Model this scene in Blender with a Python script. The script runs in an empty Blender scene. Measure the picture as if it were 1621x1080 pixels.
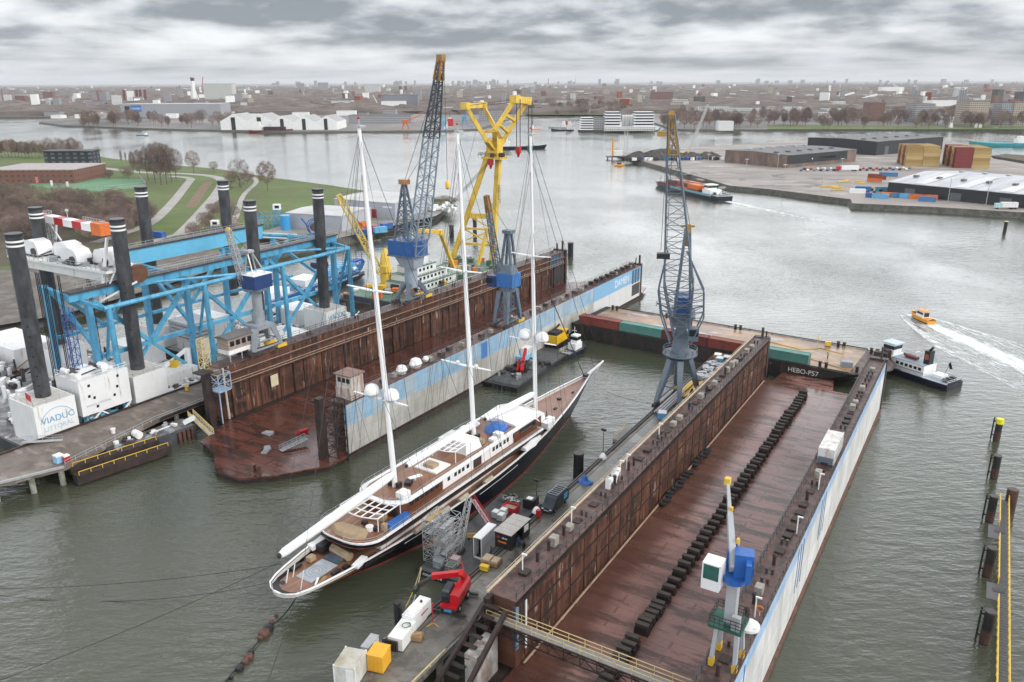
import bpy, math, random
from mathutils import Vector, Matrix, geometry
rad = math.radians
S = bpy.context.scene
COL = S.collection
# ---------------------------------------------------------------- camera
CAM_H, PITCH, ROLL, FPX, CX, CY = 68.0, rad(18.05), rad(0.22), 1261.0, 810.5, 540.0
cd = bpy.data.cameras.new('camera'); cam = bpy.data.objects.new('camera', cd); COL.objects.link(cam)
cd.sensor_width = 36.0; cd.lens = 36.0 * FPX / 1621.0; cd.clip_start = 1.0; cd.clip_end = 90000
cam.location = (0, 0, CAM_H)
cam.rotation_euler = (Matrix.Rotation(rad(90) - PITCH, 3, 'X') @ Matrix.Rotation(-ROLL, 3, 'Z')).to_euler()
S.camera = cam
S.render.resolution_x, S.render.resolution_y = 1024, 682
# ---------------------------------------------------------------- exposure and render
S.view_settings.view_transform = 'Standard'; S.view_settings.look = 'None'
S.view_settings.exposure = 0.42; S.view_settings.gamma = 1.0
S.cycles.use_denoising = True
S.cycles.max_bounces = 6; S.cycles.diffuse_bounces = 2; S.cycles.glossy_bounces = 3; S.cycles.volume_bounces = 0
S.cycles.transparent_max_bounces = 8
# ---------------------------------------------------------------- sky and sun (overcast)
SKY_OFF = (1.9, 0.6, 0)
SUN_EL, SUN_AZ = rad(36), rad(112)      # azimuth measured clockwise from +Y (view direction)
wd = bpy.data.worlds.new('World'); S.world = wd; wd.use_nodes = True
wt = wd.node_tree; wt.nodes.clear()
def wn(t, **k):
    n = wt.nodes.new(t)
    for a, b in k.items(): setattr(n, a, b)
    return n
def wmath(op, a, b=None, clamp=False):
    n = wn('ShaderNodeMath', operation=op, use_clamp=clamp)
    for i, v in enumerate((a, b)):
        if v is None: continue
        if isinstance(v, (int, float)): n.inputs[i].default_value = v
        else: wt.links.new(v, n.inputs[i])
    return n.outputs[0]
sky = wn('ShaderNodeTexSky', sky_type='NISHITA', sun_disc=False, sun_elevation=SUN_EL, sun_rotation=SUN_AZ)
tc = wn('ShaderNodeTexCoord'); sep = wn('ShaderNodeSeparateXYZ'); wt.links.new(tc.outputs['Generated'], sep.inputs[0])
el = sep.outputs[2]
cmb = wn('ShaderNodeCombineXYZ')
wt.links.new(wmath('MULTIPLY', wmath('ARCTAN2', sep.outputs[0], sep.outputs[1]), 3.4), cmb.inputs[0])
wt.links.new(wmath('MULTIPLY', wmath('LOGARITHM', wmath('ADD', wmath('MAXIMUM', el, 0.0), 0.022), 2.71828), 2.1), cmb.inputs[1])
def wnoise(scale, det, off, rough=0.55, sv=(1, 1, 1)):
    mp = wn('ShaderNodeMapping'); mp.inputs['Location'].default_value = off; mp.inputs['Scale'].default_value = sv
    wt.links.new(cmb.outputs[0], mp.inputs[0])
    n = wn('ShaderNodeTexNoise'); n.inputs['Scale'].default_value = scale; n.inputs['Detail'].default_value = det
    n.inputs['Roughness'].default_value = rough; wt.links.new(mp.outputs[0], n.inputs['Vector'])
    return n.outputs[0]
def wrange(v, a, b, c, d):
    n = wn('ShaderNodeMapRange')
    for i, x in enumerate((a, b, c, d)): n.inputs[i + 1].default_value = x
    wt.links.new(v, n.inputs[0]); return n.outputs[0]
mixn = wmath('ADD', wmath('MULTIPLY', wnoise(0.85, 5, SKY_OFF, 0.5, (1.15, .9, 1)), 0.66), wmath('MULTIPLY', wnoise(1.9, 7, (7.3, 2.2, 0), 0.5, (2.4, 1, 1)), 0.34))
# the cloud deck is ragged and dark a few degrees up, even and pale at the horizon, thinner and bright above
dens = wmath('ADD', wmath('MULTIPLY', wmath('SUBTRACT', mixn, 0.5), wrange(el, 0.0, 0.06, 0.45, 1.7)), wmath('ADD', wrange(el, 0.0, 0.075, 0.545, 0.465), wrange(el, 0.095, 0.2, 0.0, 0.13)))
ramp = wn('ShaderNodeValToRGB'); cr = ramp.color_ramp
cr.elements[0].position = 0.36; cr.elements[0].color = (2.7, 3.0, 3.4, 1)
cr.elements[1].position = 0.68; cr.elements[1].color = (9.0, 9.2, 9.4, 1)
e = cr.elements.new(0.43); e.color = (3.9, 4.2, 4.6, 1)
e = cr.elements.new(0.49); e.color = (5.6, 5.9, 6.25, 1)
e = cr.elements.new(0.55); e.color = (6.9, 7.15, 7.5, 1)
e = cr.elements.new(0.60); e.color = (7.9, 8.1, 8.4, 1)
wt.links.new(dens, ramp.inputs[0])
zen = wn('ShaderNodeMixRGB'); wt.links.new(wrange(el, 0.35, 0.75, 0.0, 0.75), zen.inputs[0]); wt.links.new(ramp.outputs[0], zen.inputs[1]); zen.inputs[2].default_value = (7.0, 7.2, 7.5, 1)
mx = wn('ShaderNodeMixRGB'); mx.inputs[0].default_value = 0.93
wt.links.new(sky.outputs[0], mx.inputs[1]); gain = wn('ShaderNodeMixRGB', blend_type='MULTIPLY'); gain.inputs[0].default_value = 1.0; wt.links.new(zen.outputs[0], gain.inputs[1])
cg = wn('ShaderNodeCombineXYZ'); gv = wmath('ADD', 0.82, wmath('MULTIPLY', wrange(el, 0.09, 0.17, 0.0, 1.75), wrange(el, 0.3, 0.55, 1.0, 0.05)))
for i in range(3): wt.links.new(gv, cg.inputs[i])
wt.links.new(cg.outputs[0], gain.inputs[2]); wt.links.new(gain.outputs[0], mx.inputs[2])
bg = wn('ShaderNodeBackground'); bg.inputs[1].default_value = 0.1
wt.links.new(mx.outputs[0], bg.inputs[0])
wo = wn('ShaderNodeOutputWorld'); wt.links.new(bg.outputs[0], wo.inputs[0])
sl = bpy.data.lights.new('sun', 'SUN'); sl.energy = 1.5; sl.angle = rad(25); sl.color = (1, 0.96, 0.9)
so = bpy.data.objects.new('sun', sl); COL.objects.link(so)
so.rotation_euler = Vector((-math.sin(SUN_AZ) * math.cos(SUN_EL), -math.cos(SUN_AZ) * math.cos(SUN_EL), -math.sin(SUN_EL))).to_track_quat('-Z', 'Y').to_euler()
so.location = (0, 0, 300)
# ---------------------------------------------------------------- surveying: where a sight line of the photo meets a level
def ray(px, py):
    u = (px - CX) / FPX; v = (py - CY) / FPX
    u, v = u * math.cos(ROLL) - v * math.sin(ROLL), u * math.sin(ROLL) + v * math.cos(ROLL)
    return (u, math.cos(PITCH) - v * math.sin(PITCH), -(math.sin(PITCH) + v * math.cos(PITCH)))
def W(px, py, z=0.0):
    d = ray(px, py); t = (z - CAM_H) / d[2]
    return Vector((d[0] * t, d[1] * t, z))
def HT(px, py, Y):
    d = ray(px, py); t = Y / d[1]
    return Vector((d[0] * t, Y, CAM_H + d[2] * t))
# ---------------------------------------------------------------- materials
MATS = {}
def M(name, c, rough=0.6, var=0.18, sc=0.6, metal=0.0, c2=None, amt=0.5, s2=(1, 1, 1), soft=0.12, bump=0.0, bsc=3.0, spec=None, c3=None, amt3=0.6, s3=(1, 1, 1), wear_rough=None):
    if name in MATS: return MATS[name]
    m = bpy.data.materials.new(name); m.use_nodes = True; t = m.node_tree; N = t.nodes; Lk = t.links
    b = N['Principled BSDF']; b.inputs['Roughness'].default_value = rough; b.inputs['Metallic'].default_value = metal
    if spec is not None: b.inputs['Specular IOR Level'].default_value = spec
    tc = N.new('ShaderNodeTexCoord'); co = tc.outputs['Object']
    def noise(scale, det=6, sv=None, off=0):
        src = co
        mp = N.new('ShaderNodeMapping'); mp.inputs['Scale'].default_value = sv or (1, 1, 1); mp.inputs['Location'].default_value = (off, off * 1.7, off * .6)
        Lk.new(co, mp.inputs[0]); src = mp.outputs[0]
        n = N.new('ShaderNodeTexNoise'); n.inputs['Scale'].default_value = scale; n.inputs['Detail'].default_value = det; n.inputs['Roughness'].default_value = 0.62
        Lk.new(src, n.inputs['Vector']); return n.outputs[0]
    def mix(f, a, bb):
        x = N.new('ShaderNodeMixRGB'); 
        if isinstance(f, float): x.inputs[0].default_value = f
        else: Lk.new(f, x.inputs[0])
        for i, v in ((1, a), (2, bb)):
            if isinstance(v, tuple): x.inputs[i].default_value = (*v, 1)
            else: Lk.new(v, x.inputs[i])
        return x.outputs[0]
    def step(v, lo, hi):
        x = N.new('ShaderNodeMapRange'); x.inputs[1].default_value = lo; x.inputs[2].default_value = hi; Lk.new(v, x.inputs[0]); return x.outputs[0]
    lo = tuple(x * (1 - var) for x in c); hi = tuple(min(1, x * (1 + var)) for x in c)
    col = mix(step(noise(sc), 0.32, 0.68), lo, hi)
    if c2:
        f = step(noise(1.0, 8, s2, 3.3), amt - soft, amt + soft); col = mix(f, c2, col)
        if wear_rough is not None:
            r = N.new('ShaderNodeMapRange'); r.inputs[3].default_value = wear_rough; r.inputs[4].default_value = rough; Lk.new(f, r.inputs[0]); Lk.new(r.outputs[0], b.inputs['Roughness'])
    if c3:
        col = mix(step(noise(1.0, 8, s3, 9.1), amt3 - .05, amt3 + .05), col, c3)
    Lk.new(col, b.inputs['Base Color'])
    if bump:
        bp = N.new('ShaderNodeBump'); bp.inputs['Strength'].default_value = bump; bp.inputs['Distance'].default_value = 0.1
        Lk.new(noise(bsc), bp.inputs['Height']); Lk.new(bp.outputs[0], b.inputs['Normal'])
    MATS[name] = m; return m
# ---------------------------------------------------------------- mesh builder
class MB:
    def __init__(s, mat=None): s.v = []; s.f = []; s.mi = []; s.ms = []; s.cur = 0; s.ch = []; s.set(mat) if mat else None
    def set(s, mat):
        if mat not in s.ms: s.ms.append(mat)
        s.cur = s.ms.index(mat); return s
    def add(s, vs, fs):
        o = len(s.v); s.ch.append((o, len(s.f))); s.v += [tuple(v) for v in vs]; s.f += [tuple(i + o for i in f) for f in fs]; s.mi += [s.cur] * len(fs); return s
    def slab(s, x0, x1, y0, y1, z0, z1):
        return s.add([(x0, y0, z0), (x1, y0, z0), (x1, y1, z0), (x0, y1, z0), (x0, y0, z1), (x1, y0, z1), (x1, y1, z1), (x0, y1, z1)],
                     [(0, 3, 2, 1), (4, 5, 6, 7), (0, 1, 5, 4), (1, 2, 6, 5), (2, 3, 7, 6), (3, 0, 4, 7)])
    def box(s, c, size, rz=0.0):
        x, y, z = size[0] / 2, size[1] / 2, size[2] / 2; ca, sa = math.cos(rz), math.sin(rz)
        vs = [(c[0] + a * ca - b * sa, c[1] + a * sa + b * ca, c[2] + d) for d in (-z, z) for a, b in ((-x, -y), (x, -y), (x, y), (-x, y))]
        return s.add(vs, [(0, 3, 2, 1), (4, 5, 6, 7), (0, 1, 5, 4), (1, 2, 6, 5), (2, 3, 7, 6), (3, 0, 4, 7)])
    def _basis(s, p, q):
        p, q = Vector(p), Vector(q); d = (q - p).normalized() if (q - p).length > 1e-6 else Vector((0, 0, 1))
        up = Vector((0, 0, 1)) if abs(d.z) < 0.95 else Vector((0, 1, 0))
        a = d.cross(up).normalized(); return p, q, a, a.cross(d)
    def beam(s, p, q, w, h=None, w2=None, h2=None):
        h = h or w; w2 = w2 or w; h2 = h2 or h
        p, q, a, b = s._basis(p, q)
        vs = [p + a * (i * w / 2) + b * (j * h / 2) for i, j in ((-1, -1), (1, -1), (1, 1), (-1, 1))] + [q + a * (i * w2 / 2) + b * (j * h2 / 2) for i, j in ((-1, -1), (1, -1), (1, 1), (-1, 1))]
        return s.add(vs, [(0, 1, 2, 3), (7, 6, 5, 4), (0, 4, 5, 1), (1, 5, 6, 2), (2, 6, 7, 3), (3, 7, 4, 0)])
    def tube(s, p, q, r, r2=None, n=8, cap=True):
        r2 = r if r2 is None else r2; p, q, a, b = s._basis(p, q)
        vs = []
        for c, rr in ((p, r), (q, r2)):
            for k in range(n):
                t = 2 * math.pi * k / n; vs.append(c + (a * math.cos(t) + b * math.sin(t)) * rr)
        fs = [(k, k + n, (k + 1) % n + n, (k + 1) % n) for k in range(n)]
        if cap: fs += [tuple(range(n)), tuple(range(2 * n - 1, n - 1, -1))]
        return s.add(vs, fs)
    def path(s, pts, r, n=5):
        for a, b in zip(pts, pts[1:]): s.tube(a, b, r, n=n, cap=False)
        return s
    def poly(s, pts, z0, z1):
        n = len(pts); area = sum(pts[i][0] * pts[(i + 1) % n][1] - pts[(i + 1) % n][0] * pts[i][1] for i in range(n))
        if area < 0: pts = pts[::-1]
        vs = [(p[0], p[1], z0) for p in pts] + [(p[0], p[1], z1) for p in pts]
        tri = geometry.tessellate_polygon([[Vector((p[0], p[1], 0)) for p in pts]]) if n > 4 else [tuple(range(n))]
        fs = [(i, (i + 1) % n, (i + 1) % n + n, i + n) for i in range(n)]
        for t in tri:
            t = list(t)
            ar = sum(pts[t[i]][0] * pts[t[(i + 1) % len(t)]][1] - pts[t[(i + 1) % len(t)]][0] * pts[t[i]][1] for i in range(len(t)))
            if ar < 0: t = t[::-1]
            fs.append(tuple(i + n for i in t)); fs.append(tuple(t[::-1]))
        return s.add(vs, fs)
    def loft(s, rings, closed=True, caps=True):
        n = len(rings[0]); vs = [p for r in rings for p in r]; fs = []
        for k in range(len(rings) - 1):
            for i in range(n if closed else n - 1):
                j = (i + 1) % n; fs.append((k * n + i, k * n + j, (k + 1) * n + j, (k + 1) * n + i))
        if caps: fs += [tuple(range(n - 1, -1, -1)), tuple(range((len(rings) - 1) * n, len(rings) * n))]
        return s.add(vs, fs)
    def lathe(s, prof, c=(0, 0, 0), n=12):
        return s.loft([[(c[0] + r * math.cos(2 * math.pi * k / n), c[1] + r * math.sin(2 * math.pi * k / n), c[2] + z) for k in range(n)] for r, z in prof])
    def ball(s, c, r, n=10, sq=1.0):
        m = max(4, n // 2)
        return s.lathe([(max(1e-3, r * math.sin(math.pi * k / m)), -r * sq * math.cos(math.pi * k / m)) for k in range(m + 1)], c, n)
    def quad(s, *p): return s.add(p, [tuple(range(len(p)))])
    def rail(s, pts, h=1.1, step=2.0, r=0.05, bars=2, close=False):
        if close: pts = list(pts) + [pts[0]]
        for a, b in zip(pts, pts[1:]):
            a, b = Vector(a), Vector(b); n = max(1, int(round((b - a).length / step)))
            for k in range(n + 1): p = a.lerp(b, k / n); s.beam(p, p + Vector((0, 0, h)), r)
            for j in range(bars): z = Vector((0, 0, h * (j + 1) / bars)); s.beam(a + z, b + z, r)
        return s
    def lattice(s, p, q, w0, w1, n, r, h0=None, h1=None, side=None, rb=None):
        p, q = Vector(p), Vector(q); d = (q - p).normalized()
        a = Vector(side).normalized() if side else (d.cross(Vector((0, 0, 1))).normalized() if abs(d.z) < .98 else (Vector((1, 0, 0)) - d * d.x).normalized())
        b = a.cross(d); h0 = h0 or w0; h1 = h1 or w1; rb = rb or r * 0.6
        def ring(t):
            c = p.lerp(q, t); w = w0 + (w1 - w0) * t; h = h0 + (h1 - h0) * t
            return [c + a * (i * w / 2) + b * (j * h / 2) for i, j in ((-1, -1), (1, -1), (1, 1), (-1, 1))]
        R = [ring(k / n) for k in range(n + 1)]
        for i in range(4): s.beam(R[0][i], R[n][i], r)
        for k in range(n + 1):
            for i in range(4): s.beam(R[k][i], R[k][(i + 1) % 4], rb)
        for k in range(n):
            for i in range(4):
                j = (i + 1) % 4
                if (k + i) % 2: s.beam(R[k][i], R[k + 1][j], rb)
                else: s.beam(R[k][j], R[k + 1][i], rb)
        return s
    def build(s, name, parent=None, smooth=True, mesh_only=False):
        me = bpy.data.meshes.new(name); me.from_pydata(s.v, [], s.f)
        for m in s.ms: me.materials.append(m)
        if len(s.ms) > 1: me.polygons.foreach_set('material_index', s.mi)
        if smooth: me.shade_smooth(); me.set_sharp_from_angle(angle=rad(38))
        me.update()
        if mesh_only: return me
        o = bpy.data.objects.new(name, me); COL.objects.link(o)
        if parent is not None: o.parent = parent
        return o
def tag(o, label=None, cat=None, group=None, kind=None):
    for k, v in (('label', label), ('category', cat), ('group', group), ('kind', kind)):
        if v: o[k] = v
    return o
def T(name, label, cat, loc=(0, 0, 0), rz=0.0, group=None):
    o = bpy.data.objects.new(name, None); COL.objects.link(o); o.location = loc; o.rotation_euler = (0, 0, rz)
    o.empty_display_size = 0.5
    return tag(o, label, cat, group)
KIDS = {}
def copy_tree(o, loc=None, rz=None, label=None, group=None, parent=None, scale=None):
    c = o.copy(); COL.objects.link(c)
    if parent is not None: c.parent = parent
    if loc is not None: c.location = loc
    if rz is not None: c.rotation_euler = (0, 0, rz)
    if scale is not None: c.scale = scale if hasattr(scale, '__len__') else (scale,) * 3
    if label: c['label'] = label
    if group: c['group'] = group
    for k in list(o.children): copy_tree(k, parent=c)
    return c
def lettering(txt, size, loc, rot, mat, parent, name='lettering', depth=0.02, align='CENTER'):
    cu = bpy.data.curves.new(name, 'FONT'); cu.body = txt; cu.size = size; cu.extrude = depth; cu.align_x = align; cu.align_y = 'CENTER'
    tmp = bpy.data.objects.new(name, cu); COL.objects.link(tmp)
    dg = bpy.context.evaluated_depsgraph_get(); me = bpy.data.meshes.new_from_object(tmp.evaluated_get(dg))
    bpy.data.objects.remove(tmp); me.materials.clear(); me.materials.append(mat)
    o = bpy.data.objects.new(name, me); COL.objects.link(o); o.location = loc; o.rotation_euler = rot
    if parent is not None: o.parent = parent
    return o
def sag(a, b, drop, n=10):
    a, b = Vector(a), Vector(b)
    return [a.lerp(b, k / n) - Vector((0, 0, drop * 4 * (k / n) * (1 - k / n))) for k in range(n + 1)]
def frame(ang):
    r = rad(ang - 90)
    def P(n, s, z=0.0): return Vector((n * math.cos(r) - s * math.sin(r), n * math.sin(r) + s * math.cos(r), z))
    return r, P
RR, PR = frame(58.7)      # near dock: n across (towards the open river), s along
RL, PL = frame(58.0)      # far dock and the jack-up rig beside it
SPLIT = {'window': 'window', 'seat_cover': 'seat_cover', 'deck_fittings': 'deck_fitting', 'lockers': 'locker', 'deck_furniture': 'deck_furniture', 'deck_lockers': 'deck_locker', 'deck_chairs': 'deck_chair', 'deck_gear': 'deck_gear', 'winches': 'winch', 'deck_winches': 'deck_winch', 'deck_machinery': 'deck_machine', 'davit': 'davit', 'winch': 'winch', 'fender': 'fender', 'skip': 'skip', 'rack': 'rack', 'wheel': 'wheel', 'inner_leg': 'inner_leg', 'wire': 'wire', 'steelwork': 'steelwork', 'door': 'door', 'jack_leg': 'leg', 'leg': 'leg', 'bearer': 'bearer', 'post': 'post', 'board': 'board', 'track': 'track', 'windlass': 'windlass', 'cove_line': 'cove_line', 'mooring_bitts': 'mooring_bitt', 'mast': 'mast', 'fender_roll': 'fender_roll', 'cross_beam': 'cross_beam'}
def kid(name, parent, mb):
    if name in SPLIT and 1 < len(mb.ch) <= 100: return kids(SPLIT[name], parent, mb)[0]
    return mb.build(name, parent)
def kids(name, parent, mb, g=1):
    """every g pieces of the builder become a part of their own"""
    out = []
    for k in range(0, len(mb.ch), g):
        v0, f0 = mb.ch[k]; v1, f1 = mb.ch[k + g] if k + g < len(mb.ch) else (len(mb.v), len(mb.f))
        q = MB(); q.v = mb.v[v0:v1]; q.f = [tuple(i - v0 for i in f) for f in mb.f[f0:f1]]; used = sorted(set(mb.mi[f0:f1])); q.ms = [mb.ms[i] for i in used]; q.mi = [used.index(i) for i in mb.mi[f0:f1]]
        out.append(q.build(name, parent))
    return out
# common colours
white = M('white_paint', (.78, .78, .76), .45, .06, .4, c2=(.55, .5, .43), amt=.36, s2=(1.2, 1.2, .25), soft=.06)
white_clean = M('white_gloss', (.82, .82, .82), .25, .03, .5)
black = M('black_paint', (.018, .018, .02), .45, .3, 1.5)
dark = M('dark_steel', (.045, .045, .05), .5, .35, .8, c2=(.09, .05, .03), amt=.42, s2=(.8, .8, .4))
grey = M('grey_paint', (.27, .30, .33), .5, .12, .8, c2=(.16, .10, .07), amt=.33, s2=(1.1, 1.1, .4), soft=.05)
slate = M('slate_paint', (.125, .16, .20), .5, .15, .8, c2=(.13, .075, .05), amt=.35, s2=(1.2, 1.2, .5), soft=.05)
galv = M('galvanised', (.42, .43, .44), .45, .15, 1.2, metal=.3)
yellow = M('yellow_paint', (.72, .45, .05), .5, .12, .7, c2=(.30, .13, .05), amt=.33, s2=(.9, .9, .4), soft=.05)
blue = M('blue_paint', (.03, .11, .33), .45, .15, .8, c2=(.10, .09, .09), amt=.3, s2=(1, 1, .4))
cyan = M('sky_blue_paint', (.10, .37, .57), .45, .10, .5, c2=(.05, .20, .33), amt=.42, s2=(.8, .8, .3), soft=.1)
red = M('red_paint', (.45, .02, .02), .4, .12, 1)
orange = M('orange_paint', (.65, .16, .03), .5, .12, 1)
glass = M('dark_glass', (.02, .028, .034), .08, .2, 1)
rust = M('rusty_steel', (.085, .04, .03), .65, .35, .5, c2=(.025, .018, .016), amt=.42, s2=(.5, .5, .2), c3=(.20, .10, .06), amt3=.64, s3=(.9, .9, .25))
rustdk = M('dark_rusty_steel', (.04, .024, .02), .6, .4, .8, c2=(.015, .013, .013), amt=.45, s2=(.7, .7, .4))
rusttop = M('rusty_walkway', (.125, .07, .06), .5, .25, .8, c2=(.045, .028, .025), amt=.48, s2=(.6, .6, .6), soft=.08)
rubber = M('rubber', (.02, .02, .02), .7, .3, 2)
tan = M('tan_cover', (.36, .27, .17), .8, .15, 1.2)
tarp = M('blue_tarpaulin', (.03, .13, .42), .45, .2, 1.5, bump=.4, bsc=2)
wire = M('steel_wire', (.06, .06, .065), .5, .1, 1)
wirelt = M('pale_wire', (.45, .45, .45), .5, .1, 1)
ropey = M('yellow_rope', (.5, .38, .1), .8, .1, 1)
wood = M('timber_planks', (.30, .19, .10), .7, .25, 1.3)
# ================================================================ SETTING
def struct(o): o['kind'] = 'structure'; return o
def water_material():
    m = bpy.data.materials.new('river_water'); m.use_nodes = True; t = m.node_tree; N = t.nodes; Lk = t.links
    b = N['Principled BSDF']; b.inputs['IOR'].default_value = 1.66
    tc = N.new('ShaderNodeTexCoord')
    def noise(scale, det, sv, rot=0.0, ro=.55):
        mp = N.new('ShaderNodeMapping'); mp.inputs['Scale'].default_value = sv; mp.inputs['Rotation'].default_value = (0, 0, rot); Lk.new(tc.outputs['Object'], mp.inputs[0])
        n = N.new('ShaderNodeTexNoise'); n.inputs['Scale'].default_value = scale; n.inputs['Detail'].default_value = det; n.inputs['Roughness'].default_value = ro
        Lk.new(mp.outputs[0], n.inputs['Vector']); return n.outputs[0]
    patch = noise(0.012, 4, (1, .7, 1), .4)
    waves = noise(0.42, 5, (.55, 1.25, 1), -.25); rip = noise(1.3, 4, (.6, 1.3, 1), .2)
    a = N.new('ShaderNodeMath'); a.operation = 'MULTIPLY_ADD'; a.inputs[1].default_value = .35; Lk.new(rip, a.inputs[0]); Lk.new(waves, a.inputs[2])
    st = N.new('ShaderNodeMapRange'); st.inputs[1].default_value = .38; st.inputs[2].default_value = .62; st.inputs[3].default_value = .10; st.inputs[4].default_value = .36; Lk.new(patch, st.inputs[0])
    bp = N.new('ShaderNodeBump'); bp.inputs['Distance'].default_value = .9; Lk.new(st.outputs[0], bp.inputs['Strength']); Lk.new(a.outputs[0], bp.inputs['Height'])
    Lk.new(bp.outputs[0], b.inputs['Normal'])
    rr = N.new('ShaderNodeMapRange'); rr.inputs[1].default_value = .35; rr.inputs[2].default_value = .65; rr.inputs[3].default_value = .05; rr.inputs[4].default_value = .13; Lk.new(patch, rr.inputs[0]); Lk.new(rr.outputs[0], b.inputs['Roughness'])
    mx = N.new('ShaderNodeMixRGB'); mx.inputs[1].default_value = (.042, .048, .028, 1); mx.inputs[2].default_value = (.074, .079, .053, 1); Lk.new(patch, mx.inputs[0])
    Lk.new(mx.outputs[0], b.inputs['Base Color'])
    return m
WATER = water_material()
mb = MB(WATER); mb.quad((-30000, -300, 0), (30000, -300, 0), (30000, 44000, 0), (-30000, 44000, 0)); struct(mb.build('water'))
grass = M('grass_turf', (.095, .15, .034), .9, .28, .03, c2=(.125, .12, .055), amt=.46, s2=(.08, .08, .08), c3=(.07, .12, .025), amt3=.6, s3=(.6, .6, .6))
stone = M('stone_slope', (.095, .09, .082), .85, .35, .5, c2=(.04, .045, .03), amt=.42, s2=(.3, .3, .3))
concrete = M('wet_concrete', (.185, .172, .152), .36, .2, .12, c2=(.085, .078, .068), amt=.45, s2=(.35, .35, .35), soft=.12, c3=(.30, .285, .26), amt3=.63, s3=(.2, .2, .2), wear_rough=.2)
paving = M('worn_paving', (.30, .265, .24), .7, .2, .02, c2=(.20, .18, .165), amt=.45, s2=(.02, .06, .05), soft=.1, c3=(.42, .40, .38), amt3=.62, s3=(.03, .05, .05))
townfloor = M('town_ground', (.25, .235, .225), .9, .35, .004, c2=(.125, .115, .108), amt=.5, s2=(.0035, .0012, .003), soft=.1, c3=(.26, .25, .24), amt3=.66, s3=(.012, .004, .01))
pathm = M('pale_path', (.36, .34, .32), .8, .12, .1)
mud = M('brown_soil', (.10, .075, .055), .9, .3, .1, c2=(.07, .08, .03), amt=.45, s2=(.1, .1, .1))
def land(name, shore, z, top, side, slope=3.0, back=()):
    """shore: sight lines along the water's edge; back: further map points that close the outline"""
    out = [W(x, y, 0).to_2d() for x, y in shore] + [Vector(p) for p in back]
    n = len(out); ar = sum(out[i].x * out[(i + 1) % n].y - out[(i + 1) % n].x * out[i].y for i in range(n))
    if ar < 0: out.reverse()
    inn = []
    for i in range(n):
        a, b, c = out[i - 1], out[i], out[(i + 1) % n]
        d1 = (b - a).normalized(); d2 = (c - b).normalized(); nn = Vector((-(d1.y + d2.y), d1.x + d2.x))
        nn = nn.normalized() if nn.length > 1e-4 else Vector((-d1.y, d1.x)); inn.append(b + nn * slope)
    mb = MB(side); mb.add([(p.x, p.y, -1.5) for p in out] + [(p.x, p.y, z) for p in inn], [(i, (i + 1) % n, (i + 1) % n + n, i + n) for i in range(n)])
    mb.set(top); tri = geometry.tessellate_polygon([[Vector((p.x, p.y, 0)) for p in inn]])
    fs = []
    for t in tri:
        q = [inn[i] for i in t]; s = (q[1] - q[0]).cross(q[2] - q[0]); fs.append(tuple(t) if s > 0 else tuple(t[::-1]))
    mb.add([(p.x, p.y, z) for p in inn], fs)
    return struct(mb.build(name, smooth=False))
def strip(name, pts, width, z, mat, zs=3.0):
    P = [W(x, y, zs).to_2d() for x, y in pts]; Q = [P[0]]
    for i in range(len(P) - 1):                       # rounded by Catmull-Rom
        p0, p1, p2, p3 = P[max(i - 1, 0)], P[i], P[i + 1], P[min(i + 2, len(P) - 1)]
        for k in range(1, 6):
            t = k / 5; Q.append(.5 * ((2 * p1) + (p2 - p0) * t + (2 * p0 - 5 * p1 + 4 * p2 - p3) * t * t + (3 * p1 - p0 - 3 * p2 + p3) * t ** 3))
    v, f = [], []
    for i, p in enumerate(Q):
        d = (Q[min(i + 1, len(Q) - 1)] - Q[max(i - 1, 0)]).normalized(); nn = Vector((-d.y, d.x)) * width / 2
        v += [(p.x + nn.x, p.y + nn.y, z), (p.x - nn.x, p.y - nn.y, z)]
        if i: f.append((2 * i - 2, 2 * i - 1, 2 * i + 1, 2 * i))
    mb = MB(mat); mb.add(v, f); return struct(mb.build(name, smooth=False))
land('park_ground', [(-500, 226), (0, 226), (60, 230), (120, 247), (150, 249), (188, 256), (288, 267), (350, 272), (405, 281), (442, 287), (530, 299), (630, 315), (687, 320), (722, 323), (729, 328),
     (700, 345), (655, 358), (600, 373), (546, 391), (470, 404), (407, 420), (300, 452), (200, 482), (100, 514), (0, 534), (-160, 580), (-700, 600)], 3.0, grass, stone, 5.0)
land('town_land', [(-600, 188), (-60, 187), (110, 186.5), (95, 190), (62, 193), (60, 196), (100, 201), (250, 206.5), (430, 211), (470, 211.5), (700, 209.5), (762, 206.5), (790, 196), (835, 182.5), (960, 183.5), (1003, 188), (1040, 199), (1060, 207), (1090, 208), (1300, 208), (1621, 208), (2200, 208)],
     2.5, townfloor, stone, 3.0, back=[(29000, 43000), (-29000, 43000)])
land('pier_ground', [(914, 208.5), (1000, 210), (1043, 208.5), (1046, 204), (985, 195), (925, 204)], 2.5, concrete, stone, 1.0)
land('terminal_ground', [(974, 249), (1000, 257.5), (1080, 281), (1150, 302), (1215, 308), (1338, 324), (1342, 331), (1480, 338), (1621, 347), (1800, 358), (2100, 340), (1800, 276), (1640, 268), (1578, 257), (1560, 240), (1505, 227), (1400, 224), (1310, 224), (1150, 234), (1010, 243)], 3.0, paving, stone, 3.0)
land('far_strip_ground', [(1566, 251), (1621, 260), (1760, 268), (1760, 262), (1621, 250), (1590, 248)], 2.5, mud, stone, 1.0)
strip('path', [(150, 384), (200, 368), (240, 352), (272, 322), (296, 292), (302, 284), (294, 281), (270, 279)], 5.5, 3.02, pathm)
strip('path', [(110, 263), (160, 266), (225, 273), (290, 275), (335, 279), (352, 287), (345, 305), (325, 330), (300, 358), (285, 372)], 7.0, 3.024, pathm)
strip('path', [(345, 362), (370, 350), (385, 310), (405, 290), (402, 282), (392, 280)], 3.0, 3.028, pathm)
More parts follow.
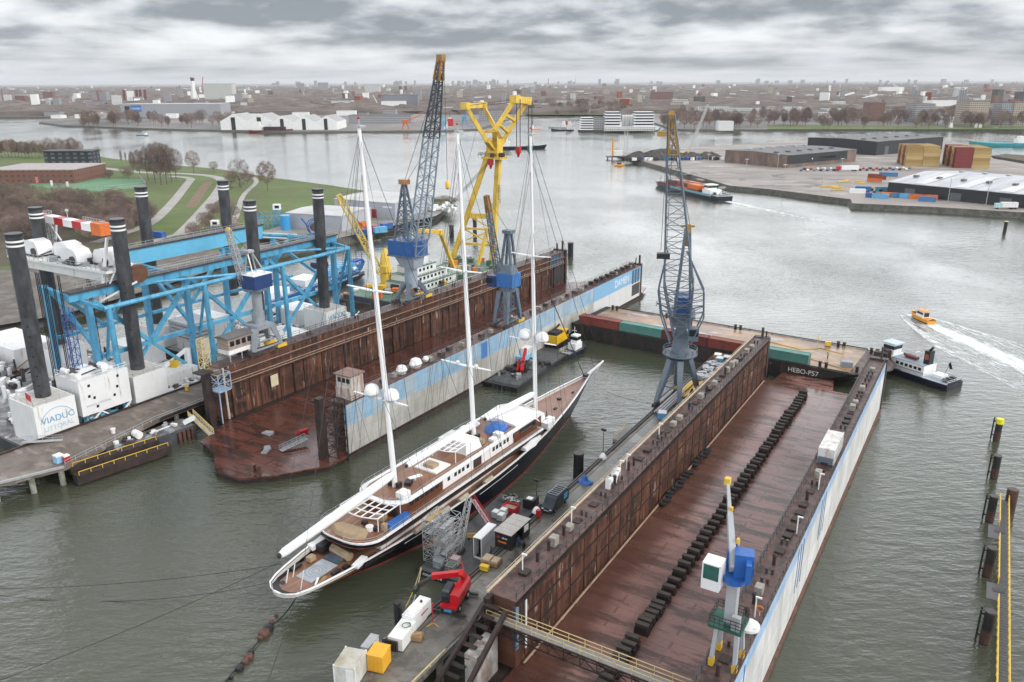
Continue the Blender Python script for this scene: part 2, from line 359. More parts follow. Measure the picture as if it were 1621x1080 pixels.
strip('path', [(190, 398), (300, 365), (330, 360), (380, 352)], 3.0, 3.032, pathm)
strip('soil_path', [(302, 328), (318, 304), (330, 288)], 6.0, 3.036, M('bare_soil', (.19, .13, .08), .9, .25, .3))
mb = MB(M('grass_dry', (.10, .12, .035), .9, .25, .05)); mb.poly([W(x, y, 3).to_2d() for x, y in ((-200, 294), (0, 296), (60, 302), (70, 330), (-200, 340))], 3.0, 3.012); struct(mb.build('meadow'))
# brown earth and yards beneath the thicket and along the basin
mb = MB(mud); mb.poly([W(x, y, 3).to_2d() for x, y in ((-400, 330), (60, 330), (215, 342), (235, 372), (190, 400), (-400, 470))], 3.0, 3.016); struct(mb.build('thicket_ground'))
yard = M('yard_concrete', (.30, .285, .26), .7, .2, .08, c2=(.19, .18, .16), amt=.45, s2=(.1, .1, .1))
mb = MB(yard); mb.poly([W(x, y, 3).to_2d() for x, y in ((396, 372), (470, 350), (560, 322), (690, 326), (718, 325), (690, 342), (560, 372), (420, 402), (380, 396))], 3.0, 3.02); struct(mb.build('yard_ground'))
mb = MB(M('muddy_yard', (.12, .10, .085), .8, .3, .1, c2=(.22, .2, .18), amt=.4, s2=(.2, .2, .2))); mb.poly([W(x, y, 3).to_2d() for x, y in ((-300, 440), (60, 425), (230, 395), (370, 398), (385, 412), (250, 455), (100, 498), (0, 515), (-300, 570))], 3.0, 3.024); struct(mb.build('basin_ground'))
# synthetic football pitch
pitch = M('pitch_turf', (.13, .27, .15), .9, .08, .05)
PC = [W(x, y, 3) for x, y in ((32, 293), (125, 281), (222, 284), (232, 296), (165, 303), (90, 299))]
mb = MB(pitch); mb.poly([p.to_2d() for p in PC], 3.0, 3.03); struct(mb.build('football_field'))
# ================================================================ NEAR DOCK (frame PR: n across, s along)
def plates(name, c, cd, rough=.4, sx=.25, sy=.8, patch=.45):
    """steel plating: long narrow plates, darker seams, rust blotches of their own shape"""
    m = bpy.data.materials.new(name); m.use_nodes = True; t = m.node_tree; N = t.nodes; Lk = t.links; b = N['Principled BSDF']
    tc = N.new('ShaderNodeTexCoord')
    def mp(sv, off=0):
        x = N.new('ShaderNodeMapping'); x.inputs['Scale'].default_value = sv; x.inputs['Location'].default_value = (off, off, off); Lk.new(tc.outputs['Object'], x.inputs[0]); return x.outputs[0]
    br = N.new('ShaderNodeTexBrick'); Lk.new(mp((sx, sy, 1)), br.inputs['Vector'])
    br.inputs['Color1'].default_value = (*c, 1); br.inputs['Color2'].default_value = (*[x * .8 for x in c], 1); br.inputs['Mortar'].default_value = (*[x * .5 for x in c], 1)
    br.inputs['Scale'].default_value = 1; br.inputs['Mortar Size'].default_value = .025; br.inputs['Brick Width'].default_value = 1.3; br.inputs['Row Height'].default_value = .9; br.inputs['Bias'].default_value = -.1
    def noise(sv, det=8, off=0):
        n = N.new('ShaderNodeTexNoise'); n.inputs['Scale'].default_value = 1; n.inputs['Detail'].default_value = det; n.inputs['Roughness'].default_value = .65; Lk.new(mp(sv, off), n.inputs['Vector']); return n.outputs[0]
    def rng(v, a, bb, c0=0., c1=1.):
        x = N.new('ShaderNodeMapRange'); x.inputs[1].default_value = a; x.inputs[2].default_value = bb; x.inputs[3].default_value = c0; x.inputs[4].default_value = c1; Lk.new(v, x.inputs[0]); return x.outputs[0]
    def mix(f, a, bb):
        x = N.new('ShaderNodeMixRGB'); Lk.new(f, x.inputs[0]); Lk.new(a, x.inputs[1])
        if isinstance(bb, tuple): x.inputs[2].default_value = (*bb, 1)
        else: Lk.new(bb, x.inputs[2])
        return x.outputs[0]
    big = noise((.05, .04, .05), 6); mid = noise((.12, .55, .4), 8, 5); fin = noise((.9, 1.6, 1), 4, 2)
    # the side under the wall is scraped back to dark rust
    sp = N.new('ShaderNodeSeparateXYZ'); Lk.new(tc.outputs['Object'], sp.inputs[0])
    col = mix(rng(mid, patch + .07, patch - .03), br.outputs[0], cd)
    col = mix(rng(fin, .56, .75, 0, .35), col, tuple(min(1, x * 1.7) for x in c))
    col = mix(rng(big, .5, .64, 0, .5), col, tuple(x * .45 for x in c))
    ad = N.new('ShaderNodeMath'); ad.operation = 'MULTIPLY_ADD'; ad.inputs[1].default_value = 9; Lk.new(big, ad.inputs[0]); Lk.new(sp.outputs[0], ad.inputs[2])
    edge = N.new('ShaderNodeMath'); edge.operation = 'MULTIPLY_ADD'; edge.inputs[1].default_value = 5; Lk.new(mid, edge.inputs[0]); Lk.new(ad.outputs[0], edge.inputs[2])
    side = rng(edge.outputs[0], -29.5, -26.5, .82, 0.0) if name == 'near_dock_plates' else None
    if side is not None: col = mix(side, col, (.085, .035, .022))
    Lk.new(col, b.inputs['Base Color']); Lk.new(rng(big, .35, .65, rough - .15, rough + .15), b.inputs['Roughness'])
    bp = N.new('ShaderNodeBump'); bp.inputs['Strength'].default_value = .25; bp.inputs['Distance'].default_value = .05; Lk.new(mid, bp.inputs['Height']); Lk.new(bp.outputs[0], b.inputs['Normal'])
    return m
def streaked(name, base, cols, seam=(3.2, 2.4), axis=1, rough=.6):
    """a painted or rusted steel wall: vertical runs of rust, panel seams, scabs. axis: 1 = wall runs along local y"""
    m = bpy.data.materials.new(name); m.use_nodes = True; t = m.node_tree; N = t.nodes; Lk = t.links; b = N['Principled BSDF']; b.inputs['Roughness'].default_value = rough
    tc = N.new('ShaderNodeTexCoord'); sp = N.new('ShaderNodeSeparateXYZ'); Lk.new(tc.outputs['Object'], sp.inputs[0])
    cb = N.new('ShaderNodeCombineXYZ'); Lk.new(sp.outputs[axis], cb.inputs[0]); Lk.new(sp.outputs[2], cb.inputs[1])
    def noise(sv, det=8, off=0.):
        x = N.new('ShaderNodeMapping'); x.inputs['Scale'].default_value = (*sv, 1); x.inputs['Location'].default_value = (off, off, off); Lk.new(cb.outputs[0], x.inputs[0])
        n = N.new('ShaderNodeTexNoise'); n.inputs['Scale'].default_value = 1; n.inputs['Detail'].default_value = det; n.inputs['Roughness'].default_value = .62; Lk.new(x.outputs[0], n.inputs['Vector']); return n.outputs[0]
    def rng(v, a, bb, c0=0., c1=1.):
        x = N.new('ShaderNodeMapRange'); x.inputs[1].default_value = a; x.inputs[2].default_value = bb; x.inputs[3].default_value = c0; x.inputs[4].default_value = c1; Lk.new(v, x.inputs[0]); return x.outputs[0]
    def mix(f, a, bb):
        x = N.new('ShaderNodeMixRGB'); Lk.new(f, x.inputs[0])
        for i, v in ((1, a), (2, bb)):
            if isinstance(v, tuple): x.inputs[i].default_value = (*v, 1)
            else: Lk.new(v, x.inputs[i])
        return x.outputs[0]
    col = mix(rng(noise((.25, .2)), .35, .65), tuple(x * .82 for x in base), tuple(min(1, x * 1.15) for x in base))
    for k, (c, sv, thr, soft, f) in enumerate(cols):
        col = mix(rng(noise(sv, 8, 3.7 * k + 1), thr - soft, thr + soft, 0, f), col, c)
    br = N.new('ShaderNodeTexBrick'); x = N.new('ShaderNodeMapping'); x.inputs['Scale'].default_value = (1 / seam[0], 1 / seam[1], 1); Lk.new(cb.outputs[0], x.inputs[0]); Lk.new(x.outputs[0], br.inputs['Vector'])
    br.offset = 0; br.inputs['Scale'].default_value = 1; br.inputs['Brick Width'].default_value = 1; br.inputs['Row Height'].default_value = 1; br.inputs['Mortar Size'].default_value = .02
    br.inputs['Color1'].default_value = (0, 0, 0, 1); br.inputs['Color2'].default_value = (.12, .12, .12, 1); br.inputs['Mortar'].default_value = (.38, .38, .38, 1)
    col = mix(br.outputs[0], col, tuple(x * .3 for x in base))
    Lk.new(col, b.inputs['Base Color']); return m
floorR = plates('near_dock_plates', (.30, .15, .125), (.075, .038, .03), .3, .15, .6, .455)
floorL = plates('far_dock_plates', (.125, .045, .032), (.045, .022, .018), .2, .12, .4, .46)
brownwall = streaked('rusty_wall_plates', (.078, .032, .021), [((.018, .011, .009), (.3, .16), .50, .07, .9), ((.19, .075, .04), (1.1, .10), .56, .06, .8), ((.50, .38, .28), (.9, .2), .64, .03, .8), ((.30, .12, .06), (1.6, .06), .62, .03, .8), ((.14, .06, .04), (.12, .5), .55, .04, .6)], (6.3, 2.9))
wallR = streaked('white_wall_plates', (.68, .68, .67), [((.40, .39, .36), (.3, .05), .52, .1, .6), ((.24, .20, .16), (1.1, .05), .68, .03, .6), ((.30, .33, .36), (.12, .04), .64, .03, .5)], (8, 5))
bandR = streaked('blue_band_worn', (.34, .50, .70), [((.5, .53, .55), (.7, .08), .54, .05, .7), ((.3, .3, .3), (1.2, .06), .66, .03, .6)], (8, 5))
wallL = streaked('grey_wall_plates', (.52, .51, .48), [((.33, .32, .28), (.3, .06), .5, .1, .7), ((.30, .20, .12), (1.6, .035), .63, .035, .75), ((.11, .08, .06), (1.9, .05), .70, .025, .7)], (2.6, 2.5))
bandL = streaked('pale_blue_band', (.27, .43, .58), [((.46, .47, .46), (.8, .07), .53, .06, .8), ((.22, .15, .11), (1.6, .05), .64, .03, .75), ((.13, .10, .08), (2.2, .04), .68, .03, .8)], (2.6, 2.5))
t = T('floating_dock', 'open floating dry dock with red rusty floor and a line of black keel blocks', 'dry dock', PR(0, 0, 0), RR)
ZT = 11.0
mb = MB(rustdk); mb.slab(-44.6, -14.9, 40, 178.5, -2, 1.2); kid('pontoon', t, mb)
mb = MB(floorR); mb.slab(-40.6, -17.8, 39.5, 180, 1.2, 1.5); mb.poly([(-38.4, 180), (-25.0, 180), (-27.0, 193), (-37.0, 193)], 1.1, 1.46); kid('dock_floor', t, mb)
mb = MB(brownwall); mb.slab(-43.4, -40.4, 67, 180.5, 1.3, ZT)
mb.set(rustdk); mb.slab(-44.2, -43.4, 66, 181.2, 1.3, ZT - .4)
mb.set(rust)
for k in range(28): mb.slab(-40.4, -40.3, 69 + k * 4, 69.12 + k * 4, 1.6, ZT - .8)
mb.set(rustdk); mb.slab(-40.4, -39.95, 67, 180.5, ZT - .75, ZT - .45); mb.slab(-40.4, -40.22, 67, 180.5, 7.4, 7.55); mb.slab(-40.4, -40.25, 67, 180.5, 4.4, 4.52)
kid('side_wall', t, mb)
mb = MB(rusttop); mb.slab(-43.8, -40.1, 66.6, 180.9, ZT, ZT + .12); kid('wall_walkway', t, mb)
mb = MB(M('beige_pipe', (.45, .36, .26), .6, .15, 1)); mb.tube((-43.7, 66, ZT + .55), (-43.7, 181, ZT + .55), .17)
for k in range(57): mb.beam((-43.7, 66.5 + 2 * k, ZT), (-43.7, 66.5 + 2 * k, ZT + 1.05), .06)
mb.beam((-43.75, 66, ZT + 1.05), (-43.75, 181, ZT + 1.05), .06); kid('pipe_rail', t, mb)
mb = MB(dark); mb.rail([(-40.3, 67, ZT + .12), (-40.3, 180, ZT + .12)], 1.05, 1.8, .075); kid('railing', t, mb)
mb = MB(M('foot_pipe', (.35, .24, .17), .7, .25, .6)); mb.tube((-39.85, 68, 1.75), (-39.85, 178, 1.75), .16, n=6)
for k in range(28): mb.beam((-39.85, 70 + 4 * k, 1.5), (-39.85, 70 + 4 * k, 1.9), .2)
kid('foot_pipe', t, mb)
# river-side wall: rusty inside, white outside with a blue band
mb = MB(brownwall); mb.slab(-17.9, -16.6, 39, 177.2, 1.3, ZT); kid('side_wall', t, mb)
mb = MB(wallR); mb.slab(-16.6, -14.85, 39, 177.2, .35, ZT - 1.9); mb.set(bandR); mb.slab(-16.6, -14.845, 39, 177.2, ZT - 1.9, ZT)
mb.set(M('faded_blue', (.10, .22, .42), .5, .2, .5, c2=(.4, .42, .44), amt=.42, s2=(1, 1, .2)))
for s in (62, 70.5, 95.5, 97, 98.6, 110.5, 112, 113.5): mb.slab(-14.85, -14.78, s, s + .22, 3.8, ZT - .6)
kid('outer_plating', t, mb)
mb = MB(M('fender_rust', (.13, .065, .045), .7, .3, 1)); mb.slab(-14.95, -14.45, 39, 177.6, -.6, .45); kid('fender', t, mb)
mb = MB(rusttop); mb.slab(-18.3, -14.9, 38.8, 177.5, ZT, ZT + .12); kid('wall_walkway', t, mb)
mb = MB(dark); mb.rail([(-18.1, 39, ZT + .12), (-18.1, 177, ZT + .12)], 1.15, 1.6, .085, 3); mb.rail([(-15.05, 39, ZT + .12), (-15.05, 177, ZT + .12)], 1.0, 1.8, .075); kid('railing', t, mb)
mb = MB(dark); mb.slab(-18.4, -14.6, 177.2, 178.6, -1, ZT + .6); mb.slab(-17.6, -15.5, 178.6, 179.3, 0, 9); mb.tube((-16, 178.2, ZT), (-16, 178.2, ZT + 3), .25); kid('end_post', t, mb)
mb = MB(dark); mb.slab(-43.8, -40.2, 180.5, 182, -1, ZT + .3); mb.tube((-42, 181.5, ZT), (-42, 181.5, ZT + 2.4), .3); mb.tube((-41, 181, ZT), (-41, 181, ZT + 1.8), .2); mb.beam((-40, 181.5, 1.5), (-39, 179, 6), .3); kid('end_post', t, mb)
# bollards, hatches and lockers bolted on the walkways
R0 = random.Random(5)
mb = MB(dark); k2 = MB(M('grey_locker', (.30, .28, .24), .6, .25, 1.5)); k3 = MB(rustdk)
for base, lo, hi in ((-42, 72, 178), (-16.6, 64, 172)):
    s = lo
    while s < hi:
        r = R0.random()
        if r < .3:
            for dn in (-.35, .35): mb.tube((base + dn, s, ZT + .1), (base + dn, s, ZT + .75), .17, n=8); mb.tube((base + dn, s, ZT + .75), (base + dn, s, ZT + .85), .24, n=8)
        elif r < .55: h = .5 + R0.random() * .8; k2.slab(base - .5, base + .4, s - .6, s + .6, ZT + .12, ZT + .12 + h)
        elif r < .85: k3.slab(base - .6, base + .5, s - .7, s + .6, ZT + .12, ZT + .12 + .15 + .3 * R0.random())
        else: k3.tube((base, s, ZT + .1), (base, s, ZT + 1.3), .22); k3.ball((base, s, ZT + 1.4), .3)
        s += 1.4 + 2.0 * R0.random()
kids('bollard', t, mb, 2); kids('locker', t, k2); kids('hatch', t, k3)
def fender_tyres():
    mb = MB(rubber)
    for k in range(24):
        s = 112 + k * .95 + (k > 14) * 2; z = 2.0 + .25 * math.sin(k * 2.1)
        mb.lathe([(.22, -.16), (.55, -.2), (.62, 0), (.55, .2), (.22, .16)], (-39.3 + .2 * math.sin(k), s, z), 8)
    return mb
kids('fender_tyre', t, fender_tyres())
mb = MB(M('inner_blue_plate', (.16, .24, .33), .5, .2, .5)); mb.slab(-40.9, -40.3, 67, 67.6, 4, ZT - 1); mb.set(white); mb.slab(-40.38, -40.2, 69.0, 69.35, 3, ZT - 1.2); kid('draught_board', t, mb)
# stair tower and braces of the near end
mb = MB(rustdk); mb.beam((-44, 66, ZT - 1), (-46.5, 58, 1.5), .5); mb.beam((-41, 66, ZT - 1), (-42.5, 57, 1.5), .5)
for k in range(10): mb.slab(-46.4 + k * .28, -44.4 + k * .28, 58.3 + k * .8, 58.9 + k * .8, 1.6 + k * .92, 1.75 + k * .92)
mb.set(M('weathered_white', (.45, .44, .42), .6, .25, .8, c2=(.2, .12, .08), amt=.42, s2=(.7, .7, .3))); mb.slab(-43.9, -42.2, 61.5, 65.9, .4, 6); kid('end_stair', t, mb)
# every keel block is a thing standing on the floor
kb = MB(M('keel_timber', (.035, .027, .024), .75, .4, 1.2)); kb.slab(-.95, .95, -.42, .42, .0, .62); kb.slab(-.8, .8, -.48, .48, .62, .95); kb.set(M('keel_cap', (.06, .048, .042), .8, .3, 2)); kb.slab(-.88, .88, -.36, .36, .95, 1.2)
proto = kb.build('keel_block'); tag(proto, 'black timber keel block in the long line on the red dock floor', 'keel block', 'keel blocks along the dock floor')
ss = []; s = 64.0
while s < 78.5: ss.append(s); s += 1.25
s = 80.6
while s < 86.5: ss.append(s); s += 1.15
s = 88.4
while s < 173: ss.append(s); s += (1.95 if s < 150 else 1.7)
for i, s in enumerate(ss):
    o = proto if i == 0 else proto.copy()
    if i: COL.objects.link(o)
    o.location = PR(-30.0 + R0.uniform(-.1, .1), s, 1.5); o.rotation_euler = (0, 0, RR + R0.uniform(-.04, .04))
    sc = 1 + .25 * ((i // 7) % 2); o.scale = (1, 1, sc if i % 11 else 1.35)
# footbridge truss across the near end
t = T('footbridge', 'truss footbridge with cream railings spanning the dock mouth', 'bridge', PR(-43.6, 66.3, 8.2), RR)
mb = MB(M('grating', (.24, .23, .22), .6, .2, 2)); mb.slab(0, 26.5, -.55, .55, -.12, 0); kid('deck', t, mb)
mb = MB(rustdk)
for yy in (-.6, .6):
    mb.beam((0, yy, -.15), (26.5, yy, -.15), .14); mb.beam((0, yy, -1.6), (26.5, yy, -1.6), .14)
    for k in range(13):
        mb.beam((k * 2.04, yy, -1.6), (k * 2.04, yy, -.15), .09); mb.beam((k * 2.04, yy, -1.6 if k % 2 else -.15), ((k + 1) * 2.04, yy, -.15 if k % 2 else -1.6), .08)
for k in range(14): mb.beam((k * 2.04, -.6, -1.6), (k * 2.04, .6, -1.6), .07)
kid('truss', t, mb)
cream = M('cream_rail', (.62, .49, .25), .5, .12, 1)
mb = MB(cream); mb.rail([(0, -.6, 0), (26.5, -.6, 0)], 1.1, 2.04, .07); mb.rail([(0, .6, 0), (26.5, .6, 0)], 1.1, 2.04, .07); kid('railing', t, mb)
# ================================================================ JETTY beside the near dock
t = T('jetty', 'long wet concrete jetty on piles along the rusty dry dock', 'jetty', PR(0, 0, 0), RR)
ZJ = 4.0
mb = MB(concrete); mb.slab(-52.9, -47.3, 30, 186, ZJ - .8, ZJ); mb.slab(-55.3, -47.3, 30, 62.0, ZJ - .8, ZJ - .004); kid('deck', t, mb)
mb = MB(rustdk); mb.slab(-53.9, -52.9, 62.0, 186, ZJ - 1.2, ZJ - .35); mb.set(dark); mb.slab(-53.15, -52.9, 62.0, 186, ZJ, ZJ + .3); mb.slab(-53.75, -53.5, 62.0, 186, ZJ - .35, ZJ + .1); kid('edge_beam', t, mb)
mb = MB(M('rail_steel', (.10, .075, .06), .4, .2, 2)); mb.slab(-52.35, -52.2, 62, 186, ZJ, ZJ + .06); mb.slab(-47.8, -47.65, 62, 186, ZJ, ZJ + .06); kid('crane_rail', t, mb)
mb = MB(cream); mb.rail([(-47.35, 30, ZJ), (-47.35, 62.5, ZJ)], .45, 3, .12, 1); kid('kerb_rail', t, mb)
pm = M('concrete_pile', (.30, .29, .26), .8, .2, .8, c2=(.08, .09, .05), amt=.45, s2=(.5, .5, .3))
for k in range(22):
    s = 34 + k * 7
    for n in ((-54.3, -47.9) if s < 62 else (-52.8, -47.9)):
        mb = MB(pm); mb.tube((n, s, -2), (n, s, ZJ - .8), .45, n=8); kid('pile', t, mb)
# ================================================================ FAR DOCK (frame PL)
t = T('floating_dock', 'brown rusty dry dock with grey and pale blue outer wall, emptied behind the white masts', 'dry dock', PL(0, 0, 0), RL)
mb = MB(floorL); mb.slab(-129, -99, 98, 240, 1.1, 1.4)
mb.poly([(-130.6, 98.2), (-127, 88), (-121, 86.5), (-114.3, 81.5), (-107.9, 81.7), (-103.3, 86), (-98, 94), (-98, 98.2)], 1.0, 1.396)
mb.poly([(-127, 240), (-99, 240), (-100.5, 247), (-118, 247.5)], 1.0, 1.39); kid('dock_floor', t, mb)
mb = MB(rustdk); mb.slab(-135, -98.6, 97, 240, -2, 1.1); mb.poly([(-130.4, 97), (-126.8, 88.4), (-121, 87), (-114.3, 82), (-108, 82.2), (-103.4, 86.5), (-98.4, 94.2), (-98.6, 97)], -2, .98); kid('pontoon', t, mb)
ZL = 11.0
mb = MB(brownwall); mb.slab(-102.6, -101.4, 100, 237, 1.2, ZL); mb.slab(-101.4, -99.4, 100, 237, 1.2, ZL - .2); kid('side_wall', t, mb)
mb = MB(wallL); mb.slab(-99.4, -98.7, 99.7, 237, .5, 6.6); mb.set(bandL); mb.slab(-99.4, -98.69, 99.7, 237, 6.6, ZL)
mb.set(M('fresh_wall_paint', (.62, .62, .61), .5, .05, .3, c2=(.4, .36, .3), amt=.3, s2=(1, 1, .1))); mb.slab(-98.69, -98.66, 203, 236.5, .8, 6.6)
mb.set(M('fresh_band_paint', (.22, .42, .62), .5, .05, .3)); mb.slab(-98.68, -98.655, 203, 236.5, 6.6, ZL - .1)
mb.set(M('deep_band_patch', (.07, .2, .46), .5, .05, .5)); mb.slab(-98.68, -98.65, 144.5, 147, 6.6, ZL - .6)
mb.set(M('window_blue', (.03, .09, .16), .3, .2, 1)); [mb.slab(-98.66, -98.6, 230.2 + k * 2.1, 231.7 + k * 2.1, 6.2, ZL - .3) for k in range(3)]; mb.set(dark); mb.slab(-98.66, -98.6, 230.4, 236.4, 2.2, 5.8)
kid('outer_plating', t, mb)
lettering('DAMEN', 3.1, (-98.62, 222.5, 8.7), (rad(90), 0, rad(90)), white_clean, t)
mb = MB(M('dark_fender', (.05, .035, .028), .7, .3, 1)); mb.slab(-98.9, -98.2, 99, 238, -.8, .55); kid('fender', t, mb)
mb = MB(rusttop); mb.slab(-102.9, -98.6, 99.6, 237.2, ZL, ZL + .1); kid('wall_walkway', t, mb)
mb = MB(M('rail_rust', (.10, .06, .05), .6, .2, 1)); mb.rail([(-98.75, 100, ZL + .1), (-98.75, 237, ZL + .1)], 1.0, 2.5, .06); mb.rail([(-102.7, 100, ZL + .1), (-102.7, 237, ZL + .1)], 1.0, 2.5, .06); kid('railing', t, mb)
# landward wall: two ledges with pipes
ZW = 12.5
def skew(n, s): return n + (s - 98) * .030
mb = MB(brownwall)
mb.poly([(skew(-131.6, 98), 98), (skew(-131.6, 238), 238), (skew(-135.5, 238), 238), (skew(-135.5, 98), 98)], 1.2, ZW)
kid('side_wall', t, mb)
mb = MB(rust)
for k in range(34): s = 100 + k * 4.1 + .8 * math.sin(k * 2.3); n = skew(-131.6, s); mb.slab(n, n + .22 + .3 * (k % 4 == 0), s, s + .2 + .5 * (k % 4 == 0), 1.4, 8.6)
for z, w in ((8.6, 1.0), (10.5, .5)): mb.poly([(skew(-131.6, 98), 98), (skew(-131.6, 238), 238), (skew(-131.6 + w, 238), 238), (skew(-131.6 + w, 98), 98)], z, z + .18)
kid('wall_frame', t, mb)
mb = MB(M('pipe_tan', (.32, .22, .15), .6, .25, .7))
for z, w in ((9.5, .95), (11.0, .5), (8.95, .95)): mb.tube((skew(-131.6 + w, 98.5), 98.5, z), (skew(-131.6 + w, 236), 236, z), .1, n=5)
for k in range(46): s = 99 + 3 * k; mb.beam((skew(-130.65, s), s, 8.7), (skew(-130.65, s), s, 9.6), .08)
kid('pipe_rail', t, mb)
mb = MB(rusttop); mb.poly([(skew(-131.4, 97.8), 97.8), (skew(-131.4, 238.2), 238.2), (skew(-135.7, 238.2), 238.2), (skew(-135.7, 97.8), 97.8)], ZW, ZW + .1); kid('wall_walkway', t, mb)
mb = MB(dark); mb.rail([(skew(-131.5, 98), 98, ZW + .1), (skew(-131.5, 238), 238, ZW + .1)], 1.0, 2.5, .06); mb.rail([(skew(-135.5, 98), 98, ZW + .1), (skew(-135.5, 238), 238, ZW + .1)], 1.0, 2.5, .06); kid('railing', t, mb)
mb = MB(rustdk); n = skew(-131.6, 236)
mb.slab(n - 4.3, n + .5, 238, 239.2, -.5, ZW + .4); mb.tube((n - 1, 238.6, ZW), (n - 1, 238.6, ZW + 3.5), .35); mb.tube((n - 3, 238.3, ZW), (n - 3, 238.3, ZW + 2.4), .3)
mb.set(M('window_blue', (.03, .09, .16))); [mb.slab(n + .02, n + .1, 228 + 2.2 * k, 229.8 + 2.2 * k, 8, ZW - .4) for k in range(4)]; mb.set(black); mb.slab(n + .02, n + .15, 229, 237.5, 2.5, 7.6); kid('end_post', t, mb)
mb = MB(rustdk); mb.slab(-102.6, -98.8, 237.2, 238.6, -.5, ZL + .4); mb.tube((-99.6, 238, ZL), (-99.6, 238, ZL + 3.2), .35); mb.beam((-101, 238, ZL), (-100, 236, ZL + 2.6), .3)
for k in range(9): mb.box((-100.5, 205 + k * 3.6, ZL + .7), (1.4, 1.2 + (k % 3) * .5, 1.2))
kid('end_post', t, mb)
R1 = random.Random(9)
mb = MB(dark); m2 = MB(M('grey_locker', (.3, .28, .24)))
for k in range(34):
    s = 104 + k * 3.9
    (mb if k % 3 else m2).box((-100.6 + R1.uniform(-.6, .6), s, ZL + .5), (.7 + R1.random(), .6 + R1.random(), .9))
    if k % 2: n = skew(-133.6, s); mb.tube((n, s, ZW), (n, s, ZW + .9), .22); mb.tube((n, s + 1, ZW), (n, s + 1, ZW + .9), .22)
for s, r in ((118, 1.2), (121.6, .6), (122.6, 1.4), (126, .7)): m2.set(white); m2.ball((-100.4, s, ZL + .9), r, 8)
kid('deck_fittings', t, mb); kid('lockers', t, m2)
# dark lattice stair tower and black fender column at the near end of the outer wall
mb = MB(rustdk); mb.slab(-101.6, -100.3, 94.6, 96.0, 1.4, 13.5); mb.slab(-103.2, -101.6, 95.2, 96.6, 12.2, 12.6)
mb.lattice((-99.8, 97.9, 1.4), (-99.8, 97.9, 12.5), 2.6, 2.6, 7, .14); 
for z in (3.2, 5.7, 8.2, 10.8): mb.slab(-101.0, -99.4, 96.8, 98.4, z, z + .05)
mb.set(dark); mb.rail([(-101.2, 96.6, 10.9), (-98.5, 96.6, 10.9)], 1, 1.2, .06); kid('stair_tower', t, mb)
mb = MB(rustdk); mb.slab(skew(-129, 98) - 3.2, skew(-129, 98) - 1.8, 93.8, 95.2, 1.4, 12.6); mb.slab(-133.6, -130.4, 93, 95.6, 12.6, 12.9)
mb.set(M('pale_blue_steel', (.30, .42, .55), .5, .15, 1)); mb.lattice((-130.2, 96.6, 8.8), (-130.2, 96.6, 12.4), 3.0, 3.0, 2, .16); mb.beam((-130, 96, 1.4), (-130, 96, 8.8), .2); mb.slab(-131.7, -128.7, 95.1, 98, 8.6, 8.8); kid('access_tower', t, mb)
mb = MB(M('pale_pipe', (.5, .46, .4), .6, .2, 1)); mb.tube((-130.9, 98.4, 1.4), (-131.2, 98.4, ZW), .22); kid('drain_pipe', t, mb)
# machinery in the dock: ladder, plates, bins on the floor
cw = T('dock_cabin', 'small rust streaked white cabin on the end of the dock wall', 'cabin', PL(-101, 103.4, ZL + .1), RL)
mb = MB(M('rusty_white', (.55, .52, .48), .6, .12, 1, c2=(.25, .12, .06), amt=.44, s2=(1, 1, .35))); mb.slab(-1.9, 1.9, -1.8, 1.8, 0, 2.3); mb.slab(-1.9, 1.9, -1.5, 1.8, 2.3, 4.6); kid('body', cw, mb)
mb = MB(M('rust_roof', (.22, .14, .11), .7, .2, 1)); mb.poly([(-2.2, -1.9), (2.2, -1.9), (2.2, 2.1), (-2.2, 2.1)], 4.6, 4.85); kid('roof', cw, mb)
for k in range(3): mb = MB(glass); mb.slab(-1.5 + 1.1 * k, -.7 + 1.1 * k, -1.56, -1.5, 3.2, 4.1); kid('window', cw, mb)
cw = T('control_cabin', 'grey roofed control cabin with brown boards on stilts over the rusty wall', 'cabin', PL(skew(-134, 104), 104.5, ZW + .1), RL)
mb = MB(M('brown_boards', (.30, .22, .18), .7, .25, 1.5, c2=(.5, .48, .45), amt=.42, s2=(.2, .2, 3))); mb.slab(-1.7, 1.7, -3.4, 3.4, 2.6, 5.0); kid('body', cw, mb)
mb = MB(white); mb.slab(-1.75, 1.75, -3.45, 3.45, 1.7, 2.6); kid('skirt', cw, mb)
mb = MB(M('grey_felt', (.13, .125, .125), .7, .2, 1)); mb.loft([[(-2, y, 5.0), (2, y, 5.0), (2, y, 5.25), (0, y, 5.7), (-2, y, 5.25)] for y in (-3.8, 3.8)]); kid('roof', cw, mb)
mb = MB(glass); [mb.slab(1.7, 1.76, -2.9 + k * 1.5, -1.9 + k * 1.5, 3.4, 4.5) for k in range(4)]; kid('window', cw, mb)
for x in (-1.4, 1.4):
    for y in (-3, 0, 3): mb = MB(galv); mb.beam((x, y, 0), (x, y, 1.7), .2); kid('leg', cw, mb)
cg = T('wall_ladder', 'cream scaffold ladder cage beside the brown control cabin', 'ladder', PL(-135.5, 97.5, ZW - .4), RL)
mb = MB(cream); mb.lattice((0, 0, 0), (0, 0, 6.2), 1.6, 1.6, 5, .16); kid('cage', cg, mb)
gy = T('gangway', 'cream yellow gangway from the pier down to the rusty dock floor', 'gangway', PL(-134.8, 92.2, 3.6), RL)
mb = MB(cream); mb.rail([(0, -.6, 0), (7.2, -1.6, -2.2)], 1.1, 1.0, .1, 3); mb.rail([(0, .6, 0), (7.2, -.4, -2.2)], 1.1, 1.0, .1, 3); kid('railing', gy, mb)
mb = MB(galv); mb.beam((0, 0, 0), (7.2, -1, -2.2), 1.1, .12); kid('deck', gy, mb)
cv = T('access_ramp', 'grey ramp with side rails lying on the brown dock floor', 'ramp', PL(-109.2, 95.5, 1.4), RL - .25)
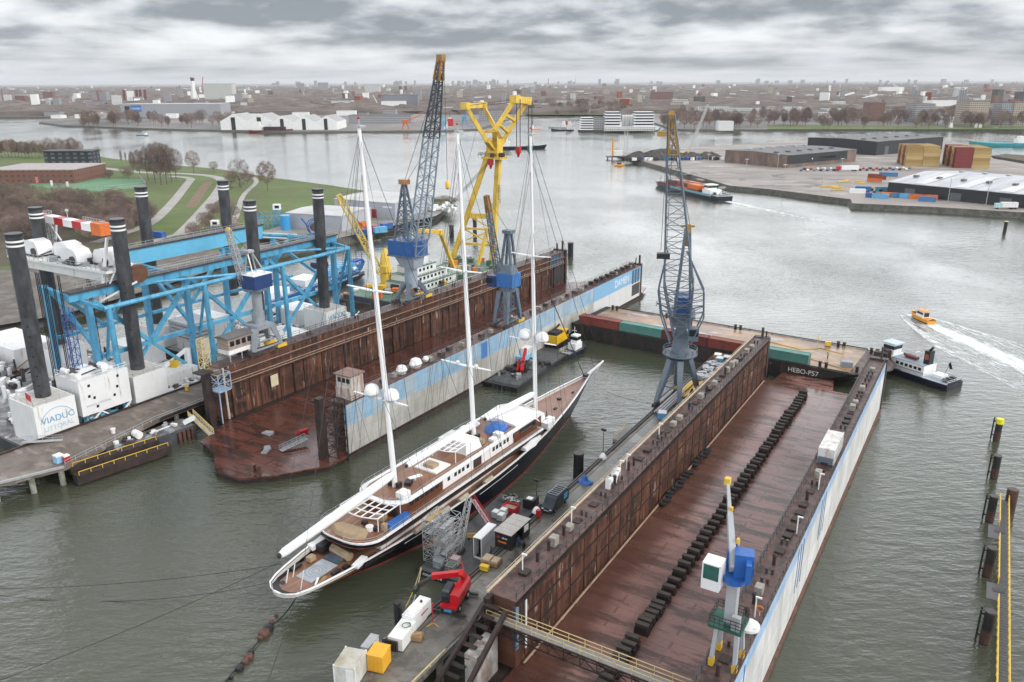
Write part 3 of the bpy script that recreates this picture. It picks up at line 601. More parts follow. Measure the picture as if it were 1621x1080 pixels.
mb = MB(galv); mb.beam((0, -2.6, .25), (0, 3.0, 1.0), 1.2, .12); kid('deck', cv, mb)
mb = MB(grey); mb.rail([(-.6, -2.6, .3), (-.6, 3.0, 1.05)], .8, 1, .09); mb.rail([(.6, -2.6, .3), (.6, 3.0, 1.05)], .8, 1, .09); kid('railing', cv, mb)
for i, (n, s, lab, c) in enumerate(((-118.3, 97.3, 'pale steel plate pile on the brown dock floor', galv), (-113, 101.3, 'red and white crate beside the plates on the dock floor', red), (-112.5, 91.8, 'small grey tray nearest the apron of the brown dock', grey))):
    b = T('plate_pile', lab, 'pile', PL(n, s, 1.4), RL + i); mb = MB(c)
    for k in range(3): mb.box((k * .2, 0, .1 + .2 * k), (2.4 - .3 * k, 1.1, .16), .2 * k)
    kid('plate', b, mb); mb = MB(wood); mb.box((0, 0, .02), (1.8, .2, .1)); kid('skid', b, mb)
b = T('pump', 'dark pump set standing on the brown dock floor', 'pump', PL(-107.9, 101.8, 1.4), RL); mb = MB(black); mb.box((0, 0, .4), (1.6, .8, .5)); mb.tube((-.9, 0, .8), (.7, 0, .8), .35); kid('body', b, mb); mb = MB(rubber); [mb.tube((x, -.5, .25), (x, .5, .25), .25) for x in (-.6, .6)]; kid('wheel', b, mb)
b = T('mooring_bitts', 'pair of rusty mooring bitts on the dock apron', 'bollard', PL(-107.2, 85.0, 1.4), RL); mb = MB(rust)
for x in (-.6, .6): mb.tube((x, 0, 0), (x, 0, 1.3), .3); mb.tube((x, 0, 1.3), (x, 0, 1.42), .4)
mb.slab(-1, 1, -.4, .4, 0, .12); kid('bitt', b, mb)
b = T('notice_board', 'pale yellow board fixed to the rusty dock wall', 'board', PL(skew(-131.25, 111), 111, 4.6), RL); mb = MB(M('cream_board', (.62, .56, .38), .6, .1, 1)); mb.slab(0, .12, -1.0, 1.0, 0, 2.6); kid('panel', b, mb); mb = MB(rust); mb.slab(-.05, 0, -1.1, 1.1, -.1, 2.7); kid('frame', b, mb)
# ================================================================ HEBO BARGE
def barge_hull(mb, L, B, D, z0, rake=.12):
    rings = []
    for z, f in ((z0, 1.0), (z0 + (D) * .5, .5), (z0 + D, 0)):
        rk = rake * L * f
        o = [(-L / 2 + rk * .2, -B / 2), (L / 2 - B * .32 - rk, -B / 2), (L / 2 - B * .12 - rk, -B * .36), (L / 2 - rk, -B * .12), (L / 2 - rk, B * .12), (L / 2 - B * .12 - rk, B * .36), (L / 2 - B * .32 - rk, B / 2), (-L / 2 + rk * .2, B / 2)]
        rings.append([(x, y, z) for x, y in o])
    return mb.loft(rings)
ha, hb = W(907, 512, 4), W(1332, 590, 4)
hd = (hb - ha).to_2d(); HAZ = math.atan2(hd.y, hd.x)
t = T('barge', 'long flat black barge with worn orange deck carrying containers', 'barge', (0, 0, 0), HAZ)
side = Vector((-math.sin(HAZ), math.cos(HAZ)))
mid = (ha.to_2d() + hb.to_2d()) / 2 + side * 10.4; t.location = (mid.x + .5 * math.cos(HAZ) * 9, mid.y + .5 * math.sin(HAZ) * 9, 0)
HL = hd.length + 10
hullm = streaked('barge_hull_plates', (.024, .022, .022), [((.07, .04, .03), (.6, .15), .55, .06, .8), ((.13, .10, .08), (1.5, .1), .68, .03, .5)], (6, 4), 0)
mb = MB(hullm); barge_hull(mb, HL, 20.8, 4.6, -.6, .16); kid('hull', t, mb)
deckH = M('worn_orange_deck', (.40, .26, .155), .45, .25, .12, c2=(.13, .07, .055), amt=.50, s2=(.10, .16, .1), soft=.1, c3=(.42, .33, .27), amt3=.6, s3=(.12, .25, .1), wear_rough=.3)
mb = MB(deckH); mb.slab(-HL / 2 + 2, HL / 2 - 8, -10.0, 10.0, 4.0, 4.02); mb.set(rusttop); mb.poly([(HL / 2 - 8, -10), (HL / 2 - 2.8, -7), (HL / 2 - .5, -2), (HL / 2 - .5, 2), (HL / 2 - 2.8, 7), (HL / 2 - 8, 10)], 4.0, 4.016); kid('deck', t, mb)
mb = MB(dark); mb.rail([(-HL / 2 + 2, -10.3, 4), (HL / 2 - 8, -10.3, 4)], .25, 6, .22, 1); mb.rail([(-HL / 2 + 2, 10.3, 4), (HL / 2 - 8, 10.3, 4)], .25, 6, .22, 1); kid('bulwark', t, mb)
mb = MB(rustdk)
for x, y in ((HL / 2 - 6, -8), (HL / 2 - 6, 8), (HL / 2 - 14, -9), (HL / 2 - 14, 9), (0, 9), (-20, 9), (-HL / 2 + 4, 8), (-HL / 2 + 4, -8)):
    for d in (-.7, .7): mb.tube((x + d, y, 4), (x + d, y, 5.2), .35); mb.tube((x + d, y, 5.2), (x + d, y, 5.3), .5)
mb.box((HL / 2 - 4, 5, 4.9), (3, 1.6, 1.6)); mb.box((HL / 2 - 3, 7, 4.9), (1.2, 2.6, 2.2), .5); kids('mooring_bitt', t, mb, 2)
mb = MB(ropey); mb.path(sag((HL / 2 - 26, -2, 4.1), (HL / 2 - 9, -8, 4.1), 0), .12); mb.path([(HL / 2 - 30, 3, 4.1), (HL / 2 - 22, 1, 4.1), (HL / 2 - 18, 5, 4.1), (HL / 2 - 12, 3, 4.1)], .12); kid('rope', t, mb)
mb = MB(grey); mb.box((HL / 2 - 9.5, -5.5, 4.7), (2.6, 1.8, 1.3), .3); kid('locker', t, mb)
mb = MB(yellow); mb.tube((HL / 2 - 19, 6, 4), (HL / 2 - 19, 6, 7), .09); mb.tube((HL / 2 - 12, 2, 4), (HL / 2 - 12, 2, 6.4), .09); mb.box((HL / 2 - 17, 8, 4.6), (1.4, .6, 1.1), .4); kid('post', t, mb)
lettering('HEBO-P57', 1.6, (HL / 2 - 18.0, -10.43, 2.45), (rad(90), 0, 0), white_clean, t)
# containers on the barge and elsewhere
def container(name, label, mat, loc, rz, L=12.19, B=2.44, Hh=2.6, group=None, lite=False):
    c = T(name, label, 'container', loc, rz, group)
    mb = MB(mat); mb.slab(-L / 2 + .12, L / 2 - .12, -B / 2 + .06, B / 2 - .06, .12, Hh - .06)
    if not lite:
        n = int(L / .55)
        for k in range(n):
            x = -L / 2 + .3 + (L - .6) * k / n
            for y in (-B / 2 + .015, B / 2 - .065): mb.slab(x, x + .25, y, y + .05, .2, Hh - .16)
    kid('body', c, mb)
    mb = MB(mat)
    for x in (-L / 2, L / 2 - .14):
        for y in (-B / 2, B / 2 - .14): mb.slab(x, x + .14, y, y + .14, 0, Hh)
    for y in (-B / 2, B / 2 - .12):
        for z in (0, Hh - .12): mb.slab(-L / 2 + .14, L / 2 - .14, y, y + .12, z, z + .12)
    kid('frame', c, mb)
    for y in (-.58, .58):
        mb = MB(mat); mb.slab(L / 2 - .10, L / 2 - .04, y - .55, y + .55, .15, Hh - .15); mb.set(galv)
        for d in (-.25, .25): mb.tube((L / 2 - .01, y + d, .15), (L / 2 - .01, y + d, Hh - .15), .03, n=5)
        kid('door', c, mb)
    return c
cr_red = M('container_brown_red', (.24, .055, .04), .6, .2, .6, c2=(.12, .04, .03), amt=.4, s2=(.4, .4, .3))
cr_dark = M('container_dark_red', (.15, .028, .028), .6, .2, .6, c2=(.08, .03, .025), amt=.4, s2=(.4, .4, .3))
cr_green = M('container_green', (.09, .25, .215), .6, .15, .6, c2=(.22, .26, .24), amt=.36, s2=(.4, .4, .3))
cdir = Vector((math.cos(HAZ), math.sin(HAZ)))
c0 = W(915, 514, 4.02).to_2d() + side * 1.7
HC = [('brown red container at the far left end of the barge row', cr_red, 0), ('green container second in the barge row beside the brown red one', cr_green, 12.35), ('dark red container behind the lattice jib on the barge', cr_dark, 24.7), ('brown red container between the lattice crane and the last green one', cr_red, 37.1), ('green container last in the row, by the dock wall', cr_green, 49.5)]
HC[0] = ('brown red container at the grey dock end of the barge row', cr_red, 0)
for lab, m_, d in HC:
    p = c0 + cdir * (d + 6.1); container('container', lab, m_, (p.x, p.y, 4.02), HAZ, group='containers on the black barge')
# pusher tug moored at the barge's bow
def window_row(mb, x0, x1, y, z0, z1, n, th=.05, gap=.35):
    w = (x1 - x0) / n
    for k in range(n): mb.slab(x0 + w * (k + gap / 2), x0 + w * (k + 1 - gap / 2), min(y, y + th), max(y, y + th), z0, z1)
    return mb
def boat_hull(mb, L, B, z0, zd, zb, sharp=.45, stern=.85):
    def out(z, f, sh):
        return [(-L / 2, -B / 2 * stern * f, z), (-L * .35, -B / 2 * f, z), (L * .15, -B / 2 * f, z), (L * .36 - sh, -B / 2 * sharp * 1.25 * f, z), (L / 2 - sh, -.05 * B, z), (L / 2 - sh, .05 * B, z), (L * .36 - sh, B / 2 * sharp * 1.25 * f, z), (L * .15, B / 2 * f, z), (-L * .35, B / 2 * f, z), (-L / 2, B / 2 * stern * f, z)]
    top = [(x, y, zd + (zb - zd) * max(0, x / (L / 2)) ** 2) for x, y, _ in out(0, 1, 0)]
    return mb.loft([out(z0, .82, L * .07), out((z0 + zd) / 2, .97, L * .03), top])
ta, tb = W(1375, 575, .5), W(1489, 612, .5)
td = (tb - ta).to_2d(); TAZ = math.atan2(-td.y, -td.x); TL = td.length + 4
tm = (ta + tb).to_2d() / 2 + Vector((-math.sin(TAZ), math.cos(TAZ))) * -2.2
t = T('pusher_tug', 'white pusher tug with dark hull and black funnel beside the white dock wall', 'tug', (tm.x, tm.y, 0), TAZ)
palewhite = M('bluish_white_deck', (.52, .58, .64), .5, .1, 1, c2=(.3, .3, .32), amt=.36, s2=(1, 1, .6))
navy = M('navy_hull', (.012, .016, .03), .25, .2, 1)
mb = MB(navy); boat_hull(mb, TL, 6.6, -1, 1.5, 2.2, .85, .95); kid('hull', t, mb)
mb = MB(palewhite); mb.slab(-TL / 2 + .4, TL * .40, -3.0, 3.0, 1.5, 1.55); kid('deck', t, mb)
mb = MB(palewhite); mb.rail([(-TL / 2 + .3, -2.8, 1.5), (-TL / 2 + .3, 2.8, 1.5), (TL * .3, 3.1, 1.5)], .9, 1.3, .08); mb.rail([(-TL / 2 + .3, -2.8, 1.5), (TL * .3, -3.1, 1.5)], .9, 1.3, .08); kid('railing', t, mb)
mb = MB(white); mb.slab(-TL * .22, TL * .34, -2.5, 2.5, 1.55, 4.1); kid('deckhouse', t, mb)
mb = MB(M('maroon_stripe', (.2, .02, .03), .5, .1, 1)); [mb.slab(-TL * .22, TL * .34, y, y + .06, 2.15, 2.4) for y in (-2.56, 2.5)]; kid('stripe', t, mb)
for y in (-2.57, 2.51): mb = MB(glass); window_row(mb, -TL * .2, TL * .1, y, 2.8, 3.5, 6); kid('window', t, mb)
mb = MB(white); mb.slab(TL * .16, TL * .28, -1.6, 1.6, 4.1, 6.9); kid('wheelhouse', t, mb)
mb = MB(glass); mb.slab(TL * .16 - .04, TL * .28 + .04, -1.64, 1.64, 5.5, 6.4); kid('wheelhouse_window', t, mb)
mb = MB(M('pale_blue_roof', (.50, .60, .72), .5, .1, 1)); mb.slab(TL * .14, TL * .30, -1.9, 1.9, 6.9, 7.05); kid('wheelhouse_roof', t, mb)
mb = MB(M('blue_grey_deck', (.3, .36, .42), .5, .1, 1)); mb.slab(-TL * .22, TL * .14, -2.6, 2.6, 4.1, 4.2); mb.rail([(-TL * .21, -2.5, 4.2), (TL * .13, -2.5, 4.2)], .8, 1.2, .06); kid('boat_deck', t, mb)
mb = MB(black); mb.slab(-TL * .22, -TL * .16, -.9, .9, 4.2, 7.4); mb.tube((-TL * .19, 0, 7.4), (-TL * .22, 0, 8.4), .3); kid('funnel', t, mb)
lettering('B', 1.8, (-TL * .19, .93, 5.9), (rad(90), 0, rad(180)), orange, t); 
mb = MB(cr_dark); mb.loft([[(-1.7, -.6, 4.3), (-1.7, .6, 4.3), (-1.7, .6, 4.9), (-1.7, -.6, 4.9)], [(.8, -.7, 4.3), (.8, .7, 4.3), (.8, .7, 5), (.8, -.7, 5)], [(2.0, -.1, 4.6), (2.0, .1, 4.6), (2.0, .1, 5.1), (2.0, -.1, 5.1)]]); kid('lifeboat', t, mb)
mb = MB(white_clean); mb.tube((-TL * .06, 0, 4.2), (-TL * .06, 0, 7.2), .09); mb.box((-TL * .06, 0, 6.2), (.2, 1.6, .12)); mb.box((-TL * .33, 0, 2.1), (2.4, 2.6, 1.0)); kid('mast', t, mb)
mb = MB(black); [mb.box((-TL * .43, y, 1.9), (1.2, .9, .8)) for y in (-1.6, 0, 1.6)]; mb.slab(-TL / 2 + .05, -TL / 2 + .3, -2.4, 2.4, -.2, 1.9); kid('winch', t, mb)
mb = MB(navy); mb.beam((-TL * .36, 0, 1.5), (-TL * .42, 0, 6.2), .07); mb.quad((-TL * .42, .02, 6.1), (-TL * .45, .02, 4.6), (-TL * .42, .05, 4.4), (-TL * .4, .05, 5.6)); kid('flag', t, mb)
# ================================================================ THREE-MASTED YACHT (x to starboard, y from stern to bow)
YR = rad(56.9 - 90)
t = T('sailing_yacht', 'three masted sailing yacht with dark navy hull, white masts and teak decks', 'yacht', (-30.7, 90.7, 0), YR)
teak = M('wet_teak', (.25, .118, .062), .38, .16, .5, c2=(.16, .07, .038), amt=.45, s2=(.5, .12, .5), soft=.1, c3=(.33, .18, .11), amt3=.62, s3=(1.5, .1, 1))
teakp = M('pale_teak', (.30, .185, .145), .5, .12, .5, c2=(.24, .14, .11), amt=.45, s2=(.6, .1, .5))
varnish = M('varnished_wood', (.13, .045, .022), .2, .2, .8)
hullp = M('navy_gloss', (.005, .006, .011), .3, .2, .5, spec=.25)
def interp(tab, x):
    for (a, fa), (b, fb) in zip(tab, tab[1:]):
        if x <= b:
            u = (x - a) / (b - a); u = max(0, u); return fa + (fb - fa) * u
    return tab[-1][1]
DECK = [(0, .5), (.003, 1.5), (.012, 2.6), (.03, 3.3), (.05, 3.75), (.12, 4.9), (.22, 5.9), (.34, 6.5), (.46, 6.7), (.58, 6.45), (.68, 5.7), (.78, 4.4), (.87, 2.9), (.94, 1.5), (.985, .45), (1, .08)]
WL = [(0, .15), (.08, 2.6), (.2, 4.9), (.36, 6.1), (.5, 6.2), (.64, 5.2), (.78, 3.3), (.9, 1.4), (1, .06)]
SHEER = [(0, 3.95), (.2, 3.9), (.4, 4.0), (.6, 4.6), (.8, 5.7), (1, 7.2)]
TS = [0, .003, .007, .012, .02, .03, .05, .09, .14, .2, .27, .34, .41, .48, .55, .62, .68, .74, .8, .86, .91, .95, .98, 1]
def outline(kind, off=0.0, t0=0.0, t1=1.0):
    """half outline points (x, y, tt) of the hull at deck (1) or waterline (0) or in between"""
    pts = []
    for q in TS:
        tt = t0 + (t1 - t0) * q
        bd, bw = interp(DECK, tt), interp(WL, tt); y0 = 9.0 + (-1.0 - 9.0) * kind ** 1.0; y1 = 78.5 + (88.2 - 78.5) * kind ** .8
        b = bw + (bd - bw) * kind ** .75
        pts.append((max(.03, b - off), y0 + (y1 - y0) * tt, tt))
    return pts
def ringz(kind, zf):
    o = outline(kind); return [(x, y, zf(tt)) for x, y, tt in o] + [(-x, y, zf(tt)) for x, y, tt in reversed(o)]
mb = MB(hullp)
K = [(0.0, lambda q: -1.6), (.02, lambda q: .12), (.3, lambda q: .12 + (interp(SHEER, q) - .12) * .3), (.62, lambda q: .12 + (interp(SHEER, q) - .12) * .62), (1.0, lambda q: interp(SHEER, q) - .04)]
mb.loft([ringz(k, f) for k, f in K], caps=False); hull = kid('hull', t, mb)
mb = MB(M('boot_red', (.22, .012, .02), .4, .1, 1)); r0 = ringz(.02, lambda q: -.02); r1 = ringz(.03, lambda q: .3)
ex = lambda r, e: [(x + (e if x > 0 else -e), y, z) for x, y, z in r]
mb.loft([ex(r0, .06), ex(r1, .06)], caps=False); kid('boot_stripe', hull, mb)
mb = MB(white_clean)
for za, zb, ta, tb, kk in ((.74, .765, .16, .28, .78), (.74, .765, .36, .60, .78), (.84, .862, .40, .45, .87)):
    for sgn in (1, -1):
        o = [p for p in outline(kk) if ta <= p[2] <= tb]
        v = []; f = []
        for i, (x, y, q) in enumerate(o):
            for zz in (za, zb): v.append((sgn * (x + .05), y, .12 + (interp(SHEER, q) - .12) * zz))
            if i: f.append((2 * i - 2, 2 * i, 2 * i + 1, 2 * i - 1))
        mb.add(v, f)
kid('cove_line', hull, mb)
def deckplate(mb, z, kind, off, ta, tb, dz=0):
    o = [(x, y, q) for x, y, q in outline(kind, off, ta, tb)]
    v = []; f = []
    for i, (x, y, q) in enumerate(o):
        zz = z(q) if callable(z) else z
        v += [(x, y, zz), (-x, y, zz)]
        if i: f.append((2 * i - 2, 2 * i, 2 * i + 1, 2 * i - 1))
    return mb.add(v, f)
mb = MB(teak); deckplate(mb, lambda q: interp(SHEER, q) - .4 - .6 * min(1, q / .08) + .3 * max(0, q - .3), 1, .4, .004, .70); kid('main_deck', t, mb)
mb = MB(teakp); deckplate(mb, lambda q: interp(SHEER, q) - .55, 1, .3, .70, .995); kid('fore_deck', t, mb)
# white rail cap and bulwark inside
def cap(mb, z, kind, offo, offi, ta, tb, h):
    for sgn in (1, -1):
        rings = []
        for (xo, y, q), (xi, _, _) in zip(outline(kind, offo, ta, tb), outline(kind, offi, ta, tb)):
            zz = z(q); rings.append([(sgn * xo, y, zz - h), (sgn * xi, y, zz - h), (sgn * xi, y, zz), (sgn * xo, y, zz)][::sgn])
        mb.loft(rings)
    return mb
mb = MB(white_clean); cap(mb, lambda q: interp(SHEER, q) + .06, 1, -.05, .22, 0, 1, .12)
o = outline(1)[0]; mb.slab(-.6, .6, -1.06, -.8, 3.84, 3.96); kid('rail_cap', t, mb)
mb = MB(M('white_bulwark', (.6, .57, .53), .4, .1, 1)); cap(mb, lambda q: interp(SHEER, q) - .07, 1, .36, .46, 0, 1, .6); kid('bulwark', t, mb)
# upper deck: dark sided, white capped, teak inside, rounded aft end
def rounded(b, y0, y1, r0, bf=None, n=6):
    bf = bf if bf is not None else b; o = []
    for k in range(n + 1):
        a = math.pi / 2 * k / n; o.append((b * (.25 + .75 * math.sin(a)), y0 + r0 * (1 - math.cos(a))))
    o += [(b, (y0 + r0 + y1) / 2), (bf, y1)]
    return o + [(-x, y) for x, y in reversed(o)]
UD = rounded(5.6, 10.2, 58.5, 3.6, 5.4)
mb = MB(hullp); mb.loft([[(x * .9, y + (1.2 if y < 14 else 0), 4.55) for x, y in UD], [(x * 1.0, y, 5.2) for x, y in UD], [(x * 1.02, y - (.15 if y < 14 else 0), 6.0) for x, y in UD]]); kid('upper_deck_side', t, mb)
mb = MB(varnish); mb.loft([[(x * 1.024, y - .17, 5.45) for x, y in UD], [(x * 1.028, y - .17, 5.62) for x, y in UD]], caps=False); kid('rubbing_strake', t, mb)
mb = MB(teak); mb.poly([(x * .95, y + .2) for x, y in UD], 6.0, 6.02); kid('upper_deck', t, mb)
def loopcap(mb, o, s0, s1, z0, z1):
    return mb.loft([[(x * s0, y, z0) for x, y in o], [(x * s0, y, z1) for x, y in o], [(x * s1, y + .12, z1) for x, y in o], [(x * s1, y + .12, z0) for x, y in o]], caps=False)
mb = MB(white_clean); loopcap(mb, UD, 1.025, .955, 6.0, 6.22); kid('upper_rail_cap', t, mb)
mb = MB(wirelt); mb.rail([(x * .99, y, 6.2) for x, y in UD if x > 0], .75, 1.9, .035); mb.rail([(x * .99, y, 6.2) for x, y in UD if x < 0], .75, 1.9, .035); kid('railing', t, mb)
# lower house on the main deck, upper house with windows
mb = MB(white_clean); mb.slab(-3.9, 3.9, 15, 60, 3.0, 4.5); kid('lower_house', t, mb)
mb = MB(varnish); mb.poly(rounded(3.75, 19.0, 30, 1.5), 6.02, 8.2); kid('wood_house', t, mb)
mb = MB(white_clean); mb.slab(-3.85, 3.85, 30, 57.5, 6.02, 8.2); house = kid('deckhouse', t, mb)
mb = MB(glass)
for x0 in (3.85, -3.9):
    for y0, n in ((31.2, 1), (33, 3), (36.4, 1), (44, 3), (47.4, 2), (50.5, 1)):
        for k in range(n): mb.slab(x0, x0 + .05, y0 + k * 1.05, y0 + .65 + k * 1.05, 6.95, 7.7)
    for k in range(6): mb.slab(x0 - .1 if x0 > 0 else x0 + .1, x0 + .0 if x0 > 0 else x0 + .15, 22 + k * 1.25, 22.8 + k * 1.25, 6.9, 7.7)
kid('window', house, mb)
mb = MB(M('doorway_dark', (.05, .03, .025), .6)); [mb.slab(x, x + .04, 38.3, 40.6, 6.1, 8.0) for x in (3.86, -3.9)]; kid('doorway', house, mb)
TD = rounded(4.55, 18.3, 57, 3.0, 4.2)
mb = MB(white_clean); mb.loft([[(x * .97, y + .1, 8.2) for x, y in TD], [(x * 1.03, y - .15, 8.35) for x, y in TD], [(x * 1.03, y - .15, 8.62) for x, y in TD], [(x * .9, y + .4, 8.66) for x, y in TD]]); kid('top_deck_edge', t, mb)
mb = MB(teak); mb.poly([(x * .86, y + .7) for x, y in TD], 8.6, 8.69); kid('top_deck', t, mb)
mb = MB(wirelt); mb.rail([(x * .97, y, 8.62) for x, y in TD if x > 0 and y < 52] + [(4.1, 50, 8.62)], .8, 2, .035); mb.rail([(x * .97, y, 8.62) for x, y in TD if x < 0 and y < 52][::-1] + [(-4.1, 50, 8.62)], .8, 2, .035); kid('top_railing', t, mb)
# white awning frames
def awning(x0, x1, y0, y1, z, nx, ny, fan):
    mb = MB(white_clean)
    for k in range(nx + 1):
        u = k / nx; mb.beam((x0 + (x1 - x0) * u, y0 + fan * (1 - (2 * u - 1) ** 2) * -1 + fan, z), (x0 + (x1 - x0) * u, y1, z + .15), .14)
    for k in range(ny + 1):
        v = k / ny; P = [(x0 + (x1 - x0) * j / 6, y0 + (y1 - y0) * v + (1 - v) * (fan - fan * (1 - (2 * j / 6 - 1) ** 2)), z + .15 * v) for j in range(7)]
        for a, b in zip(P, P[1:]): mb.beam(a, b, .14)
    for x in (x0, x1): mb.beam((x, y0 + fan, z - 2.1), (x, y0 + fan, z), .1); mb.beam((x, y1 - .3, z - 2.1), (x, y1 - .3, z), .1)
    return mb
kid('awning_frame', t, awning(-3.4, 4.0, 13.6, 19.8, 8.4, 6, 4, 1.0))
kid('awning_frame', t, awning(-1.6, 3.2, 33.5, 37.5, 10.7, 5, 3, .8))
# furniture, covers and canopies on deck
mb = MB(white_clean); mb.loft([[(x, y, 8.69) for x, y in ((-2.9, 37.4), (3.0, 37.4), (3.3, 41.6), (-3.2, 41.6))], [(x, y, 10.5) for x, y in ((-2.8, 37.5), (2.9, 37.5), (2.9, 41.2), (-2.9, 41.2))], [(x, y, 10.8) for x, y in ((-2.3, 37.8), (2.4, 37.8), (2.4, 40.8), (-2.4, 40.8))]]); kid('coachroof', t, mb)
mb = MB(tarp)
rg = random.Random(3); rings = []
for z, f in ((8.7, 1.0), (9.2, .92), (9.7, .66), (9.95, .25)):
    rings.append([(1.4 + 2.1 * f * math.cos(a) * (1 + rg.uniform(-.09, .09)), 48.8 + 2.3 * f * math.sin(a) * (1 + rg.uniform(-.09, .09)), z + rg.uniform(-.08, .08)) for a in [k * math.pi / 7 for k in range(14)]])
mb.loft(rings); kid('tarpaulin', t, mb)
mb = MB(tan); mb.loft([[(x, y, 6.05) for x, y in ((-3.2, 12.3), (-1.2, 11.0), (1.8, 11.1), (3.4, 12.6), (2.5, 14.1), (-2.4, 13.6))], [(x * .9, y * 1.0 + .02, 6.65) for x, y in ((-3.0, 12.4), (-1.2, 11.3), (1.8, 11.4), (3.2, 12.6), (2.3, 13.8), (-2.2, 13.4))]]); mb.box((.8, 30.9, 9.1), (2.0, 1.6, .8)); mb.box((2.4, 42.6, 9.1), (1.0, .9, .9)); kid('seat_cover', t, mb)
mb = MB(white_clean); mb.slab(-1.4, 3.0, 29.4, 33.2, 8.69, 8.95); mb.box((1.4, 26.2, 9.3), (.8, 2.2, .12), -.4); mb.tube((1.4, 26.2, 8.7), (1.4, 26.2, 9.3), .12); mb.box((3.2, 21.2, 9.15), (1.5, 1.7, .9)); kid('deck_furniture', t, mb)
mb = MB(tarp); mb.box((4.6, 18.2, 6.5), (1.0, 4.4, .9)); kid('sofa_cover', t, mb)
mb = MB(tan); mb.box((1.6, 17.6, 6.5), (1.8, 1.2, .8), .2); mb.box((4.2, 15.7, 6.6), (.7, .7, 1.1)); mb.box((-2.5, 17.8, 6.4), (1.4, 1.0, .7)); mb.set(white_clean); mb.tube((2.3, 14.6, 6.02), (2.3, 14.6, 6.7), .6); mb.set(black); mb.box((3.0, 15.1, 6.3), (.8, .8, .5)); mb.box((.6, 15.4, 6.3), (.8, .6, .5)); mb.slab(-2.6, 3.2, 19.2, 19.6, 6.1, 8.0); kid('deck_chairs', t, mb)
# pilothouse with sloping white roof, windows band
mb = MB(white_clean); mb.loft([[(x, 51.5, z) for x, z in ((-4.1, 8.2), (4.1, 8.2), (3.9, 9.0), (0, 9.5), (-3.9, 9.0))], [(x, 57.5, z) for x, z in ((-4.2, 8.2), (4.2, 8.2), (4.0, 9.2), (0, 9.7), (-4.0, 9.2))], [(x, 60.5, z) for x, z in ((-4.0, 6.2), (4.0, 6.2), (3.6, 8.6), (0, 9.1), (-3.6, 8.6))], [(x, 62.5, z) for x, z in ((-3.6, 5.0), (3.6, 5.0), (3.3, 7.4), (0, 7.8), (-3.3, 7.4))]]); kid('pilothouse', t, mb)
mb = MB(glass); mb.loft([[(-3.0, 59.1, 8.9), (3.0, 59.1, 8.9), (0, 59.3, 9.4)], [(-2.9, 59.7, 8.9), (2.9, 59.7, 8.9), (0, 59.9, 9.25)]]); mb.slab(4.05, 4.16, 52.5, 58, 7.0, 7.8); kid('pilothouse_window', t, mb)
mb = MB(varnish); mb.slab(3.9, 4.06, 50.6, 60, 5.9, 7.9); mb.slab(-4.06, -3.9, 50.6, 60, 5.9, 7.9); kid('wood_panel', t, mb)
mb = MB(white_clean); mb.box((3.2, 46.8, 9.0), (1.6, 1.2, .7)); mb.box((3.5, 44.8, 8.9), (1.2, 1.4, .5)); mb.box((4.9, 61, 6.0), (1.3, 2.2, 1.2)); mb.box((4.0, 63.5, 5.8), (1.4, 1.3, 1.0)); mb.box((-4.6, 62, 6.0), (1.2, 2.0, 1.2)); mb.lathe([(.9, 0), (1.1, .3), (.6, .7)], (-3.2, 45.5, 8.7), 10); mb.lathe([(1.0, 0), (1.2, .4), (.5, .8)], (-3, 48, 8.7), 10); kid('deck_lockers', t, mb)
mb = MB(white_clean)
mb.loft([[(4.9, 51, 4.7), (6.4, 51, 4.7), (6.2, 51, 5.3), (5.1, 51, 5.3)], [(5.0, 54, 4.7), (6.5, 54, 4.7), (6.3, 54, 5.7), (5.2, 54, 5.7)], [(5.6, 57, 5.0), (5.9, 57, 5.0), (5.9, 57, 5.5), (5.6, 57, 5.5)]]); kid('tender', t, mb)
mb = MB(M('fender_tan', (.42, .36, .28), .6, .2, 1)); [mb.tube((6.2, y, 4.2), (6.2, y + 2.3, 4.3), .4) for y in (20, 26, 31, 38)]; mb.set(white_clean); kid('fender_roll', t, mb)
# aft deck
mb = MB(M('grey_glass_ring', (.36, .39, .42), .2, .1, 1)); mb.slab(-1.5, 1.5, 3.6, 8.6, 3.1, 3.22); kid('skylight', t, mb)
mb = MB(M('ring_blue', (.22, .26, .3), .2)); 
for r in (.5, .95, 1.4): mb.loft([[(r * math.cos(a), 5.9 + r * math.sin(a), 3.24) for a in [k * math.pi / 10 for k in range(20)]], [((r + .1) * math.cos(a), 5.9 + (r + .1) * math.sin(a), 3.24) for a in [k * math.pi / 10 for k in range(20)]]], caps=False)
mb.set(M('pool_dark', (.08, .11, .14), .1)); mb.slab(-1.4, 1.4, 8.7, 10.2, 3.15, 3.4); kid('skylight_rings', t, mb)
mb = MB(tan); mb.tube((-1.8, 11.0, 3.6), (2.0, 10.6, 3.6), .7); mb.box((-2.6, 7.5, 3.5), (.9, 1.1, .7)); kid('roll_cover', t, mb)
mb = MB(black); mb.box((-2.9, 5.0, 3.3), (.5, 1.8, .4)); mb.box((-1.6, 1.4, 3.25), (.9, .8, .25)); mb.box((2.6, 7.2, 3.3), (.6, 1.4, .3)); mb.box((-2.9, 10.4, 3.8), (1.4, 2.0, 1.1)); mb.box((3.0, 8.8, 3.3), (.8, .8, .5)); mb.box((1.2, .3, 3.2), (.8, .4, .25)); mb.box((4.6, 12, 3.3), (.8, 3, .6)); kid('deck_gear', t, mb)
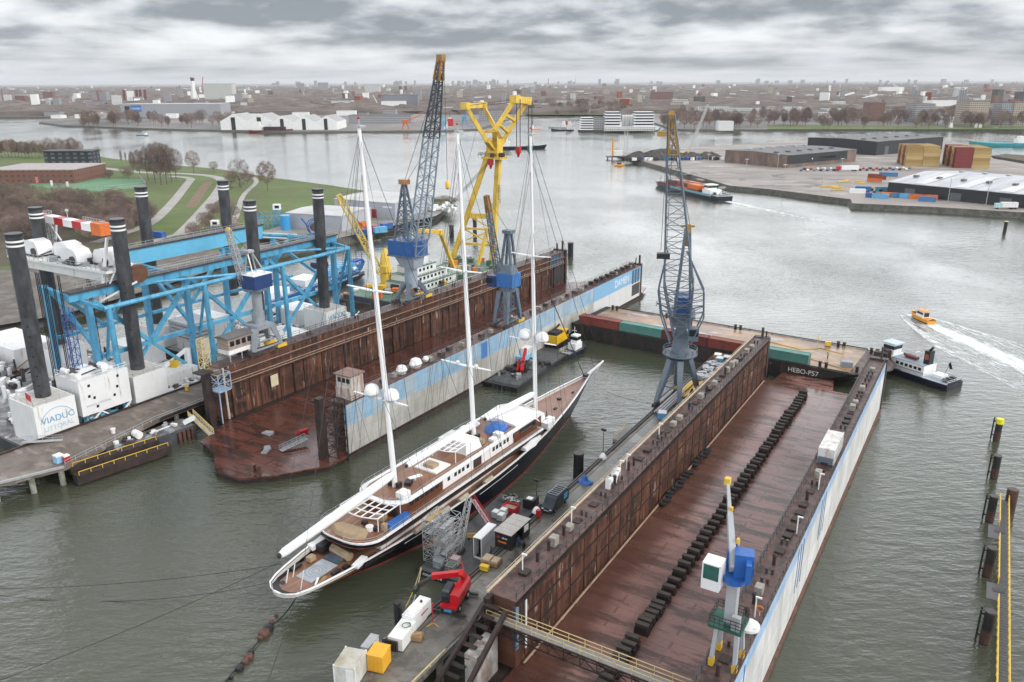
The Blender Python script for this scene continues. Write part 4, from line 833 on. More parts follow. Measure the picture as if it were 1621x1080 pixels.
mb = MB(white_clean); mb.beam((-1.2, 1.6, 3.2), (-.9, 2.0, 5.4), .12); mb.beam((1.6, 1.6, 3.2), (1.0, 2.9, 5.4), .12); mb.beam((-1.6, 3.2, 3.2), (-1.4, 3.6, 5.2), .1); mb.box((4.3, 10.2, 3.8), (1.0, 2.6, .5), .2); mb.box((-4.0, 10.5, 3.9), (1.2, 3.2, .7), -.15); mb.box((2.0, 4.2, 3.3), (.3, 1.8, .12), .6); kid('davit', t, mb)
mb = MB(wood); mb.box((2.6, 4.6, 3.35), (.5, 2, .25), .3); kid('passerelle', t, mb)
# bow: bowsprit, pulpit net, anchor gear
mb = MB(white_clean); mb.tube((0, 85.5, 6.9), (0, 93.8, 8.0), .42, .2, 10); bs = kid('bowsprit', t, mb)
mb = MB(wirelt); [mb.tube((x, 86 if x else 78.6, 6.6 if x else .8), (0, 93.5, 7.9), .05, n=4) for x in (-1.0, 1.0, 0)]; mb.tube((0, 82.4, 2.6), (0, 93.4, 7.8), .05, n=4); [mb.tube((-.8 + .2 * k, 87 + k * 1.4, 6.9), (.8 - .2 * k, 87 + k * 1.4, 6.9), .04, n=4) for k in range(4)]; mb.tube((0, 90, 4), (0, 89, 7.3), .07, n=4); kid('bobstay', bs, mb)
mb = MB(black); mb.box((0, 85.6, 7.2), (.9, 1.2, .5)); mb.box((0, 74, 5.6), (.7, .7, .5)); mb.box((1.4, 70, 5.2), (.4, .9, .4)); mb.box((1.0, 78, 5.9), (.25, .7, .5)); mb.tube((1.7, 66, 4.5), (1.7, 66, 6.2), .06); kid('windlass', t, mb)
# masts, spreaders, booms and rigging
MASTS = [(23.0, 19.9, 62.3, 21.5, 23.6, 20.6, 40.3), (43.9, 41.2, 60.6, 42.6, 22.4, 41.8, 38.9), (64.5, 62.4, 59.0, 64.0, 20.8, 63.3, 37.5)]
for i, (yb, yt, zt, ys, zs, ys2, zs2) in enumerate(MASTS):
    zb = 4.0 if i == 2 else 6.0
    bot = Vector((0, yb + (yb - yt) * (9 - zb) / (zt - 9), zb)); top = Vector((0, yt, zt))
    mb = MB(white_clean); rings = []
    for k in range(9):
        u = k / 8; c = bot.lerp(top, u); r = .48 - .22 * u ** 1.5
        rings.append([(c.x + r * .78 * math.cos(a), c.y + r * 1.1 * math.sin(a), c.z) for a in [j * math.pi / 6 for j in range(12)]])
    mb.loft(rings); mast = kid('mast', t, mb)
    mb = MB(M('mast_grey_edge', (.33, .34, .36), .4, .1, 1)); mb.beam(bot + Vector((-.38, .18, 4)), top + Vector((-.2, .08, -1)), .16); kid('sail_track', mast, mb)
    for (y, z, hl, dome) in ((ys, zs, 5.2, (1.15, .35, 1.25)[i]), (ys2, zs2, 4.2, 0)):
        mb = MB(white_clean)
        for sg in (1, -1): mb.loft([[(sg * .2, y - .32, z - .05), (sg * .2, y + .32, z - .05), (sg * .2, y + .25, z + .12), (sg * .2, y - .25, z + .12)][::sg], [(sg * hl, y - .75, z + .34), (sg * hl, y - .45, z + .34), (sg * hl, y - .48, z + .44), (sg * hl, y - .72, z + .44)][::sg]])
        sp_ = kid('spreader', mast, mb)
        if dome:
            for sg in (1, -1): mb = MB(white_clean); mb.lathe([(dome * .55, 0), (dome, dome * .5), (dome * .98, dome * 1.0), (dome * .7, dome * 1.5), (.02, dome * 1.8)], (sg * 1.9, y - .3, z + .2), 14); kid('radome', mast, mb)
    mb = MB(galv); mb.tube(top, top + Vector((0, 0, 1.2)), .1); mb.box(top + Vector((0, .3, .2)), (.9, 1.2, .25)); mb.set(red); mb.ball(top + Vector((0, 0, 1.3)), .22, 6); kid('masthead', mast, mb)
    mb = MB(wire)
    for sg in (1, -1):
        mb.tube((sg * 6.3, yb + .3, 3.7), (sg * 5.2, ys - .6, zs + .4), .035, n=4); mb.tube((sg * 5.2, ys - .6, zs + .4), (sg * 4.2, ys2 - .6, zs2 + .4), .035, n=4); mb.tube((sg * 4.2, ys2 - .6, zs2 + .4), (0, yt, zt - .8), .03, n=4)
        mb.tube((sg * 6.2, yb - 3, 3.7), (0, ys2, zs2), .03, n=4); mb.tube((sg * 6.2, yb + 2, 3.7), (0, ys, zs), .03, n=4); mb.tube((sg * 4.2, ys2 - .6, zs2 + .4), (0, ys, zs), .025, n=4)
    for sg in (1, -1): mb.tube((sg * 6, yb - 9, 3.8), (0, yt, zt - 6), .03, n=4); mb.tube((sg * 6.1, yb - 5, 3.8), (0, ys2, zs2 + 6), .03, n=4); mb.tube((sg * .5, yb - 14, 9), (0, yt, zt - 2), .025, n=4); mb.tube((sg * 5.2, ys - .6, zs), (sg * 5.6, yb + 4, 3.8), .025, n=4)
    fy, fz = ((43.5, 9.5), (63.9, 8.5), (92.8, 7.9))[i]
    mb.tube((0, fy, fz), (0, yt + .2, zt - .5), .045, n=4)
    if i == 2:
        mb.tube((0, 85, 7), (0, ys2 + .2, zs2), .10, n=5); mb.tube((0, 89.5, 7.5), (0, yt + .3, zt - 4), .05, n=4)
    if i == 0:
        for sg in (1, -1): mb.tube((sg * 2.8, .5, 4), (0, yt, zt - .5), .035, n=4)
    kid('rigging', t, mb)
for yb, zr, yt_, zt_, r in ((22.4, 10.8, .2, 8.9, .72), (43.4, 11.2, 26.0, 10.9, .62), (63.7, 10.2, 47.5, 10.9, .66)):
    mb = MB(white_clean); rings = []
    for k, (u, f) in enumerate(((0, .72), (.05, .95), (.5, 1.05), (.97, .9), (1, .6))):
        y = yb + (yt_ - yb) * u; z = zr + (zt_ - zr) * u
        rings.append([(r * f * .85 * math.cos(a), y, z + r * f * math.sin(a)) for a in [-j * math.pi / 6 for j in range(12)]])
    mb.loft(rings[::-1] if False else rings); boom = kid('boom', t, mb)
    mb = MB(black); mb.ball((0, yt_ - .15, zt_), r * .5, 8); kid('end_cap', boom, mb)
mb = MB(black); [mb.box((sg * .8, yb - .6, 9.1), (.5, .9, .9)) for sg in (1, -1) for yb in (23.6, 44.5)]; mb.box((1.4, 24.6, 9.0), (1.0, 1.4, .6), .4); kid('winches', t, mb)
# ================================================================ JACK-UP RIGS, blue gantry (frame PL)
RB = random.Random(21)
def clutter(o, n0, n1, s0, s1, z, k, mats, name='deck_machinery', tall=1.0):
    mb = MB(mats[0])
    for i in range(k):
        mb.set(mats[i % len(mats)]); n, s = RB.uniform(n0, n1), RB.uniform(s0, s1); r = RB.random()
        if r < .55: mb.box((n, s, z + .6 * tall), (RB.uniform(.4, 1.7), RB.uniform(.4, 2.0), RB.uniform(.6, 1.8) * tall), RB.uniform(0, 3))
        elif r < .75: mb.tube((n, s, z), (n, s, z + RB.uniform(1, 2.6) * tall), RB.uniform(.2, .6))
        elif r < .9: mb.tube((n - .9, s, z + .8), (n + .9, s, z + .8), RB.uniform(.4, .8), n=10)
        else: mb.beam((n, s - 2, z + .4), (n + RB.uniform(-1, 1), s + 2, z + 1.6 * tall), .22)
    return kid(name, o, mb)
spudm = M('spud_steel', (.06, .063, .07), .5, .3, .5, c2=(.025, .024, .024), amt=.45, s2=(.8, .8, .25))
rigwhite = M('rig_white', (.76, .77, .77), .4, .05, .3, c2=(.42, .33, .25), amt=.365, s2=(1.4, 1.4, .12), soft=.05)
litblue = M('lettering_blue', (.12, .34, .55), .5, .05, 1)
def spud(par, n, s, zb, zt):
    mb = MB(spudm); mb.tube((n, s, zb), (n, s, zt), 1.45, n=14)
    mb.set(white_clean)
    for z in (zt - 1.4, zt - 2.2): mb.lathe([(1.46, 0), (1.49, .02), (1.49, .34), (1.46, .36)], (n, s, z), 14)
    mb.set(black); mb.lathe([(1.3, 0), (1.52, 0), (1.52, .5), (1.3, .5)], (n, s, zt - .3), 14)
    for k in range(13):
        z = zb + 3 + k * 2.0
        if z < zt - 3.5:
            for a in (-.75, 1.6):
                c = Vector((n + 1.45 * math.cos(a), s + 1.45 * math.sin(a), z)); d = Vector((math.cos(a), math.sin(a), 0)); mb.tube(c - d * .05, c + d * .04, .24, n=6)
    return kid('spud', par, mb)
def jackhouse(par, n0, n1, s0, s1, z0, z1):
    mb = MB(rigwhite); mb.slab(n0, n1, s0, s1, z0, z1); mb.set(M('rig_top', (.55, .52, .48), .6, .15, .8)); mb.slab(n0 + .3, n1 - .3, s0 + .3, s1 - .3, z1, z1 + .03)
    o = kid('jack_house', par, mb); mb = MB(galv); mb.rail([(n0 + .2, s0 + .2, z1), (n1 - .2, s0 + .2, z1), (n1 - .2, s1 - .2, z1)], 1, 2.2, .06); kid('railing', o, mb); return o
HEEL = rad(1.5)
def rigroot(name, label, cat, n, s):
    o = T(name, label, cat, PL(n, s, 0), RL); o.rotation_euler = (0, HEEL, RL); return o
def rig(label, s0, s1, spuds, houses, txt):
    o = rigroot('jackup_rig', label, 'jack-up rig', -165, 0); X = lambda n: n + 165
    mb = MB(M('rig_hull', (.02, .024, .03), .5, .3, .5, c2=(.12, .05, .04), amt=.36, s2=(.4, .4, .4))); mb.slab(X(-190), X(-149.6), s0, s1, -1.5, 2.4); kid('hull', o, mb)
    mb = MB(M('rig_deck', (.30, .30, .30), .6, .3, .4, c2=(.12, .11, .11), amt=.48, s2=(.3, .3, .3), c3=(.5, .5, .5), amt3=.6, s3=(.4, .4, .4))); mb.slab(X(-189.6), X(-150), s0 + .4, s1 - .4, 2.4, 2.44); kid('deck', o, mb)
    for n, s, zt in spuds: spud(o, X(n), s, 2, zt)
    for n0, n1, a, b, z1 in houses: jackhouse(o, X(n0), X(n1), a, b, 2.44, z1)
    return o
rg1 = rig('white jack-up rig with black spuds beside the pier, its house lettered in blue', 67.5, 112, [(-154.2, 74, 42.2), (-154.2, 94.2, 42), (-184, 94, 41.3), (-184, 120, 43)], [(-158.6, -149.8, 69.6, 77.6, 10.4), (-158.4, -150, 90.2, 98, 9.8), (-188, -180, 90, 98, 9.5), (-188, -180, 116, 124, 8)], 1)
rg2 = rig('white jack-up rig with black spuds beyond the grey wall crane', 118, 166, [(-155, 128.6, 41.4), (-154.5, 150.5, 41.8), (-184, 144.5, 42)], [(-159, -151, 124.8, 132.5, 8.6), (-158.6, -150.2, 146.6, 154.4, 10), (-188, -180, 140.6, 148.4, 10)], 1)
for o, s in ((rg1, 73.8), (rg2, 150.6)):
    lettering('VIADUC', 1.75, (15.23 if o is rg1 else 14.83, s, 7.0 if o is rg1 else 8.2), (rad(90), 0, rad(90)), litblue, o)
    lettering('LITTORAL', 1.3, (15.23 if o is rg1 else 14.83, s, 5.3 if o is rg1 else 6.6), (rad(90), 0, rad(90)), M('faint_blue', (.42, .55, .64), .5, .05, 1), o)
    mb = MB(litblue); cx = 15.24 if o is rg1 else 14.84
    P = [(cx, s + 3.4 * math.cos(a), 5.8 + 3.4 * math.sin(a)) for a in [rad(15 + 10 * k) for k in range(16)]]
    for a, b in zip(P, P[1:]): mb.beam(a, b, .07)
    kid('ring_emblem', o, mb)
mb = MB(rigwhite); mb.slab(7.2, 15.2, 78.6, 89.2, 5.2, 12.6); acc = kid('accommodation', rg1, mb)
mb = MB(glass); [mb.slab(15.2, 15.25, s, s + .5, z, z + .55) for s, z in ((80.4, 11.0), (80.2, 8.8), (81.2, 8.2), (86.6, 11.2), (86.2, 9.0), (85.4, 7.4), (81.6, 6.2))]; kid('window', acc, mb)
lettering('VIADUC LITTORAL', .62, (15.24, 82.2, 7.1), (rad(90), 0, rad(90)), M('faint_grey', (.45, .47, .5)), acc)
mb = MB(white_clean); mb.rail([(7.3, 78.7, 12.6), (15.1, 78.7, 12.6), (15.1, 89.1, 12.6), (7.3, 89.1, 12.6)], 1.1, 1.8, .08); mb.slab(9, 13, 80, 84, 12.6, 13.6)
for a, b in (((15, 79, 2.4), (15, 82.5, 5.2)), ((15, 86, 2.4), (15, 82.5, 5.2)), ((15, 86, 2.4), (15, 89, 5.2)), ((8, 79, 2.4), (8, 79, 5.2)), ((8, 89, 2.4), (8, 89, 5.2))): mb.beam(a, b, .3)
kid('railing', acc, mb)
clutter(rg1, 7.6, 14.6, 79.5, 88.5, 12.6, 24, [galv, white_clean, dark], 'roof_gear', .7)
mb = MB(red); mb.rail([(9.6, 71.4, 10.44), (9.6 + 2.4, 71.0, 10.44)], 1.2, .5, .12, 4); kid('red_barrier', rg1, mb)
clutter(rg1, 2, 14.6, 99, 111, 2.44, 95, [white_clean, galv, white_clean, dark, rigwhite], 'deck_pipework', 1.2); clutter(rg1, -22, 13, 99, 111, 2.44, 95, [white_clean, galv, dark, white_clean, grey, rigwhite]); clutter(rg1, 9, 14.8, 78.5, 90, 2.44, 40, [white_clean, galv, dark, cyan], 'deck_pipework', 1.1); clutter(rg1, -24, 6, 69, 90, 2.44, 95, [white_clean, galv, dark, rigwhite, white_clean], tall=1.3)
clutter(rg2, 2, 14.6, 133, 146, 2.44, 60, [white_clean, galv, white_clean, dark], 'deck_pipework', 1.4); clutter(rg2, -24, 13, 119, 165, 2.44, 95, [white_clean, galv, dark, white_clean, rigwhite, white_clean], tall=1.2)
mb = MB(rigwhite)
for n0, n1, s0, s1, z1 in ((4, 12, 100, 108, 6.5), (-14, -4, 103, 111, 8.5), (-12, -2, 120, 129, 11), (2, 13, 135, 143, 5.5), (-8, 0, 150, 158, 7), (4, 14, 158, 164, 4.5)): mb.slab(n0, n1, s0, s1, 2.44, z1)
mb.set(galv)
for k in range(5): mb.slab(-3.6 + .0, 4.2, 112.5, 119.5, 9.2 + k * .9, 9.9 + k * .9)
kid('deck_house', rg2, mb)
mb = MB(white_clean); mb.beam((8, 101, 6.5), (8, 108.5, 9.5), .6, .7); mb.tube((8, 108.6, 2.4), (8, 108.6, 9.6), .8); mb.lathe([(.3, 0), (2.2, 0), (2.2, .4), (.3, .4)], (13.2, 100.5, 3), 14); kid('deck_crane', rg1, mb)
mb = MB(orange); mb.loft([[(11.2, 112.4, 4), (12.4, 112.4, 4), (12.4, 112.4, 4.9), (11.2, 112.4, 4.9)], [(11, 115.6, 4), (12.6, 115.6, 4), (12.6, 115.6, 5.2), (11, 115.6, 5.2)], [(11.7, 117.4, 4.3), (11.9, 117.4, 4.3), (11.9, 117.4, 5), (11.7, 117.4, 5)]]); kid('rescue_boat', rg2, mb)
mb = MB(yellow); mb.box((8.5, 104.5, 7.3), (1.6, 1.4, 1.6), .5); mb.set(orange); mb.box((14.3, 88.8, 7.0), (.8, 1.2, 1.6)); kid('yellow_winch', rg1, mb)
# the gantry: two girders, legs and braces
g = rigroot('gantry', 'sky blue steel gantry on braced legs spanning the jack-up rigs', 'gantry', -165, 80)
deepblue = M('girder_blue', (.15, .47, .68), .4, .06, .3, c2=(.12, .42, .64), amt=.35, s2=(.5, .5, .2))
mb = MB(cyan); mb.slab(7.6, 9.0, 3, 78, 26.8, 28.5); mb.set(dark); mb.slab(7.0, 9.6, 3, 78, 28.5, 28.8); kid('girder', g, mb)
mb = MB(deepblue); mb.slab(-8.2, -6.4, 20, 66, 27.6, 31.2); mb.set(dark); mb.slab(-8.6, -6, 20, 66, 31.2, 31.6); kid('girder', g, mb)
mb = MB(galv); mb.rail([(-6.1, 20, 31.6), (-6.1, 66, 31.6)], 1.1, 2.2, .07); mb.rail([(9.5, 6, 28.9), (9.5, 78, 28.9)], 1.0, 2.4, .07); mb.rail([(7.1, 6, 28.9), (7.1, 78, 28.9)], 1.0, 2.4, .07); kid('railing', g, mb)
mb = MB(cyan)
for s in (6, 30, 54, 76): mb.beam((-7.2, s, 26.6), (8.4, s, 26.2), .9, 1.2)
mb.beam((13.6, 7, 25.4), (8.2, 5, 26.8), .7); mb.beam((13.6, 78, 25.4), (8, 76, 26.8), .7); mb.tube((-7, 66, 28.5), (8.2, 76, 27.8), .45); kid('cross_beam', g, mb)
mb = MB(cyan); mb.tube((13.6, 7, 25.4), (13.6, 78, 25.4), .5); mb.tube((8.6, 22, 27), (13.6, 42, 25.6), .35); mb.tube((8.6, 60, 27), (13.6, 78, 25.6), .35); kid('outer_tube', g, mb)
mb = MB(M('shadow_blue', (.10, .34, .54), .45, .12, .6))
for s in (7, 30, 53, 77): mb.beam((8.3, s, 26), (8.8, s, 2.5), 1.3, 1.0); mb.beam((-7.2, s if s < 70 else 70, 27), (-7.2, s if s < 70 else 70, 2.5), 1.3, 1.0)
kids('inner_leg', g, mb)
for s in (8, 31, 54, 77.5): mb = MB(cyan); mb.tube((13.6, s, 25.4), (13.9, s + .5, 2.4), .6, n=10); kid('leg', g, mb)
mb = MB(cyan)
for s in (8, 31, 54):
    mb.beam((8.6, s, 14), (8.6, s + 23, 14), .8, .9)
    mb.beam((8.6, s, 26), (8.6, s + 11.5, 14), .9, .8); mb.beam((8.6, s + 23, 26), (8.6, s + 11.5, 14), .9, .8); mb.beam((8.6, s + 11.5, 14), (8.6, s, 3), .7, .6); mb.beam((8.6, s + 11.5, 14), (8.6, s + 23, 3), .7, .6)
    mb.beam((-7.2, s, 26), (-7.2, s + 11, 15), .8, .7); mb.beam((-7.2, s + 22, 26), (-7.2, s + 11, 15), .8, .7); mb.beam((-7.2, s, 15), (-7.2, s + 22, 15), .7)
for s in (8, 31, 77): mb.beam((8.6, s, 14), (-7.2, s if s < 70 else 70, 26), .7); mb.beam((13.6, s, 24.5), (8.6, s + 1, 12), .5)
mb.beam((13.6, 77.5, 25), (11.4, 80, 2.6), .6)
kid('brace', g, mb)
mb = MB(blue); mb.lattice((9.8, 1.8, 2.6), (9.8, 1.8, 26), 1.6, 1.6, 14, .12); kid('ladder_cage', g, mb)
mb = MB(black); [mb.tube((x, y, 31), (x, y, 5), .11, n=4) for x in (-4, -3.4, -2.8, 2, 2.6) for y in (4, 5.2, 14.5)]; kid('hoist_rope', g, mb)
# winch carriage on top
c = rigroot('winch_carriage', 'white winch carriage with four rounded covers on the end of the blue girders', 'winch carriage', -172, 88)
c.location = PL(-169.5, 89.5, 31.2)
mb = MB(white); mb.poly([(-16, -2), (15, 1.5), (15, 9.5), (-16, 8)], .0, .5); mb.poly([(-13, 0), (13, 2.5), (13, 6), (-13, 6)], -2.2, 0); kid('platform', c, mb)
mb = MB(galv); mb.rail([(-16, -2, .5), (15, 1.5, .5), (15, 9.5, .5)], 1.1, 1.5, .08); mb.rail([(-16, -2, .5), (-16, 8, .5)], 1.1, 1.5, .08); mb.lattice((-15.6, 8, .5), (-15.6, 8, 9), 1.2, 1.2, 6, .1); kid('railing', c, mb)
for x, y, rz in ((-11, 2.2, 0), (-3.5, 4.8, .1), (3, 2.6, 0), (9.6, 5.8, .1)):
    mb = MB(white_clean); mb.loft([[(x + a, y + b, z) for a, z in ((-3, .9), (3, .9), (3, 2.6), (2.2, 3.7), (0, 4.1), (-2.2, 3.7), (-3, 2.6))] for b in (-1.7, 1.7)]); cv = kid('winch_cover', c, mb)
    mb = MB(dark); mb.tube((x + 1.6, y - 2.1, 1.7), (x + 1.6, y - 1.72, 1.7), .8, n=12); mb.slab(x - 2.6, x + 2.6, y - 2.0, y + 2, .5, .9); kid('drum', cv, mb)
clutter(c, -14, 14, 0, 8, .5, 26, [galv, dark, white_clean, grey], tall=.7)
mb = MB(white_clean); mb.beam((12.4, 1, -6), (13.6, 3.6, 7), .5); mb.beam((12.6, .6, -6), (18, 6, -2), .4); mb.beam((12.8, 1.4, -5.5), (16.5, 5, 4.5), .35); kid('strut', c, mb)
mb = MB(M('copper_drum', (.13, .06, .035), .5, .2, 1)); mb.tube((15.2, 8, -1), (16.2, 8, -1), 2.0, n=14); kid('cable_drum', c, mb)
j = T('striped_jib', 'red and white banded jib lying level above the winch covers', 'crane jib', PL(-187, 97.5, 37.2), RL); j.rotation_euler = (0, HEEL, RL)
for k in range(7):
    mb = MB(red if k % 2 == 0 else white_clean); mb.slab(-1 + 3.5 * k, -1 + 3.5 * (k + 1), -1, 1, .9 + .0 * k, 2.5); kid('band', j, mb)
mb = MB(orange); mb.slab(20.6, 24.0, -1.3, 1.2, .4, 3.0); kid('end_box', j, mb)
mb = MB(white_clean); mb.beam((0, -.8, .9), (-1.2, -1.2, -3.2), .4); mb.beam((1, -.8, .9), (2.4, -1.2, -3.2), .4); mb.beam((3.6, .8, .9), (2.2, .8, -3.2), .4); mb.beam((0, .8, .9), (4.8, .6, -3.2), .3); kid('strut', j, mb)
mb = MB(galv); mb.rail([(16, 0, 2.5), (24, 0, 2.5)], 1.1, 1, .1); mb.beam((10, 0, 2.5), (10, 0, 4.2), .15); mb.ball((10, 0, 4.3), .4, 6); kid('railing', j, mb)
# white work deck behind the first rig
o = T('work_barge', 'cluttered white work barge moored inboard of the first spud', 'barge', PL(-212, 82, 0), RL)
mb = MB(rust); mb.slab(-16, 18, -12, 26, -1, 2); kid('hull', o, mb)
mb = MB(rigwhite); mb.slab(-8, 14, -6, 4, 2, 6.5); mb.slab(-12, 4, 8, 22, 2, 5); mb.slab(8, 15, 8, 18, 2, 7.2); kid('deck_house', o, mb)
clutter(o, -10, 16, -11, 8, 2, 90, [white_clean, galv, rigwhite, dark], 'deck_pipework', 1.8); clutter(o, -15, 17, -11, 25, 2, 95, [white_clean, white_clean, rigwhite, galv, wood, dark], tall=1.5)
# ================================================================ PIER along the rigs
pz = 3.4
t = T('pier', 'brown concrete pier on round piles running past the jack-up rigs', 'pier', PL(0, 0, 0), RL)
brownconc = M('brown_concrete', (.19, .155, .13), .6, .2, .2, c2=(.11, .085, .07), amt=.46, s2=(.3, .3, .3), c3=(.27, .23, .2), amt3=.6, s3=(.2, .5, .2))
mb = MB(brownconc); mb.poly([(-149.2, 40), (-149.2, 112), (-139.5, 112), (-139.2, 88), (-134.6, 66), (-138.5, 56), (-138.5, 40)], pz - .7, pz); kid('deck', t, mb)
mb = MB(rustdk); mb.slab(-149.6, -149.2, 40, 112, pz - .5, pz + .35); mb.poly([(-139.5, 112), (-139.2, 88), (-138.8, 88), (-139.1, 112)], pz - .3, pz + .2); kid('edge_beam', t, mb)
mb = MB(galv); mb.rail([(-134.9, 66.2, pz), (-139, 88, pz)], 1.0, 2.2, .08); mb.rail([(-138.9, 88, pz), (-139.3, 111, pz)], .9, 3, .08); mb.beam((-138.4, 40, pz + .1), (-138.4, 56, pz + .1), .4); mb.beam((-138.4, 56, pz + .1), (-134.6, 65.8, pz + .1), .4); kid('railing', t, mb)
for n, s in ((-138.8, 44), (-138.8, 50), (-138.7, 56), (-136.6, 61), (-135.2, 65.4), (-139.4, 92), (-139.5, 100), (-139.6, 108), (-148, 50), (-148, 66)):
    mb = MB(pm); mb.tube((n, s, -2), (n, s, pz - .7), .5, n=8); kid('pile', t, mb)
o = T('fender_pontoon', 'dark rusty fender frame with yellow rail, slewed out beside the pier', 'pontoon', PL(-133.6, 66.6, 0), RL - .18)
mb = MB(rustdk); mb.slab(-.5, 1.7, 0, 17, .3, 2.0); mb.slab(-2.6, -.9, 0, 16, 1.4, 2.8); kid('beam', o, mb)
mb = MB(yellow); mb.rail([(1.4, .5, 2.0), (1.4, 16.6, 2.0)], .7, 2.1, .1, 1); mb.rail([(-1.2, .5, 2.8), (-1.2, 15.6, 2.8)], .7, 2.1, .1, 1); kid('railing', o, mb)
mb = MB(dark); mb.tube((1, 16.8, -1), (1, 16.8, 2.4), .5); kid('pile', o, mb)
o = T('work_pontoon', 'grey steel pontoon heaped with scrap against the pier', 'pontoon', PL(-136.5, 74.5, 0), RL - .12)
mb = MB(M('slate_hull', (.06, .065, .075), .6, .3, .6)); mb.slab(-2.5, 2.4, 0, 17, -.5, 2.6); kid('hull', o, mb)
mb = MB(M('scrap_deck', (.22, .20, .19), .6, .4, .9, c2=(.08, .07, .07), amt=.5, s2=(.8, .8, .8))); mb.slab(-2.3, 2.2, .2, 16.8, 2.6, 2.66); kid('deck', o, mb)
clutter(o, -1.8, 1.8, 1, 15, 2.6, 26, [galv, dark, white, grey], tall=.35); mb = MB(white_clean); mb.beam((.6, 15.6, 3.0), (2, 17.2, 4.0), .9, .8); kid('white_boom', o, mb)
mb = MB(rust); [mb.slab(2.4, 2.9, 13 + k * .9, 13.6 + k * .9, 0, 2.2) for k in range(4)]; kid('fender', o, mb)
for lab, n, s, m_, sz in (('pale blue and white tank pallet beside the pier end', -137.2, 66.4, M('light_blue', (.25, .5, .7)), (1.3, 1.3, 1.6)), ('red pump cabinet beside the pale blue tank', -136.2, 67.2, red, (.9, 1.0, 1.4))):
    b = T('cabinet', lab, 'cabinet', PL(n, s, pz), RL); mb = MB(m_); mb.box((0, 0, sz[2] * .4 + .1), (sz[0], sz[1], sz[2] * .8)); kid('body', b, mb); mb = MB(white); mb.box((0, 0, sz[2] * .86 + .1), (sz[0] * 1.05, sz[1] * 1.05, .25)); kid('lid', b, mb)
for i in range(3):
    b = T('mooring_bollard', ('yellow', 'orange', 'white')[i] + ' capped bollard on the brown pier', 'bollard', PL((-147.8, -139.9, -140.6)[i], (101, 105.6, 79)[i], pz), RL); mb = MB((yellow, orange, white)[i]); mb.tube((0, 0, 0), (0, 0, .8), .35); kid('post', b, mb); mb = MB((yellow, orange, white)[i]); mb.tube((0, 0, .8), (0, 0, 1.0), .5); kid('cap', b, mb)
b = T('gangway', 'aluminium gangplank from the lettered rig to the pier', 'gangway', PL(-147.5, 69.5, pz), RL + 1.0); mb = MB(galv); mb.beam((-3.6, 0, .9), (3, 0, .05), .9, .1); kid('deck', b, mb); mb = MB(galv); mb.rail([(-3.6, .42, .95), (3, .42, .1)], .9, 1.5, .06); kid('railing', b, mb)
# ================================================================ CRANES
def portal_crane(name, label, loc, rz, zr, gauge, base, m_, splay=1.0):
    """four splayed legs under a slewing ring, rail bogies at the feet; returns the crane's root"""
    c = T(name, label, 'crane', loc, rz)
    for sx in (-1, 1):
        for sy in (-1, 1):
            mb = MB(m_); mb.beam((sx * gauge / 2, sy * base / 2, .9), (sx * gauge * .2 * splay, sy * base * .2 * splay, zr), .75, .75, 1.3, 1.3); kid('leg', c, mb)
            mb = MB(yellow if sy > 0 else dark); mb.box((sx * gauge / 2, sy * base / 2, .5), (.8, 2.6, .7)); kid('bogie', c, mb)
    mb = MB(m_)
    for sx in (-1, 1): mb.beam((sx * gauge / 2, -base / 2, 1.1), (sx * gauge / 2, base / 2, 1.1), .35); mb.beam((sx * gauge * .38, -base * .38, zr * .45), (sx * gauge * .38, base * .38, zr * .45), .25)
    for sy in (-1, 1): mb.beam((-gauge * .38, sy * base * .38, zr * .45), (gauge * .38, sy * base * .38, zr * .45), .25)
    kid('tie_beam', c, mb)
    return c
# the tall lattice crane on the jetty
CB = PR(-51.4, 151.5, ZJ)
c = portal_crane('lattice_crane', 'tall slate blue lattice crane with yellow jib head standing on the jetty', CB, RR, 9.3, 5.0, 11.5, slate)
mb = MB(slate); mb.lathe([(.1, 9.3), (2.3, 9.3), (3.6, 10.2), (3.6, 10.5), (.1, 10.5)], n=18); mb.lathe([(.1, 10.5), (1.9, 10.5), (1.7, 12.2), (.1, 12.2)], n=14); kid('slewing_ring', c, mb)
mb = MB(slate); mb.rail([(3.5 * math.cos(a), 3.5 * math.sin(a), 10.5) for a in [k * math.pi / 7 for k in range(14)]], 1.1, 2, .09, close=True); kid('ring_railing', c, mb)
SL = rad(258) - RR      # the jib is luffed high and swung towards the camera side
jd = Vector((math.cos(SL), math.sin(SL), 0)); js = Vector((-jd.y, jd.x, 0))
mb = MB(slate); mb.loft([[tuple(jd * a + js * b + Vector((0, 0, 12.2))) for a, b in ((-1.8, -1.6), (1.5, -1.6), (1.5, 1.6), (-1.8, 1.6))], [tuple(jd * a + js * b + Vector((0, 0, 18.5))) for a, b in ((-.8, -.7), (.8, -.7), (.8, .7), (-.8, .7))]]); kid('turret', c, mb)
mb = MB(blue); p = -jd * 2.2; mb.box((p.x, p.y, 20.6), (5.6, 3.6, 3.4), SL); house = kid('machinery_house', c, mb)
mb = MB(slate); p = -jd * 2.2; mb.box((p.x, p.y, 18.4), (7.4, 5.2, .4), SL); p = -jd * 5.6; mb.box((p.x, p.y, 16.6), (2.2, 4.4, 4.4), SL); kid('counterweight', c, mb)
mb = MB(slate); p = jd * 2.9 + js * 2.4; mb.box((p.x, p.y, 15.6), (2.0, 2.0, 2.6), SL); mb.set(glass); p2 = p + jd * .1; mb.box((p2.x, p2.y, 16.0), (2.05, 1.8, 1.3), SL); kid('cab', c, mb)
apexA = Vector((0, 0, 36)) - jd * 1.0
mb = MB(slate)
